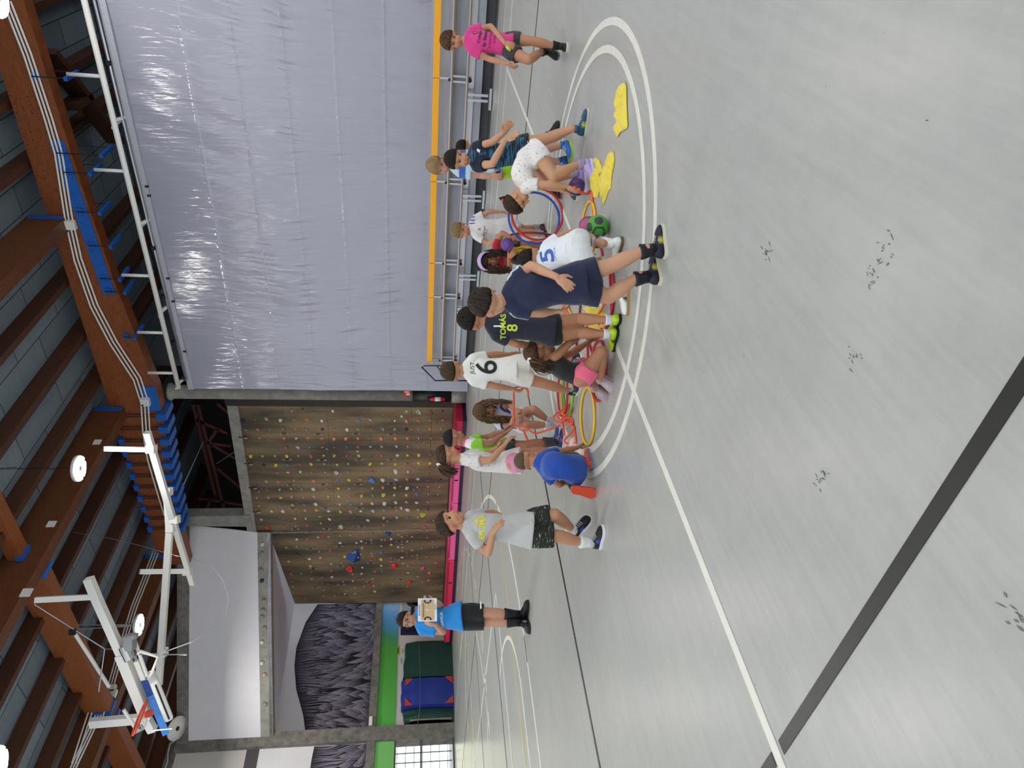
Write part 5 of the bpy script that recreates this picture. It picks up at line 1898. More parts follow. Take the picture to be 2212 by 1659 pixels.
def make_person(label, H, D, crop, J, head, hair, skin, shirt, shorts, shoes, socks=None, group='children playing in the centre circle', hands=(.5, .5), hdir=(None, None), sleeve=.55, leg=.55, hem=-.16,
                shirt_mat=None, shorts_mat=None, paint=None, spaint=None, headscale=1.0, waist=.06, tank=False, bulge=1.0, skirt=False, handpn=(None, None), extras=None, adult=False, flare=.026):
    k = H / 1.2
    Q = {}
    for n_, v in J.items():
        cr = crop
        if isinstance(v[0], str):
            cr, v = v[0], v[1:]
        Q[n_] = pix(cr, v[0], v[1], D + (v[2] if len(v) > 2 else 0))
    hc = pix(head.get('crop', crop), head['c'][0], head['c'][1], D + head['c'][2])
    f, u = cdir(head['f']), cdir(head['u'])
    u = (u - f * u.dot(f)).normalized()
    l = u.cross(f)
    hs = headscale
    org = V((hc.x, hc.y, 0))
    pc = (Q['hl'] + Q['hr']) / 2
    org = V((pc.x, pc.y, 0))
    # ---- body: one continuous skin
    b = MB()
    b.ell(hc + (u * .02 - f * .01) * hs, l * .071 * hs, f * .088 * hs, u * .082 * hs, 24, 16)
    b.ell(hc + (-u * .042 + f * .020) * hs, l * .054 * hs, f * .060 * hs, u * .062 * hs, 20, 14)
    b.ell(hc + (-u * .088 + f * .046) * hs, l * .022 * hs, f * .022 * hs, u * .018 * hs, 12, 8)
    for s in (-1, 1):
        b.ell(hc + (l * s * .034 - u * .038 + f * .052) * hs, l * .020 * hs, f * .022 * hs, u * .024 * hs, 12, 8)
        b.ell(hc + (l * s * .073 - u * .018 - f * .008) * hs, (l * .010 - f * s * .004) * hs, (f * .017 + l * s * .006) * hs * 1.0, u * .029 * hs, 12, 8)
    b.cone(hc + (u * .004 + f * .078) * hs, hc + (-u * .026 + f * .091) * hs, .006 * hs, .0095 * hs, 8)
    for s in (-1, 1):
        b.ball(hc + (-u * .029 + f * .085 + l * s * .009) * hs, .0065 * hs, 8, 6)
    b.ell(hc + (-u * .058 + f * .078) * hs, l * .019 * hs, f * .006 * hs, u * .007 * hs, 12, 8)
    nb = hc + (-u * .055 - f * .020) * hs
    b.tube([nb.lerp(Q['nk'], t) for t in (0, .5, 1.0)], [.041 * k, .039 * k, .047 * k], 14)
    b.ball(Q['nk'], .045 * k)
    b.loft(torso_rings(Q, k * bulge, -.004, -.06, 1.1))
    for s in 'lr':
        b.cone(Q['nk'].lerp(Q['s' + s], .25), Q['s' + s], .040 * k, .036 * k, 12)
        limb(b, [Q['s' + s], Q['e' + s], Q['w' + s]], [(.037 * k, .0285 * k, .002), (.0285 * k, .0205 * k, .004 * k)])
        i = 0 if s == 'l' else 1
        d = hdir[i]
        if d is None:
            d = (Q['w' + s] - Q['e' + s])
            if d.length < 1e-4:
                d = V((0, 0, -1))
        elif isinstance(d, (list, tuple)) and len(d) == 3 and not isinstance(d[0], str):
            d = cdir(d)
        pn = handpn[i]
        pn = cdir(pn) if pn is not None else -((Q['s' + s] - pc).normalized() * 1.0) + V((0, 0, -.2))
        hand(b, Q['w' + s], d, pn, k * 1.02, -1 if s == 'l' else 1, hands[i], .25)
        hip = Q['h' + s]
        limb(b, [hip, Q['k' + s], Q['a' + s]], [(.064 * k, .046 * k, .003), (.044 * k, .0275 * k, .008 * k)])
        b.ball(Q['a' + s], .03 * k)
    for s in 'lr':
        b.ell(Q['h' + s].lerp(pc, .3), (.075 * k, 0, 0), (0, .075 * k, 0), (0, 0, .075 * k))
    sk = lin(skin)
    hcn, ln, fn, un = np.array(hc), np.array(l), np.array(f), np.array(u)

    def loc(co):
        p = (co - hcn) / hs
        return p @ ln, p @ fn, p @ un

    def post(co, no):
        a, c_, e = loc(co)
        fr = np.clip(c_ / .05, 0, 1) * (c_ > .03)
        for s in (-1, 1):
            g = np.exp(-(((a - s * .031) / .017) ** 2 + ((e - .002) / .013) ** 2)) * fr
            co = co - fn[None, :] * (g * .008 * hs)[:, None]
        return co

    def pnt(co, col):
        a, c_, e = loc(co)
        nz_ = np.array([noise.noise((p[0] * 7, p[1] * 7, p[2] * 7)) for p in co[::1]]) if len(co) < 4000 else 0
        fr = (c_ > .035)
        ch = np.exp(-(((np.abs(a) - .036) / .02) ** 2 + ((e + .03) / .02) ** 2)) * fr
        col[:, 0] = np.clip(col[:, 0] * (1 + .10 * ch), 0, 1)
        col[:, 1] *= (1 - .10 * ch)
        col[:, 2] *= (1 - .10 * ch)
        ear = (np.abs(a) > .070) & (e < .02) & (e > -.06) & (c_ < .02) & (c_ > -.04)
        col[ear, 1] *= .82
        col[ear, 2] *= .8

        def blend(msk, hx, w_=1.0):
            t = np.array(lin(hx))
            col[msk, :3] = col[msk, :3] * (1 - w_) + t * w_
        blend(fr & (((a / .019) ** 2 + ((e + .058) / .0072) ** 2) < 1), '#a85a50', .8)
        blend(fr & (np.abs(e + .058) < .0012) & (np.abs(a) < .018), '#5a2a28', .9)
        for s in (-1, 1):
            x, y = (a - s * .031), (e - .001)
            blend(fr & ((x / .0145) ** 2 + (y / .0078) ** 2 < 1), '#3a2620', .55)
            blend(fr & ((x / .0125) ** 2 + (y / .0058) ** 2 < 1), '#dcd8d4', 1)
            blend(fr & (x ** 2 + y ** 2 < .0058 ** 2), '#2a1a12', 1)
            blend(fr & (np.abs(e - .021 + 6.0 * x * x) < .0034) & (np.abs(x) < .018), hair.get('brow', '#33241a'), .85)
    body = remeshed(b, 'person', .0056 * (1.25 if adult else 1), M_skin, skin, None, org, 3, pnt, post)
    tag(body, label, 'person', group)
    # ---- clothes
    if shirt:
        b = MB()
        b.loft(torso_rings(Q, k * bulge, .013 * k, hem, 1.02 if not tank else .9, flare=flare if not tank else .015))
        if not tank:
            for s in 'lr':
                S, E_ = Q['s' + s], Q['e' + s]
                b.cone(Q['nk'].lerp(S, .35), S, .048 * k, .050 * k, 12)
                en = S.lerp(E_, sleeve)
                b.ball(S, .05 * k)
                b.tube([S, S.lerp(E_, sleeve * .5), en], [.050 * k, .051 * k, .053 * k], 14)
            b.tube([Q['nk'] + (nb - Q['nk']) * .18, (Q['sl'] + Q['sr']) / 2], [.052 * k, .06 * k], 14)
        else:
            for s in 'lr':
                cc2 = (Q['sl'] + Q['sr']) / 2
                b.cone(cc2.lerp(Q['s' + s], .72) + (cc2 - pc).normalized() * .03 * k, cc2.lerp(Q['s' + s], .5) - (cc2 - pc).normalized() * .05 * k, .026 * k, .05 * k, 10)
        o = remeshed(b, 'shirt', .0085 * (1.3 if adult else 1), shirt_mat or M_cloth, shirt, body, tuple(pc), 5, (lambda co, col: paint(co, col, Q, k)) if paint else None, wrinkle(WR.random() * 50, .0055))
        SH = o
    else:
        SH = None
    b = MB()
    if skirt:
        b.loft(torso_rings(Q, k * bulge * 1.12, .02 * k, -.3, .3))
    b.loft(torso_rings(Q, k * bulge, .010 * k, -.10, waist))
    for s in 'lr':
        hp, kn = Q['h' + s], Q['k' + s]
        en = hp.lerp(kn, leg)
        b.ball(hp.lerp(pc, .45), .087 * k)
        b.tube([hp.lerp(pc, .38), hp.lerp(kn, leg * .5), en], [.087 * k, .083 * k, .079 * k], 16)
    o = remeshed(b, 'shorts', .0085 * (1.3 if adult else 1), shorts_mat or M_cloth, shorts, body, tuple(pc), 5, (lambda co, col: spaint(co, col, Q, k)) if spaint else None, wrinkle(WR.random() * 50, .006))
    ST = o
    for i, s in enumerate('lr'):
        sp_ = shoes[i]
        planted = len(sp_['d']) == 2
        fd = cdir((sp_['d'][0], 0, sp_['d'][1])) if planted else cdir(sp_['d'])
        A_ = Q['a' + s]
        upv = V((0, 0, 1)) if planted else (Q['k' + s] - A_).normalized()
        if 'up' in sp_:
            upv = cdir(sp_['up'])
        so_, an = make_shoe(body, A_, fd, upv, k * sp_.get('k', 1), sp_['c'], sp_['s'], planted, sp_.get('acc'), lace=sp_.get('lace', '#cfcfcf'))
        if socks:
            sc_, sf = socks[i][0], socks[i][1]
            kn = Q['k' + s]
            b = MB()
            top = A_.lerp(kn, sf)
            lo_ = an + upv * .06 * k
            b.tube([lo_, lo_.lerp(top, .4), lo_.lerp(top, .8), top], [.036 * k, .037 * k, .041 * k + .014 * sf * k, .043 * k + .018 * sf * k], 14)
            ss = b.build('sock', M_shoe, body, True)

            def pn2(co, c_, lo_=lo_, top=top, st=socks[i][2] if len(socks[i]) > 2 else None):
                if st:
                    ax = np.array(top - lo_)
                    t = ((co - np.array(lo_)) @ ax) / (ax @ ax)
                    c_[((t * 7).astype(int) % 2 == 1) & (t > .5), :3] = lin(st)
            # finer rings so that sock stripes read
            tinted(ss, sc_, pn2)
    # ---- hair
    hb, tie = hair_mesh(hc, f, u, l, hair['s'], hs * hair.get('k', 1.0), hair.get('seed', 1), k)
    ho = hb.build('hair', M_hair, body, True, origin=tuple(hc))
    c0 = np.array(lin(hair['c']))
    c1 = np.array(lin(hair.get('c2', hair['c'])))
    n_ = len(ho.data.vertices)
    col = np.ones((n_, 4), np.float32)
    rnd = np.random.default_rng(hair.get('seed', 1))
    nb_ = 21 * 32
    base = np.zeros(n_)
    rest = max(0, n_ - nb_)
    base[nb_:] = np.repeat(rnd.random(rest // 24 + 1), 24)[:rest]
    col[:, :3] = c0[None, :] * (1 - base[:, None]) + c1[None, :] * base[:, None]
    ho.data.attributes.new('tint', 'FLOAT_COLOR', 'POINT').data.foreach_set('color', col.ravel())
    if tie is not None:
        MB().tube([tie + (l * math.cos(a) + u * math.sin(a)) * .022 for a in np.linspace(0, 2 * math.pi, 13)[:-1]], .008, 6, closed=True).build('hair_tie', mat('hair_tie_' + hair.get('tie', '#ffffff')[1:], hair.get('tie', '#e8e4e0'), .6), ho, True)
    return dict(body=body, shirt=SH, shorts=ST, Q=Q, k=k, hc=hc, f=f, u=u, l=l, pc=pc, hair=ho)


def arm_paint(color, color2=None):
    pass

SK = '#c08a6c'
UPH = (0, 1, 0)
# boy in pink
p = make_person('boy in a pink printed tee and dark grey shorts walking beside the court circle', 1.18, 6.62, 'A', dict(
    nk=(425, 345), sl=(478, 262, .02), sr=(478, 432, -.02), el=(632, 225), wl=(752, 368, -.12), er=(618, 503), wr=(765, 540, -.05),
    hl=(780, 338), hr=(772, 428), kl=(985, 350, -.02), al=(1185, 392), kr=(955, 512, -.10), ar=(1085, 432, .12)),
    dict(c=(303, 347, 0), f=(-.38, -.30, -.85), u=(.03, .95, -.2)), dict(s='curly', c='#3a2a1e', c2='#6b4d33', seed=1), '#bd8768', '#d43a86', '#3c3a3b',
    (dict(d=(-.5, -.85), c='#161617', lace='#2a2a2c', s='#d9cfb4'), dict(d=(-.66, -.60, -.45), c='#161617', lace='#2a2a2c', s='#8d8a80')), (('#151515', .12), ('#151515', .12)),
    hdir=((-.35, -.9, -.3), (-.45, -.9, -.1)), hands=(.9, .5), leg=.52, sleeve=.50)
ch = pix('A', 545, 345, 6.45)
nn = -CFv
R_, U_ = CRv, V((0, 0, 1))
for txt, t_, sz, bo_ in (('Colegio', .20, .042, .001), ('la Sauces', .36, .046, .001), ('COIXA RURAL', .52, .026, 0), ('GALEGA', .63, .027, 0)):
    decal(p['shirt'], txt, *chest(p, t_), sz, '#2a1222', bold=bo_)
c_ = [(.022 * math.cos(t), .026 * math.sin(t)) for t in np.linspace(0, 6.283, 13)[:-1]]
c2_ = [(.014 * math.cos(t), .017 * math.sin(t)) for t in np.linspace(0, 6.283, 13)[:-1]]
patch(p['shirt'], [c_], *chest(p, .06, .045), '#4a1a36', 'crest')
patch(p['shirt'], [c2_], *chest(p, .06, .045), '#d43a86', 'crest_ring', .0045)
tag(MB().tube([pix('A', 765, 398, 6.42), pix('A', 785, 415, 6.42), pix('A', 800, 425, 6.44)], .009, 6).build('wristband_strip', mat('neon_strip', '#cfe04a', .6)), 'short neon yellow strip held by the boy in pink', 'strip')

# boy with teal streaked shirt, clapping
M_teal = tint_mat('teal_streak', .7, .3, 22, prn=('#0f1a2a', 26, .42, .56, (.35, .35, 3.0), 'noise'))
p2 = make_person('boy in a dark teal streaked shirt and black shorts clapping his hands', 1.26, 5.9, 'B', dict(
    nk=(650, 655), sl=(712, 545), sr=(722, 762, -.05), el=(905, 480, -.12), wl=(1030, 380, -.16), er=(905, 742, -.18), wr=(1062, 450, -.24),
    hl=(1245, 520), hr=(1235, 640), sp=(985, 640), kl=(1560, 440, -.05), al=(1865, 320, -.17), kr=(1480, 850, .05), ar=(1740, 1050, .22)),
    dict(c=(485, 687, -.06), f=(-.10, -.38, -.90), u=(.06, .95, -.25)), dict(s='short', c='#15110f', c2='#2c221c', seed=2), '#c2906f', '#2f6784', '#15171f',
    (dict(d=(.75, -.55), c='#1e5068', s='#cfc9bb', acc='#c8d44a'), dict(d=(-.55, -.75), c='#1d4656', s='#e4e0d8', acc='#7ab0a0')), None,
    hdir=((.45, -.3, -.2), (.3, -.65, -.2)), hands=(.45, .35), handpn=((-.6, 0, -.6), (.4, .3, -.8)), sleeve=.52, leg=.36,
    paint=lambda co, col, Q, k: col.__setitem__((np.minimum(np.linalg.norm(co - np.array(Q['sl'].lerp(Q['el'], .35)), axis=1), np.linalg.norm(co - np.array(Q['sr'].lerp(Q['er'], .35)), axis=1)) < .085 * k, slice(0, 3)), lin('#17203a')), shirt_mat=M_teal)
patch(p2['shirt'], [[(-.022, -.006), (.0, .016), (.022, .012), (.004, -.016)]], pix('B', 735, 552, 5.75), CRv, U_, -CFv, '#d8dde0', 'chest_mark')
patch(p2['shorts'], [[(-.02, -.012), (.004, .006), (.024, .02), (.012, -.016)]], pix('B', 1328, 470, 5.75), CRv, U_, -CFv, '#e6e6ea', 'leg_mark')

# fair-haired boy behind him
p3 = make_person('fair-haired boy in a blue and white top and neon shorts behind the clapping boy', 1.3, 6.35, 'B', dict(
    nk=(415, 745), sl=(520, 650, .05), sr=(520, 835, -.02), el=(740, 640, .1), wl=(900, 640, .1), er=(770, 880, -.02), wr=(890, 890, -.06),
    hl=(960, 700), hr=(955, 830), kl=(1380, 590), al=(1750, 520, -.02), kr=(1390, 730), ar=(1740, 710, .05)),
    dict(c=(258, 762, -.04), f=(-.5, -.5, -.7), u=(.0, .9, -.3)), dict(s='bowl', c='#6a5238', c2='#a58a62', seed=3), '#c08f78', '#b9d2de', '#a6d62e',
    (dict(d=(-.7, -.6), c='#2062b0', s='#a7c845'), dict(d=(-.8, -.5), c='#1f4f90', s='#9bbf3f')), None, leg=.5,
    paint=lambda co, col, Q, k: (col.__setitem__(((co @ np.array(CU)) % .16 < .06, slice(0, 3)), lin('#2f62b4'))), hands=(.8, .8))
# dark-haired child mostly hidden
p18 = make_person('dark-haired child almost hidden behind the clapping boy, black shoes', 1.2, 6.8, 'B', dict(
    nk=(655, 560), sl=(740, 590), sr=(740, 690), el=(880, 600, .1), wl=(960, 640, 0), er=(880, 700, .05), wr=(960, 690, .05),
    hl=(1110, 600), hr=(1110, 690), kl=(1380, 480, .05), al=(1570, 395, .1), kr=(1370, 880, .0), ar=(1600, 1060, .0)),
    dict(c=(578, 545, 0), f=(-.2, -.2, .9), u=(0, 1, 0)), dict(s='short', c='#14100e', c2='#2a211b', seed=4), '#b98466', '#1f2634', '#14151a',
    (dict(d=(.75, -.35, -.5), c='#17161a', lace='#2a2a2c', s='#6d4a3a'), dict(d=(-.5, -.8), c='#17161a', lace='#2a2a2c', s='#a07060')), None, headscale=.82)

# girl bending in the white printed dress
M_dress = tint_mat('printed_dress', .8, .35, 22, prn=('#1d1a1e', 70, .645, .665, (1, 1, 1), 'noise'))
p4 = make_person('girl in a white printed dress bending down to an orange tube', 1.22, 5.58, 'B', dict(
    nk=(1255, 1062, .05), sl=(1375, 985, -.06), sr=(1330, 985, .16), sp=(1265, 800, .02), el=(1590, 985, -.10), wl=(1790, 1010, -.08), er=(1545, 1010, .2), wr=(1740, 1050, .18),
    hl=(1440, 610, -.07), hr=(1420, 650, .09), kl=(1635, 885, -.12), al=(1940, 745, -.05), kr=(1585, 900, .16), ar=(1880, 870, .16)),
    dict(c=(1198, 1185, .06), f=(-.30, -.92, -.25), u=(-.88, .42, .05)), dict(s='pony', c='#241a14', c2='#4a3424', seed=5, tie='#d86a5a'), '#c49372', '#e4e0dd', '#e2dcda',
    (dict(d=(-.85, -.5), c='#b9a3dc', s='#ded8ea'), dict(d=(-.9, -.2), c='#a893cc', s='#d8d2e6')), (('#a99ab8', .06), ('#a99ab8', .10)),
    hdir=((-.45, -.85, -.1), (-.4, -.85, 0)), hands=(.6, .5), shirt_mat=M_dress, shorts_mat=M_dress, leg=.40, hem=-.22, sleeve=.40, bulge=1.12, skirt=True)

# boy standing in white, looking down
p5 = make_person('small boy in a white football shirt with lilac shoulder stripes, standing and looking down', 1.06, 7.38, 'C', dict(
    nk=(312, 395), sl=(372, 285, .02), sr=(385, 500, -.03), el=(540, 205), wl=(640, 208), er=(530, 582, -.04), wr=(605, 545, -.12),
    hl=(745, 345), hr=(745, 425), kl=(960, 415, .12), al=(1090, 392, .25), kr=(960, 455), ar=(1165, 470)),
    dict(c=(197, 432, -.02), f=(-.5, -.36, -.78), u=(.05, .95, -.15)), dict(s='short', c='#6b573c', c2='#9b8258', seed=6, brow='#6a5236'), '#c08b6c', '#dcdad8', '#dedcdf',
    (dict(d=(-.3, -.3), c='#2a1a22', s='#5a2a2a', acc='#a03040'), dict(d=(-.65, -.7), c='#1b1b22', s='#d7d7d9', acc='#e5e5e8')), (('#9a9a9e', .16), ('#9a9a9e', .22)),
    paint=lambda co, col, Q, k: col.__setitem__(((np.linalg.norm(co - np.array(Q['sl'].lerp(Q['nk'], .2)), axis=1) < .085) & (((co @ np.array(CR)) * 55).astype(int) % 2 == 0) & ((co[:, 2] - Q['sl'].z) > .012), slice(0, 3)), lin('#6c5fae')), leg=.62)
decal(p5['shirt'], 'Emirates', pix('C', 470, 420, 7.25), (CRv - U_ * .12), U_, -CFv, .03, '#3c3a40')
decal(p5['shirt'], 'FLY', pix('C', 500, 425, 7.25), (CRv - U_ * .12), U_, -CFv, .03, '#3c3a40')
patch(p5['shirt'], [c2_], pix('C', 415, 400, 7.25), CRv, U_, -CFv, '#b39a4e', 'crest')

# girl in red with the lavender headband
p6 = make_person('girl in a red top with a lavender headband, leaning over a purple ball', 1.1, 7.0, 'C', dict(
    nk=(640, 745, -.12), sl=(618, 620, -.08), sr=(702, 868, -.10), sp=(730, 720, .02), el=(690, 462, -.1), wl=(805, 520, -.2), er=(778, 920, -.14), wr=(765, 760, -.26),
    hl=(800, 640, .12), hr=(815, 740, .10), kl=(1040, 600, 0), al=(1275, 640, .08), kr=(1040, 790, -.02), ar=(1265, 790, .06)),
    dict(c=(510, 800, -.16), f=(-.12, -.50, -.86), u=(-.03, .86, -.5)), dict(s='long', c='#271b16', c2='#4a342a', seed=7), '#b47c5c', '#b3202e', '#26252b',
    (dict(d=(-.2, -.9), c='#c9c9cc', s='#e5e5e5'), dict(d=(-.3, -.9), c='#c9c9cc', s='#e5e5e5')), None, hdir=((-.1, -.5, -.6), (.3, -.3, -.5)), hands=(.7, .7), sleeve=.5, headscale=.98)
b = MB()
for i in range(25):
    pass
c6, f6, u6, l6 = p6['hc'], p6['f'], p6['u'], p6['l']
rings = []
for t in np.linspace(-1.5, 1.5, 21):
    dq = (l6 * math.sin(t) * .083 + u6 * math.cos(t) * .094)
    cq = c6 + u6 * .022 + f6 * .036
    nq = dq.normalized()
    rings.append([cq + dq + f6 * s_ * .026 + nq * e_ for s_, e_ in ((-1, .004), (1, .001), (1, .008), (-1, .011))])
b.loft(rings)
o = b.build('headband', mat('lavender_cloth', '#b9a5cf', .8), p6['hair'])
decal(p6['shirt'], 'SPORT', pix('C', 722, 775, 6.8), CRv, U_, -CFv, .03, '#d9a0a4')

# boy in white kit bending over, seen from behind
p7 = make_person('boy in a white kit with a blue number five, bent over a green ball', 1.16, 4.62, 'C', dict(
    nk=(1165, 775, .38), sl=(1255, 880, .30), sr=(1235, 610, .30), sp=(1330, 700, .22), er=(1450, 470, .32), wr=(1655, 455, .30), el=(1500, 860, .30), wl=(1700, 800, .34),
    hr=(1585, 560, .02), hl=(1600, 690, .0), kr=(1655, 520, .28), ar=(1900, 585, .05), kl=('X', 1300, 640, .02), al=('X', 1345, 630, -.10)),
    dict(c=(1055, 785, .42), f=(0, -.45, .85), u=(0, .85, .45)), dict(s='short', c='#17120f', c2='#32261e', seed=8), '#b98768', '#dfe3ea', '#e0e2e2',
    (dict(d=(-.75, .1), c='#e8e8e6', s='#b08a5a', acc='#1b1b1d'), dict(d=(-.55, .75), c='#e6e6e4', s='#6d5433')), (('#e4e4e2', .1), ('#e6e6e4', .38, '#1a1a1c')),
    hdir=((0, -1, .2), (-.45, -.75, -.2)), hands=(.6, .8), handpn=(None, (.2, -.6, -.7)), leg=.55, bulge=1.12, waist=.2, flare=0.0, hem=.03)
decal(p7['shirt'], '5', pix('C', 1190, 700, 4.7) + V((0, 0, .05)), CRv, (U_ * .8 + CFv * .6), (-CFv * .75 + U_ * .65), .2, '#3a63b8', bold=.004)
decal(p7['shirt'], 'UNICA', pix('C', 1290, 700, 4.7), CRv, (U_ * .8 + CFv * .6), (-CFv * .75 + U_ * .65), .028, '#7d8fb5')

# boy in navy kit, nearest
def navy_paint(co, col, Q, k):
    for a, b_ in (('sl', 'el'), ('sr', 'er')):
        P0, P1 = np.array(Q[a].lerp(Q['nk'], .12)), np.array(Q[a].lerp(Q[b_], .55))
        ax = (P1 - P0) / np.linalg.norm(P1 - P0)
        d = co - P0
        t = d @ ax
        side = np.array((0, 0, 1.0)) + np.array(Q[a] - (Q['sl'] + Q['sr']) / 2) * 4
        side = side - ax * (side @ ax)
        side /= np.linalg.norm(side)
        per = np.cross(ax, side)
        h = d @ per
        m = (t > -.04) & (t < .20) & (np.linalg.norm(d - t[:, None] * ax, axis=1) < .075) & ((d @ side) > .02) & ((np.abs(h - .014) < .0045) | (np.abs(h) < .0045) | (np.abs(h + .014) < .0045))
        col[m, :3] = lin('#dfe3ee')


def side_stripe(colr, which, cnt=3, gap=.011):
    def fn(co, col, Q, k):
        for s in which:
            out = np.array((Q['h' + s] - Q['h' + ('r' if s == 'l' else 'l')]).normalized())
            P0, P1 = np.array(Q['h' + s]), np.array(Q['k' + s])
            ax = (P1 - P0) / np.linalg.norm(P1 - P0)
            o_ = out - ax * (out @ ax)
            o_ /= np.linalg.norm(o_)
            per = np.cross(ax, o_)
            d = co - P0
            h, oo, t = d @ per, d @ o_, d @ ax
            for i in range(cnt):
                m = (oo > .035 * k) & (np.abs(h - (i - (cnt - 1) / 2) * gap * 1.6) < gap * .5) & (t > -.02)
                col[m, :3] = lin(colr)
    return fn


p8 = make_person('boy in a navy football kit with white shoulder stripes stepping forward, seen from behind', 1.17, 3.92, 'C', dict(
    nk=(735, 1245, .02), sr=(880, 985, .0), sl=(885, 1385, .02), er=(1035, 850, -.02), wr=(1340, 985, -.16), el=(1130, 1415, .05), wl=(1290, 1400, .12),
    hr=(1560, 990, .02), hl=(1580, 1150, .02), kr=('X', 1318, 574, -.02), ar=('X', 1398, 538, -.08), kl=('X', 1316, 640, .04), al=('X', 1382, 596, .0)),
    dict(c=(515, 1300, .0), f=(-.28, -.1, .95), u=(.05, .98, .05)), dict(s='short', c='#1d1613', c2='#43342a', seed=9), '#c39172', '#1a2240', '#191d38',
    (dict(d=(.75, .45), c='#1a1c30', s='#d8d3b8', acc='#c9c04a'), dict(d=(.85, .3), c='#1a1c30', s='#d8d3b8', acc='#c9c04a')), (('#16171f', .16), ('#16171f', .18)),
    hdir=((.1, -.8, .3), (-.55, -.7, -.2)), hands=(.5, .55), handpn=((1, 0, .2), (.3, .3, 1)), leg=.70, paint=navy_paint, spaint=side_stripe('#dfe3ee', 'lr', 2, .008), bulge=1.1)

# boy with the name shirt
p9 = make_person('boy in a dark shirt lettered TOMÁS with a yellow 8 and lime shoes', 1.1, 4.72, 'D', dict(
    nk=(405, 595, .02), sr=(492, 505, .03), sl=(508, 728, -.02), er=(640, 470, .12), wr=(760, 480, .2), el=(688, 812, .03), wl=(815, 815, .16),
    hr=(980, 620), hl=(985, 735), kr=(1270, 572, .04), ar=(1545, 578, -.02), kl=(1265, 700, .05), al=(1525, 715, .03)),
    dict(c=(275, 568, .02), f=(-.22, -.15, .96), u=(0, 1, 0)), dict(s='short', c='#13100e', c2='#26201b', seed=10), '#b27d5d', '#191c2b', '#101116',
    (dict(d=(-.6, .6), c='#bfe02b', s='#16171a', acc='#16171a'), dict(d=(-.3, .8), c='#bfe02b', s='#16171a', acc='#16171a')), (('#e6e6e6', .03), ('#e6e6e6', .03)), leg=.42)
nn = -CFv + V((0, 0, .05))
decal(p9['shirt'], 'TOMÁS', pix('D', 558, 636, 4.6), CRv, U_, nn, .052, '#c7d53a', bold=.0012)
decal(p9['shirt'], '8', pix('D', 650, 650, 4.6), CRv, U_, nn, .1, '#c7d53a', bold=.002)
patch(p9['shirt'], [[(-.005, -.03), (.005, -.03), (.005, .03), (-.005, .03)]], pix('D', 505, 632, 4.6), CRv, U_, nn, '#e8e8e8', 'back_mark')

# boy in white, number six
p10 = make_person('boy in a white kit with a big black 6 on the back', 1.15, 5.78, 'E', dict(
    nk=(515, 195, .0), sr=(612, 78, .0), sl=(622, 312, .0), er=(830, 30, .1), wr=(1000, 30, .2), el=(850, 372, .03), wl=(1030, 400, .10),
    hr=(1030, 130), hl=(1030, 250), kr=(1370, 95, .0), ar=(1690, 68, .02), kl=(1390, 345, .06), al=(1660, 430, .16)),
    dict(c=(402, 208, .0), f=(.12, -.15, .97), u=(0, 1, 0)), dict(s='short', c='#33261b', c2='#54412c', seed=11), '#bb8565', '#e2e0d8', '#dedad0',
    (dict(d=(.35, -.9), c='#20263c', s='#e6dfcf', acc='#b8d840'), dict(d=(-.5, -.5), c='#2a3350', s='#e6e2da', acc='#e6e2da')), None, leg=.60, spaint=side_stripe('#8f86b8', 'l', 3, .011), hdir=((-.3, -.9, .1), None), hands=(.9, .5), sleeve=.6)
decal(p10['shirt'], '6', pix('E', 765, 165, 5.65), CRv, U_, -CFv, .25, '#121212', bold=.0025)
decal(p10['shirt'], 'JUST.', pix('E', 600, 165, 5.65), CRv, U_, -CFv, .05, '#121212')

# seated girl
p11 = make_person('girl in a black tank top and pink shorts kneeling on the floor', 1.14, 4.82, 'D', dict(
    nk=(985, 935, .06), sr=(1058, 935, -.03), sl=(1040, 960, .20), sp=(1150, 1060, .02), er=(1195, 800, -.02), wr=(1275, 750, .06), el=(1210, 900, .26), wl=(1365, 800, .28),
    hr=(1320, 1140, -.04), hl=(1300, 1060, .16), kr=(1500, 885, -.10), ar=(1490, 1150, .02), kl=(1475, 960, .20), al=(1440, 1235, .14)),
    dict(c=(905, 880, .06), f=(.62, -.38, .6), u=(-.05, .95, .2)), dict(s='pony', c='#33241a', c2='#6a4e36', seed=12, tie='#eeeae4'), '#a97454', '#17171b', '#e2607e',
    (dict(d=(-.65, -.7, -.1), c='#a8949a', s='#b9ada6', up=(-.2, .3, -.9), acc='#c07a8a'), dict(d=(-.6, -.75, .0), c='#b9aab0', s='#c8beb6', up=(-.2, .4, -.9), acc='#c07a8a')), (('#8a6f78', .1), ('#b9a8b0', .1)),
    tank=True, leg=.42, hem=-.05, hdir=((.4, -.6, .2), (.5, -.5, .3)), hands=(.5, .6))

# curly-haired girl crouching
def cuff_paint(co, col, Q, k):
    for s in 'lr':
        S, E_ = Q['s' + s], Q['e' + s]
        c_ = np.array(S.lerp(E_, .38))
        m = (np.abs((co - c_) @ np.array((E_ - S).normalized())) < .012) & (np.linalg.norm(co - c_, axis=1) < .09)
        col[m, :3] = lin('#2b3c86')


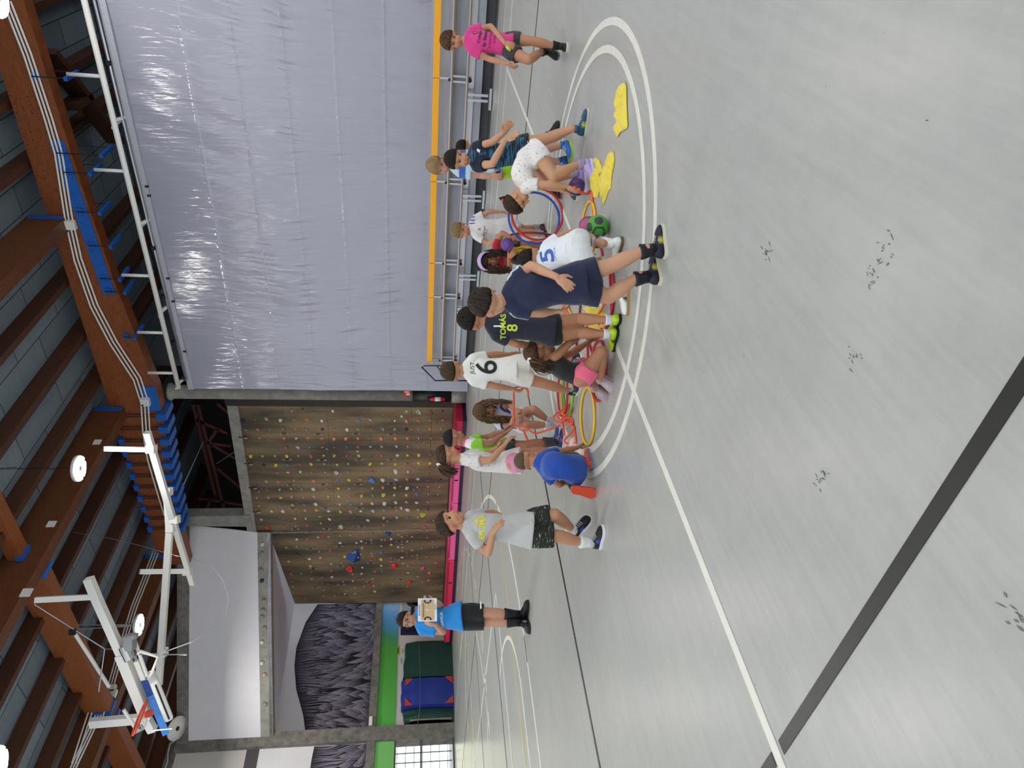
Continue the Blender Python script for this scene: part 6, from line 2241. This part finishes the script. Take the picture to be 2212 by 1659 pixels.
p12 = make_person('girl with long wavy hair in a pale top crouching behind the orange tubes', 1.15, 6.9, 'E', dict(
    nk=(860, 700, .02), sl=(925, 625, .02), sr=(900, 790, -.02), sp=(1010, 740, .08), el=(1000, 560, -.04), wl=(1050, 625, -.18), er=(1030, 800, -.10), wr=(1055, 700, -.2),
    hl=(1130, 690, .12), hr=(1130, 800, .10), kl=(1270, 625, -.10), al=(1430, 745, .0), kr=(1195, 790, -.16), ar=(1440, 800, -.05)),
    dict(c=(730, 640, -.08), f=(.15, -.62, -.72), u=(-.15, .85, -.45)), dict(s='long', c='#3c2d20', c2='#7d6042', seed=13), '#c08c70', '#ddd6e2', '#ddd0cf',
    (dict(d=(-.2, -.9), c='#a9a6ab', s='#d7d4d4'), dict(d=(-.45, -.8), c='#a9a6ab', s='#d7d4d4')), (('#dcdad8', .16), ('#dcdad8', .22)), hdir=((-.2, -.6, -.3), (-.1, -.5, -.3)), hands=(1.1, 1.0), sleeve=.4, leg=.55,
    paint=cuff_paint)

# boy in lime
def lime_paint(co, col, Q, k):
    m = np.linalg.norm(co - np.array(Q['nk'].lerp(Q['sr'], .4)), axis=1) < .085
    col[m, :3] = lin('#e6e4e0')
    m = np.linalg.norm(co - np.array(Q['nk']), axis=1) < .062
    col[m, :3] = lin('#d8607c')


p13 = make_person('boy with cropped hair in a lime green tee reaching for the orange tube', 1.13, 6.46, 'E', dict(
    nk=(515, 975, .02), sr=(615, 1010, -.04), sl=(590, 965, .20), sp=(790, 1050, .05), er=(815, 985, -.05), wr=(975, 875, .0), el=(780, 920, .25), wl=(950, 860, .2),
    hr=(975, 1070, -.05), hl=(960, 1030, .12), kr=(1190, 1035, -.08), ar=(1430, 985, .0), kl=(1190, 1010, .14), al=(1420, 965, .20)),
    dict(c=(405, 935, .02), f=(.68, -.45, .5), u=(.15, .95, .1)), dict(s='buzz', c='#171311', seed=14), '#a8735a', '#8fce3a', '#22242c',
    (dict(d=(.9, -.2), c='#23427a', s='#d5dae4', acc='#b04a5a'), dict(d=(.9, -.4), c='#1e3a6c', s='#d5dae4', acc='#b04a5a')), (('#3a3a3e', .2), ('#3a3a3e', .22)), paint=lime_paint, hdir=((.5, -.6, 0), (.5, -.6, 0)), hands=(.8, .8), leg=.5)

# girl in spotted tee
M_spot = tint_mat('spotted_tee', .8, .35, 22, prn=('#5a5252', 130, .64, .68, (1, 1, .55), 'noise'))
p14 = make_person('girl with a ponytail in a white spotted tee and pink shorts', 1.24, 6.02, 'F', dict(
    nk=(490, 365, .02), sr=(592, 385, -.06), sl=(575, 325, .16), sp=(800, 400, .05), er=(805, 372, -.12), wr=(955, 205, -.10), el=(790, 300, .22), wl=(880, 235, .16),
    hr=(1050, 415, -.06), hl=(1040, 350, .12), kr=(1300, 330, -.06), ar=(1580, 325, .0), kl=(1290, 285, .14), al=(1560, 290, .18)),
    dict(c=(330, 318, .02), f=(.78, -.38, .42), u=(.25, .95, .1)), dict(s='pony', c='#2b2019', c2='#5b4532', seed=15, tie='#e8e2d8'), '#bd8868', '#dcd8d4', '#d98fae',
    (dict(d=(.9, -.1), c='#d9c9c4', s='#e8e4de', acc='#b03a44'), dict(d=(.9, -.15), c='#d9c9c4', s='#e8e4de', acc='#b03a44')), None, hdir=((.5, -.2, -.1), (.5, -.4, 0)), hands=(.7, .7), shirt_mat=M_spot, hem=-.20, leg=.34, sleeve=.5, bulge=1.05)

# boy in blue crouching
def blue_paint(co, col, Q, k):
    S, E_ = Q['sl'], Q['el']
    ax = np.array((E_ - S).normalized())
    t = (co - np.array(S)) @ ax
    m = (np.linalg.norm(co - np.array(S) - t[:, None] * ax, axis=1) < .08) & (t > (E_ - S).length * .48)
    col[m, :3] = lin('#cfe0ee')


p15 = make_person('boy in a bright blue tee crouching with his back to the camera, orange shoes', 1.14, 5.34, 'F', dict(
    nk=(1310, 385, .12), sr=(1420, 315, .10), sl=(1425, 545, .03), sp=(1560, 440, -.10), er=(1600, 272, .22), wr=(1745, 235, .28), el=(1545, 640, .06), wl=(1640, 590, .3),
    hr=(1715, 410, .04), hl=(1725, 540, .0), kr=(1640, 320, .36), ar=(1815, 395, .06), kl=(1660, 600, .32), al=(1725, 665, -.02)),
    dict(c=(1190, 375, .16), f=(.28, -.55, .75), u=(.0, .85, .5)), dict(s='buzz', c='#5a4a36', seed=16), '#b98565', '#1d4aa6', '#14151c',
    (dict(d=(-.22, -.95, .12), c='#5f7f98', s='#dc4f35', up=(.25, .1, 1), lace='#5f7f98'), dict(d=(.35, .6), c='#d9503a', s='#6f8296', acc='#5f7f98')), (('#15151a', .22), ('#15151a', .22)), paint=blue_paint, hdir=((.2, -.6, .5), (.45, -.8, .1)), hands=(.5, .4), bulge=1.12, hem=-.12, leg=.45, headscale=.92)

# boy in light grey tee walking past
M_marl = tint_mat('streaked_shorts', .8, .35, 22, prn=('#a3ad92', 60, .60, .66, (.4, .4, 3.0), 'noise'))
p16 = make_person('boy in a light grey tee with yellow lettering and dark streaked shorts walking past', 1.25, 5.04, 'F', dict(
    nk=(530, 1085, .02), sr=(605, 1195, -.06), sl=(600, 985, .08), er=(775, 1385, .0), wr=(825, 1165, -.16), el=(830, 950, .22), wl=(960, 1010, .20),
    hr=(1175, 1205, -.02), hl=(1165, 1040, .06), kr=(1530, 1195, -.02), ar=(1815, 1270, .06), kl=(1500, 965, .02), al=(1700, 1130, .22)),
    dict(c=(362, 1042, .0), f=(.88, .08, -.42), u=(-.10, 1, 0)), dict(s='short', c='#241a14', c2='#4a382a', seed=17), '#bf8b6a', '#b8b7b4', '#22251f',
    (dict(d=(.75, -.65, .1), c='#16171b', s='#e8e8ea', acc='#2c58b8'), dict(d=(.8, -.58), c='#16171b', s='#e8e8ea', acc='#2c58b8')), (('#dedede', .16), ('#dedede', .16)), shorts_mat=M_marl, hdir=((.3, -.8, .1), (.65, -.35, -.3)), hands=(.7, .6), leg=.88, sleeve=.48, flare=.06)
nn = (-CFv * .72 + CRv * .69)
rr = (CRv * .72 + CFv * .69)
decal(p16['shirt'], 'PUMA', pix('F', 712, 1045, 4.95), rr, U_, nn, .064, '#d9d23a', bold=.002)
patch(p16['shirt'], [[(-.05, -.018), (-.01, -.012), (.035, .018), (.02, -.006), (.045, -.02), (.0, -.024)]], pix('F', 628, 1000, 4.95), rr, U_, nn, '#d9d23a', 'chest_mark')

# man with the tactics board
p17 = make_person('man with glasses in a bright blue shirt and black shorts holding a tactics board', 1.62, 8.4, 'G', dict(
    nk=(500, 675, .02), sl=(575, 550, .02), sr=(575, 805, .0), el=(805, 480, .04), wl=(735, 415, -.22), er=(845, 830, .0), wr=(745, 735, -.22),
    hl=(1035, 560), hr=(1035, 690), kl=(1440, 575, -.02), al=(1810, 600, .02), kr=(1445, 690, .02), ar=(1830, 705, -.02)),
    dict(c=(362, 668, -.02), f=(-.12, -.06, -.98), u=(.04, 1, 0)), dict(s='short', c='#17130f', c2='#2b231c', seed=18), '#c08e72', '#1f86cf', '#121215',
    (dict(d=(.85, -.5), c='#151516', lace='#2a2a2c', s='#1a1a1b'), dict(d=(-.15, -.95), c='#1c1c1e', lace='#2a2a2c', s='#222224', acc='#b9b9bc')), (('#121214', .42), ('#121214', .36)), group='adults', hdir=((.05, .7, -.2), (.2, .7, -.2)), hands=(1.0, 1.0), handpn=((.6, .1, .5), (.6, .1, .5)), headscale=1.14, leg=.86, sleeve=.62, adult=True, flare=.05)
decal(p17['shirt'], 'ABANCA', *chest(p17, .58), .045, '#dfe9f2', bold=.0012)
patch(p17['shorts'], [[(-.05, -.008), (.05, -.008), (.05, .008), (-.05, .008)]], pix('G', 1342, 480, 8.2), CRv, U_, -CFv, '#e8e8ea', 'leg_mark')
M_gl = mat('glasses_frame', '#141416', .3)
h_, f_, u_, l_ = p17['hc'], p17['f'], p17['u'], p17['l']
e = MB()
for s in (-1, 1):
    cq = h_ + (l_ * s * .033 + u_ * .0 + f_ * .096) * 1.14
    e.tube([cq + (l_ * math.cos(a) * .025 + u_ * math.sin(a) * .019) for a in np.linspace(0, 2 * math.pi, 15)[:-1]], .003, 6, closed=True)
    e.tube([cq + l_ * s * .025, h_ + (l_ * s * .080 - f_ * .0 + u_ * .002) * 1.14], .0026, 6)
e.tube([h_ + (l_ * .012 + f_ * .099) * 1.14, h_ + (-l_ * .012 + f_ * .099) * 1.14], .0026, 6)
e.build('glasses', M_gl, p17['body'])
# tactics board
BD = 8.4 - .30
Bc = [pix('G', x, y, BD) for x, y in ((508, 690), (508, 388), (757, 383), (762, 690))]
n_ = (Bc[1] - Bc[0]).cross(Bc[3] - Bc[0]).normalized()
n_ = n_ if n_.dot(-CFv) > 0 else -n_
bo = empty('tactics_board', sum(Bc, V()) / 4, 'white framed basketball tactics board held up by the man in blue', 'board')
lerp2 = lambda a, b_: Bc[0].lerp(Bc[1], a).lerp(Bc[3].lerp(Bc[2], a), b_)   # a across, b down
MB().slab(Bc, -n_, .012).build('frame_panel', mat('board_white', '#dcdde2', .4), bo)


def on(poly, m, nm_, off=.002):
    return MB().slab([lerp2(a, b_) + n_ * off for a, b_ in poly], n_, .001).build(nm_, m, bo)


on([(.06, .16), (.94, .16), (.94, .86), (.06, .86)], mat('court_tan', '#c9a878', .5), 'court_field')
M_bn = mat('board_navy', '#141a4c', .4)
for cx, s in ((.06, 1), (.94, -1)):
    on([(cx, .30)] + [(cx + s * .16 * math.sin(t), .52 - .22 * math.cos(t)) for t in np.linspace(0, math.pi, 11)] + [(cx, .74)], M_bn, 'key_area', .0035)
    on([(cx, .42), (cx + s * .09, .42), (cx + s * .09, .62), (cx, .62)], mat('court_tan', '#c9a878', .5), 'key_lane', .005)
M_bl = mat('board_line', '#e6e2da', .5)
on([(.497, .16), (.503, .16), (.503, .86), (.497, .86)], M_bl, 'half_line', .0035)
on([(.5 + .06 * math.cos(t), .51 + .075 * math.sin(t)) for t in np.linspace(0, 6.283, 17)[:-1]], mat('board_circle', '#b9c4d8', .5), 'centre_mark', .004)
on([(.28, .02), (.72, .02), (.72, .13), (.28, .13)], mat('board_white', '#dcdde2', .4), 'title_field', .003)


def board_text(t, a, b_, size, c):
    cu_ = bpy.data.curves.new('board_lettering', 'FONT')
    cu_.body, cu_.size, cu_.align_x, cu_.align_y, cu_.extrude = t, size, 'CENTER', 'CENTER', .0006
    t_ = bpy.data.objects.new('board_lettering', cu_)
    COL.objects.link(t_)
    me = bpy.data.meshes.new_from_object(t_.evaluated_get(bpy.context.evaluated_depsgraph_get()))
    bpy.data.objects.remove(t_)
    me.materials.clear()
    me.materials.append(mat('board_ink_' + c[1:], c, .5))
    o = bpy.data.objects.new('board_lettering', me)
    COL.objects.link(o)
    x = (Bc[1] - Bc[0]).normalized()
    y = n_.cross(x)
    po = lerp2(a, b_) + n_ * .006
    o.matrix_world = Matrix(((x.x, y.x, n_.x, po.x), (x.y, y.y, n_.y, po.y), (x.z, y.z, n_.z, po.z), (0, 0, 0, 1)))
    o.parent = bo
    o.matrix_parent_inverse = Matrix.Translation(-V(bo.location))


board_text('PREVENCIÓN', .5, .30, .028, '#4a3a22')
board_text('BALONCESTO', .5, .08, .02, '#141a4c')
board_text('TABLERO', .62, .93, .018, '#141a4c')

# ------------------------------------------------------------------ hoops, tubes, balls and bibs on the floor
def gloss(nm_, c, r=.4):
    return mat('plastic_' + nm_, c, r)


M_red, M_blue, M_yel = gloss('red', '#c4222b'), gloss('blue', '#2253b4'), gloss('yellow', '#f0c028')
M_org, M_grn, M_dred = gloss('orange', '#f2603c'), gloss('green', '#58a838'), gloss('dark_red', '#8a1f2b')


def hoop(label, c, ax, ay, r, m, tube=.010):
    c = V(c)
    o = MB().tube([c + V(ax) * (r * math.cos(t)) + V(ay) * (r * math.sin(t)) for t in np.linspace(0, 2 * math.pi, 61)[:-1]], tube, 10, closed=True).build('hoop', m, smooth=True)
    return tag(o, label, 'hoop', 'plastic hoops in the circle')


Zv, Fh = V((0, 0, 1)), V((CF[0], CF[1], 0)).normalized()
c = flr(1160.4, 462.3, .25)
hoop('red hoop standing upright in front of the blue hoop', c, CRv, Zv, .247, M_red, .012)
c = flr(1153.5, 471, .255)
hoop('blue hoop standing upright just behind the red one', c, CRv, Zv, .250, M_blue, .011)
c = flr(1147, 514, .25)
hoop('dark red hoop seen edge-on beside the two upright hoops', c, Fh, Zv, .24, M_dred, .010)
FX, FY = (1, 0, 0), (0, 1, 0)
for lab, px, py, r, m, dz in (('yellow hoop lying flat behind the green ball', 1270, 500, .236, M_yel, .012), ('yellow hoop lying flat between the orange tube pile and the kneeling girl', 1268.6, 899, .228, M_yel, .012),
                              ('yellow hoop lying farther back behind the kneeling girl, by the green hoop', 1224, 852, .23, M_yel, .012), ('green hoop lying behind the kneeling girl', 1228, 840, .21, M_grn, .032), ('red hoop lying behind the green hoop', 1215, 850, .21, M_red, .052),
                              ('red hoop lying flat around the knees of the girl in black', 1292, 801, .228, M_red, .012), ('red hoop lying flat under the boy in navy, near the striped white shoe', 1306, 640, .24, M_red, .012)):
    c = flr(px, py, dz)
    hoop(lab, c, FX, FY, r, m)


def px_tube(name, label, pts, m, r=.009, cat='tube', group='orange training tubes'):
    """bent tube through photo pixels (x, y, depth)"""
    P = [pix('X', x, y, D) for x, y, D in pts]
    P = [V((p.x, p.y, max(p.z, r + .001))) for p in P]
    out = []
    n = len(P)
    for i in range(n - 1):
        p0, p1, p2, p3 = P[max(i - 1, 0)], P[i], P[i + 1], P[min(i + 2, n - 1)]
        for s in range(6):
            t = s / 6
            out.append(.5 * ((2 * p1) + (p2 - p0) * t + (2 * p0 - 5 * p1 + 4 * p2 - p3) * t * t + (3 * p1 - p0 - 3 * p2 + p3) * t ** 3))
    out.append(P[-1])
    return tag(MB().tube(out, r, 8).build(name, m, smooth=True), label, cat, group)


def fl(*pts):
    return [(x, y, depth_of(x, y)) for x, y in pts]


px_tube('training_hurdle', 'orange bent hurdle tube held level between the boy numbered 6 and the reaching children', [(1141, 857, 6.2), (1139, 842, 6.15), (1124, 835, 6.1), (1111, 843, 6.15), (1110, 865, 6.3), (1110, 900, 6.4), (1112, 918, 6.42), (1130, 921, 6.42), (1146, 931, 6.4), (1158, 936, 6.4), (1185, 928, 6.4), (1210, 919, 6.4)], M_org)
px_tube('training_tube', 'short straight orange tube hanging beside the green shirted boy', [(1130, 928, 6.42), (1138, 946, 6.42), (1146, 964, 6.42)], M_org)
E = lambda x, y, D: (900 + x / 5.027, 760 + y / 5.027, D)
px_tube('training_hurdle', 'orange U-shaped tube on the pile, its open ends pointing at the kneeling girl', [E(1672, 570, 6.2), E(1590, 625, 6.3), E(1505, 680, 6.4), E(1492, 720, 6.4), E(1520, 750, 6.35), E(1590, 772, 6.2)], M_org)
px_tube('training_hurdle', 'orange U-shaped tube on the pile, inside the larger U', [E(1660, 595, 6.15), E(1600, 640, 6.2), E(1545, 685, 6.3), E(1540, 715, 6.3), E(1570, 742, 6.25), E(1610, 750, 6.15)], M_org)
px_tube('training_tube', 'orange tube lying across the top of the pile', [E(1742, 605, 6.1), E(1680, 645, 6.15), E(1610, 690, 6.2), E(1575, 735, 6.2), E(1590, 800, 6.2), E(1602, 905, 6.15)], M_org)
px_tube('training_tube', 'orange tube coiled in a tight ring on the pile', [E(1600, 735, 6.15), E(1640, 715, 6.15), E(1690, 735, 6.1), E(1695, 770, 6.05), E(1650, 785, 6.1), E(1615, 760, 6.15), E(1625, 735, 6.2), E(1680, 760, 6.1)], M_org)
px_tube('training_hurdle', 'orange tube bent in a triangle at the near end of the pile', [E(1690, 770, 6.1), E(1725, 850, 6.0), E(1752, 950, 5.95), E(1735, 985, 5.95), E(1670, 998, 6.05), E(1615, 985, 6.1), E(1612, 950, 6.1), E(1680, 880, 6.05), E(1760, 815, 6.0)], M_org)
B_ = lambda x, y, D: (900 + x / 5.53, 220 + y / 5.53, D)
px_tube('training_tube', 'curved orange tube in the hand of the girl in the printed dress', [B_(1880, 1020, 5.45), B_(1925, 1055, 5.5), B_(1985, 1092, 5.55), B_(2050, 1092, 5.6), B_(2105, 1060, 5.6)], M_org, .011)
px_tube('training_tube', 'straight orange red tube lying from the yellow bib towards the green ball', fl((1281, 414), (1284, 450), (1290, 485)), M_org, .011)
px_tube('training_tube', 'red tube lying beside the white sneaker of the boy with number five', fl((1294, 505), (1299, 530), (1304, 552)), M_red)
px_tube('training_tube', 'long red tube lying behind the lime shoes', fl((1270, 652), (1271, 700), (1272, 780)), M_red)
px_tube('training_tube', 'red tube lying farthest back behind the lime shoes', fl((1257, 650), (1252, 700), (1247, 752)), M_dred)
px_tube('training_tube', 'short red tube crossing towards the hand of the kneeling girl', fl((1274, 740), (1278, 752), (1283, 766)), M_dred)
px_tube('training_tube', 'red tube beside the lime shoes and the striped white sneaker', fl((1320, 590), (1322, 632), (1324, 674)), M_red)
px_tube('training_hurdle', 'orange tube bent in a loop between the navy boy and the boy lettered TOMÁS', [(1237, 676, 6.3), (1236, 662, 6.3), (1230, 657, 6.35), (1220, 660, 6.4), (1214, 668, 6.4), (1220, 676, 6.4), (1228, 668, 6.35)], M_org)
px_tube('training_tube', 'orange tube leaning over the yellow bib by the lime shoes', [(1307, 654, 5.0), (1299, 668, 5.1), (1291, 682, 5.2)], M_org)
px_tube('training_tube', 'yellow tube slanting between the navy boy and the lime shoes', [(1240, 655, 6.4), (1247, 668, 6.3), (1254, 678, 6.2)], M_yel)


# balls
def ball(name, label, c, r, m, seams=True, seed=0):
    e = empty(name, V(c) - V((0, 0, r)), label, 'ball', 'play balls')
    MB().ball(c, r, 32, 20).build('ball_skin', m, e, True)
    rr = random.Random(seed)
    if seams:
        for i in range(3):
            n = V((rr.gauss(0, 1), rr.gauss(0, 1), rr.gauss(0, 1)))
            a, b_, d = basis(n)
            MB().tube([V(c) + (a * math.cos(t) + b_ * math.sin(t)) * r * 1.0 for t in np.linspace(0, 2 * math.pi, 41)[:-1]], .0018, 5, closed=True).build('seam', mat('seam_' + m.name, '#2c1f3a', .6), e, True)
    return e


M_pur = mat('purple_ball', '#6d4a94', .4)
ball('ball', 'purple ball on the floor under the hand of the girl in the printed dress', flr(1247, 404, .072), .072, mat('dark_purple_ball', '#5a3a72', .4), seed=1)
q = pix('C', 748, 600, 6.72)
ball('ball', 'light purple ball held against the red top of the girl with the headband', q, .066, M_pur, seed=2)
ball('ball', 'pink ball behind the green ball', flr(1271, 487, .078), .070, mat('pink_ball', '#b04a84', .35), seed=3)
cg = V(flr(1291, 490, .083))
e = empty('ball', cg - V((0, 0, .083)), 'green and dark grey panelled ball by the white sneaker', 'ball', 'play balls')
PHI = (1 + 5 ** .5) / 2
ico = [V(v).normalized() for v in ((0, 1, PHI), (0, -1, PHI), (0, 1, -PHI), (0, -1, -PHI), (1, PHI, 0), (-1, PHI, 0), (1, -PHI, 0), (-1, -PHI, 0), (PHI, 0, 1), (PHI, 0, -1), (-PHI, 0, 1), (-PHI, 0, -1))]
rot = Matrix.Rotation(.5, 3, 'X') @ Matrix.Rotation(.9, 3, 'Z')
ico = [rot @ v for v in ico]
b = MB()
b.ball(cg, .083, 72, 48)
M_bg, M_bk = mat('green_ball_panel', '#4aa03a', .45), mat('dark_ball_panel', '#343a3a', .5)
# panels become material regions of one skin
new_m = []
for fc in b.f:
    cc_ = sum((V(b.v[i]) for i in fc), V()) / len(fc) - cg
    cc_.normalize()
    ds = sorted(((v.dot(cc_), i) for i, v in enumerate(ico)), reverse=True)
    pent = ds[0][0] > math.cos(.40)
    new_m.append(1 if (pent and ds[0][1] % 2 == 0) or (not pent and ds[0][1] in (2, 5, 8)) else 0)
b.m = new_m
b.build('ball_skin', [M_bg, M_bk], e, True)
cone_p = flr(1257, 702)
tag(MB().lathe([(.075, 0), (.075, .008), (.05, .01), (.018, .13), (.012, .14)], cone_p, seg=20).build('marker_cone', gloss('cone_green', '#3f9a4a'), smooth=True), 'small green marker cone behind the legs of the boy lettered TOMÁS', 'cone')


# bibs: thin crumpled cloth on the floor
def inside(p, poly):
    x, y = p
    r = False
    n = len(poly)
    for i in range(n):
        (xa, ya), (xb, yb) = poly[i], poly[(i + 1) % n]
        if (ya > y) != (yb > y) and x < (xb - xa) * (y - ya) / (yb - ya) + xa:
            r = not r
    return r


def bib(label, pts, col, seed, hmax=.045):
    poly = [tuple(flr(x, y)[:2]) for x, y in pts]
    A = np.array(poly)
    lo, hi = A.min(0), A.max(0)
    st = .011
    nx, ny = int((hi[0] - lo[0]) / st) + 2, int((hi[1] - lo[1]) / st) + 2
    ok = {(i, j): inside((lo[0] + (i + .5) * st, lo[1] + (j + .5) * st), poly) for i in range(nx) for j in range(ny)}
    idx, Vs, Fs = {}, [], []
    seg = [(np.array(poly[i]), np.array(poly[(i + 1) % len(poly)])) for i in range(len(poly))]

    def vid(i, j):
        if (i, j) not in idx:
            p = np.array((lo[0] + i * st, lo[1] + j * st))
            bd = any(not ok.get((i + a, j + b_), False) for a in (-1, 0) for b_ in (-1, 0))
            best = min(((np.linalg.norm(p - c_), tuple(c_)) for c_ in (a + (b_ - a) * np.clip(((p - a) @ (b_ - a)) / max((b_ - a) @ (b_ - a), 1e-9), 0, 1) for a, b_ in seg)), key=lambda t: t[0])
            d = 0 if bd else best[0]
            if bd:
                p = np.array(best[1])
            w1 = p[0] * 4 + .6 * noise.noise((p[0] * 5, p[1] * 5, seed))
            w2 = p[1] * 4 + .6 * noise.noise((p[0] * 5, p[1] * 5, seed + 4))
            n1 = noise.noise((w1 * 2.2, w2 * 1.2, seed)) * .5 + .5
            n2 = abs(noise.noise((w1 * 5.0 + seed, w2 * 1.3, seed + 5)))
            n3 = abs(noise.noise((w1 * 1.5 + seed, w2 * 5.0, seed + 15)))
            z = .005 + hmax * (.30 * n1 + .5 * max(0, 1 - n2 * 3.2) * n1 + .35 * max(0, 1 - n3 * 3.6)) * min(1, d / .04)
            idx[(i, j)] = len(Vs)
            Vs.append((p[0], p[1], max(z, .004)))
        return idx[(i, j)]
    for (i, j), o_ in ok.items():
        if o_:
            Fs.append((vid(i, j), vid(i + 1, j), vid(i + 1, j + 1), vid(i, j + 1)))
    b = MB()
    b.add(Vs, Fs)
    o = b.build('bib', col, smooth=True)
    sd = o.modifiers.new('t', 'SOLIDIFY')
    sd.thickness = .003
    sd.offset = 1
    return tag(o, label, 'bib', 'training bibs')


M_bib = mat('yellow_bib_cloth', '#e6cf2e', .55, bump=.3, bscale=40, sheen=.3)
M_bib2 = mat('amber_bib_cloth', '#e3b92e', .55, bump=.3, bscale=40, sheen=.3)
q1 = lambda L_: [(1180 + x / 7.373, y0 + y / 7.373) for x, y, y0 in L_]
bib('long yellow bib lying near the circle line by itself', q1([(1265, 1310, 0), (1290, 1380, 0), (1295, 1659, 0), (1305, 250, 225), (1312, 330, 225), (1300, 385, 225), (1190, 450, 225), (1150, 525, 225), (1125, 505, 225), (1102, 330, 225), (1135, 290, 225), (1105, 230, 225), (1120, 100, 225), (1118, 0, 225), (1145, 1450, 0), (1150, 1400, 0), (1200, 1340, 0)]), M_bib, 1.0)
bib('yellow bib beside the purple shoes, the longer one nearer the circle line', [(1180 + x / 7.373, 225 + y / 7.373) for x, y in [(1030, 755), (1080, 750), (1100, 880), (1080, 1010), (1050, 1150), (1035, 1350), (1000, 1380), (925, 1605), (905, 1590), (860, 1330), (862, 1150), (915, 1050), (960, 880), (990, 790)]], M_bib, 2.0)
bib('yellow bib next to the purple ball, the shorter one nearer the orange tube', [(1180 + x / 7.373, 225 + y / 7.373) for x, y in [(800, 845), (850, 880), (895, 1010), (890, 1060), (848, 1130), (848, 1300), (855, 1400), (825, 1495), (755, 1490), (735, 1200), (735, 1080), (800, 1000), (760, 910), (750, 880)]], M_bib, 3.0)
S3 = lambda L_: [(1180 + x / 7.373, 600 + y / 7.373) for x, y in L_]
bib('yellow bib heap between the navy boy and the lime shoes', S3([(620, 420), (800, 425), (910, 480), (945, 600), (900, 650), (740, 610), (650, 570)]), M_bib, 4.0, .07)
bib('amber bib heap seen between the legs above the lime shoes', S3([(655, 740), (740, 712), (870, 718), (955, 760), (930, 830), (880, 855), (760, 845), (680, 795)]), M_bib2, 5.0, .07)
bib('small yellow bib behind the forearm of the kneeling girl', S3([(320, 925), (410, 915), (420, 980), (380, 1020), (310, 1045)]), M_bib, 6.0, .05)
bib('lime bib farthest back, beside the head of the kneeling girl', S3([(100, 1010), (190, 1000), (270, 1040), (250, 1075), (110, 1085)]), mat('lime_bib_cloth', '#86b83a', .6), 7.0, .05)
# bib in the hands of the girl in red
n1, n2 = 16, 22
rows_ = []
for i in range(n1 + 1):
    u = i / n1
    row = []
    for j in range(n2 + 1):
        v = j / n2
        top = (800 + 20 * u, 640 + 60 * u)
        x = 800 + v * 300 - 60 * v * (u - .3) ** 2 * 4
        y = 610 + 20 * v + u * (95 - 20 * v) + 14 * math.sin(v * 8 + u * 3)
        row.append(pix('C', x, y, 6.86 + .025 * math.sin(u * 15 + v * 2) + .01 * noise.noise((u * 9, v * 9, 0))))
    rows_.append(row)
b = MB()
b.add([p for r_ in rows_ for p in r_], [(i * (n2 + 1) + j, i * (n2 + 1) + j + 1, (i + 1) * (n2 + 1) + j + 1, (i + 1) * (n2 + 1) + j) for i in range(n1) for j in range(n2)])
o = b.build('bib', M_bib2, smooth=True)
sd = o.modifiers.new('t', 'SOLIDIFY')
sd.thickness = .004
tag(o, 'yellow bib hanging from the hands of the girl in red', 'bib', 'training bibs')
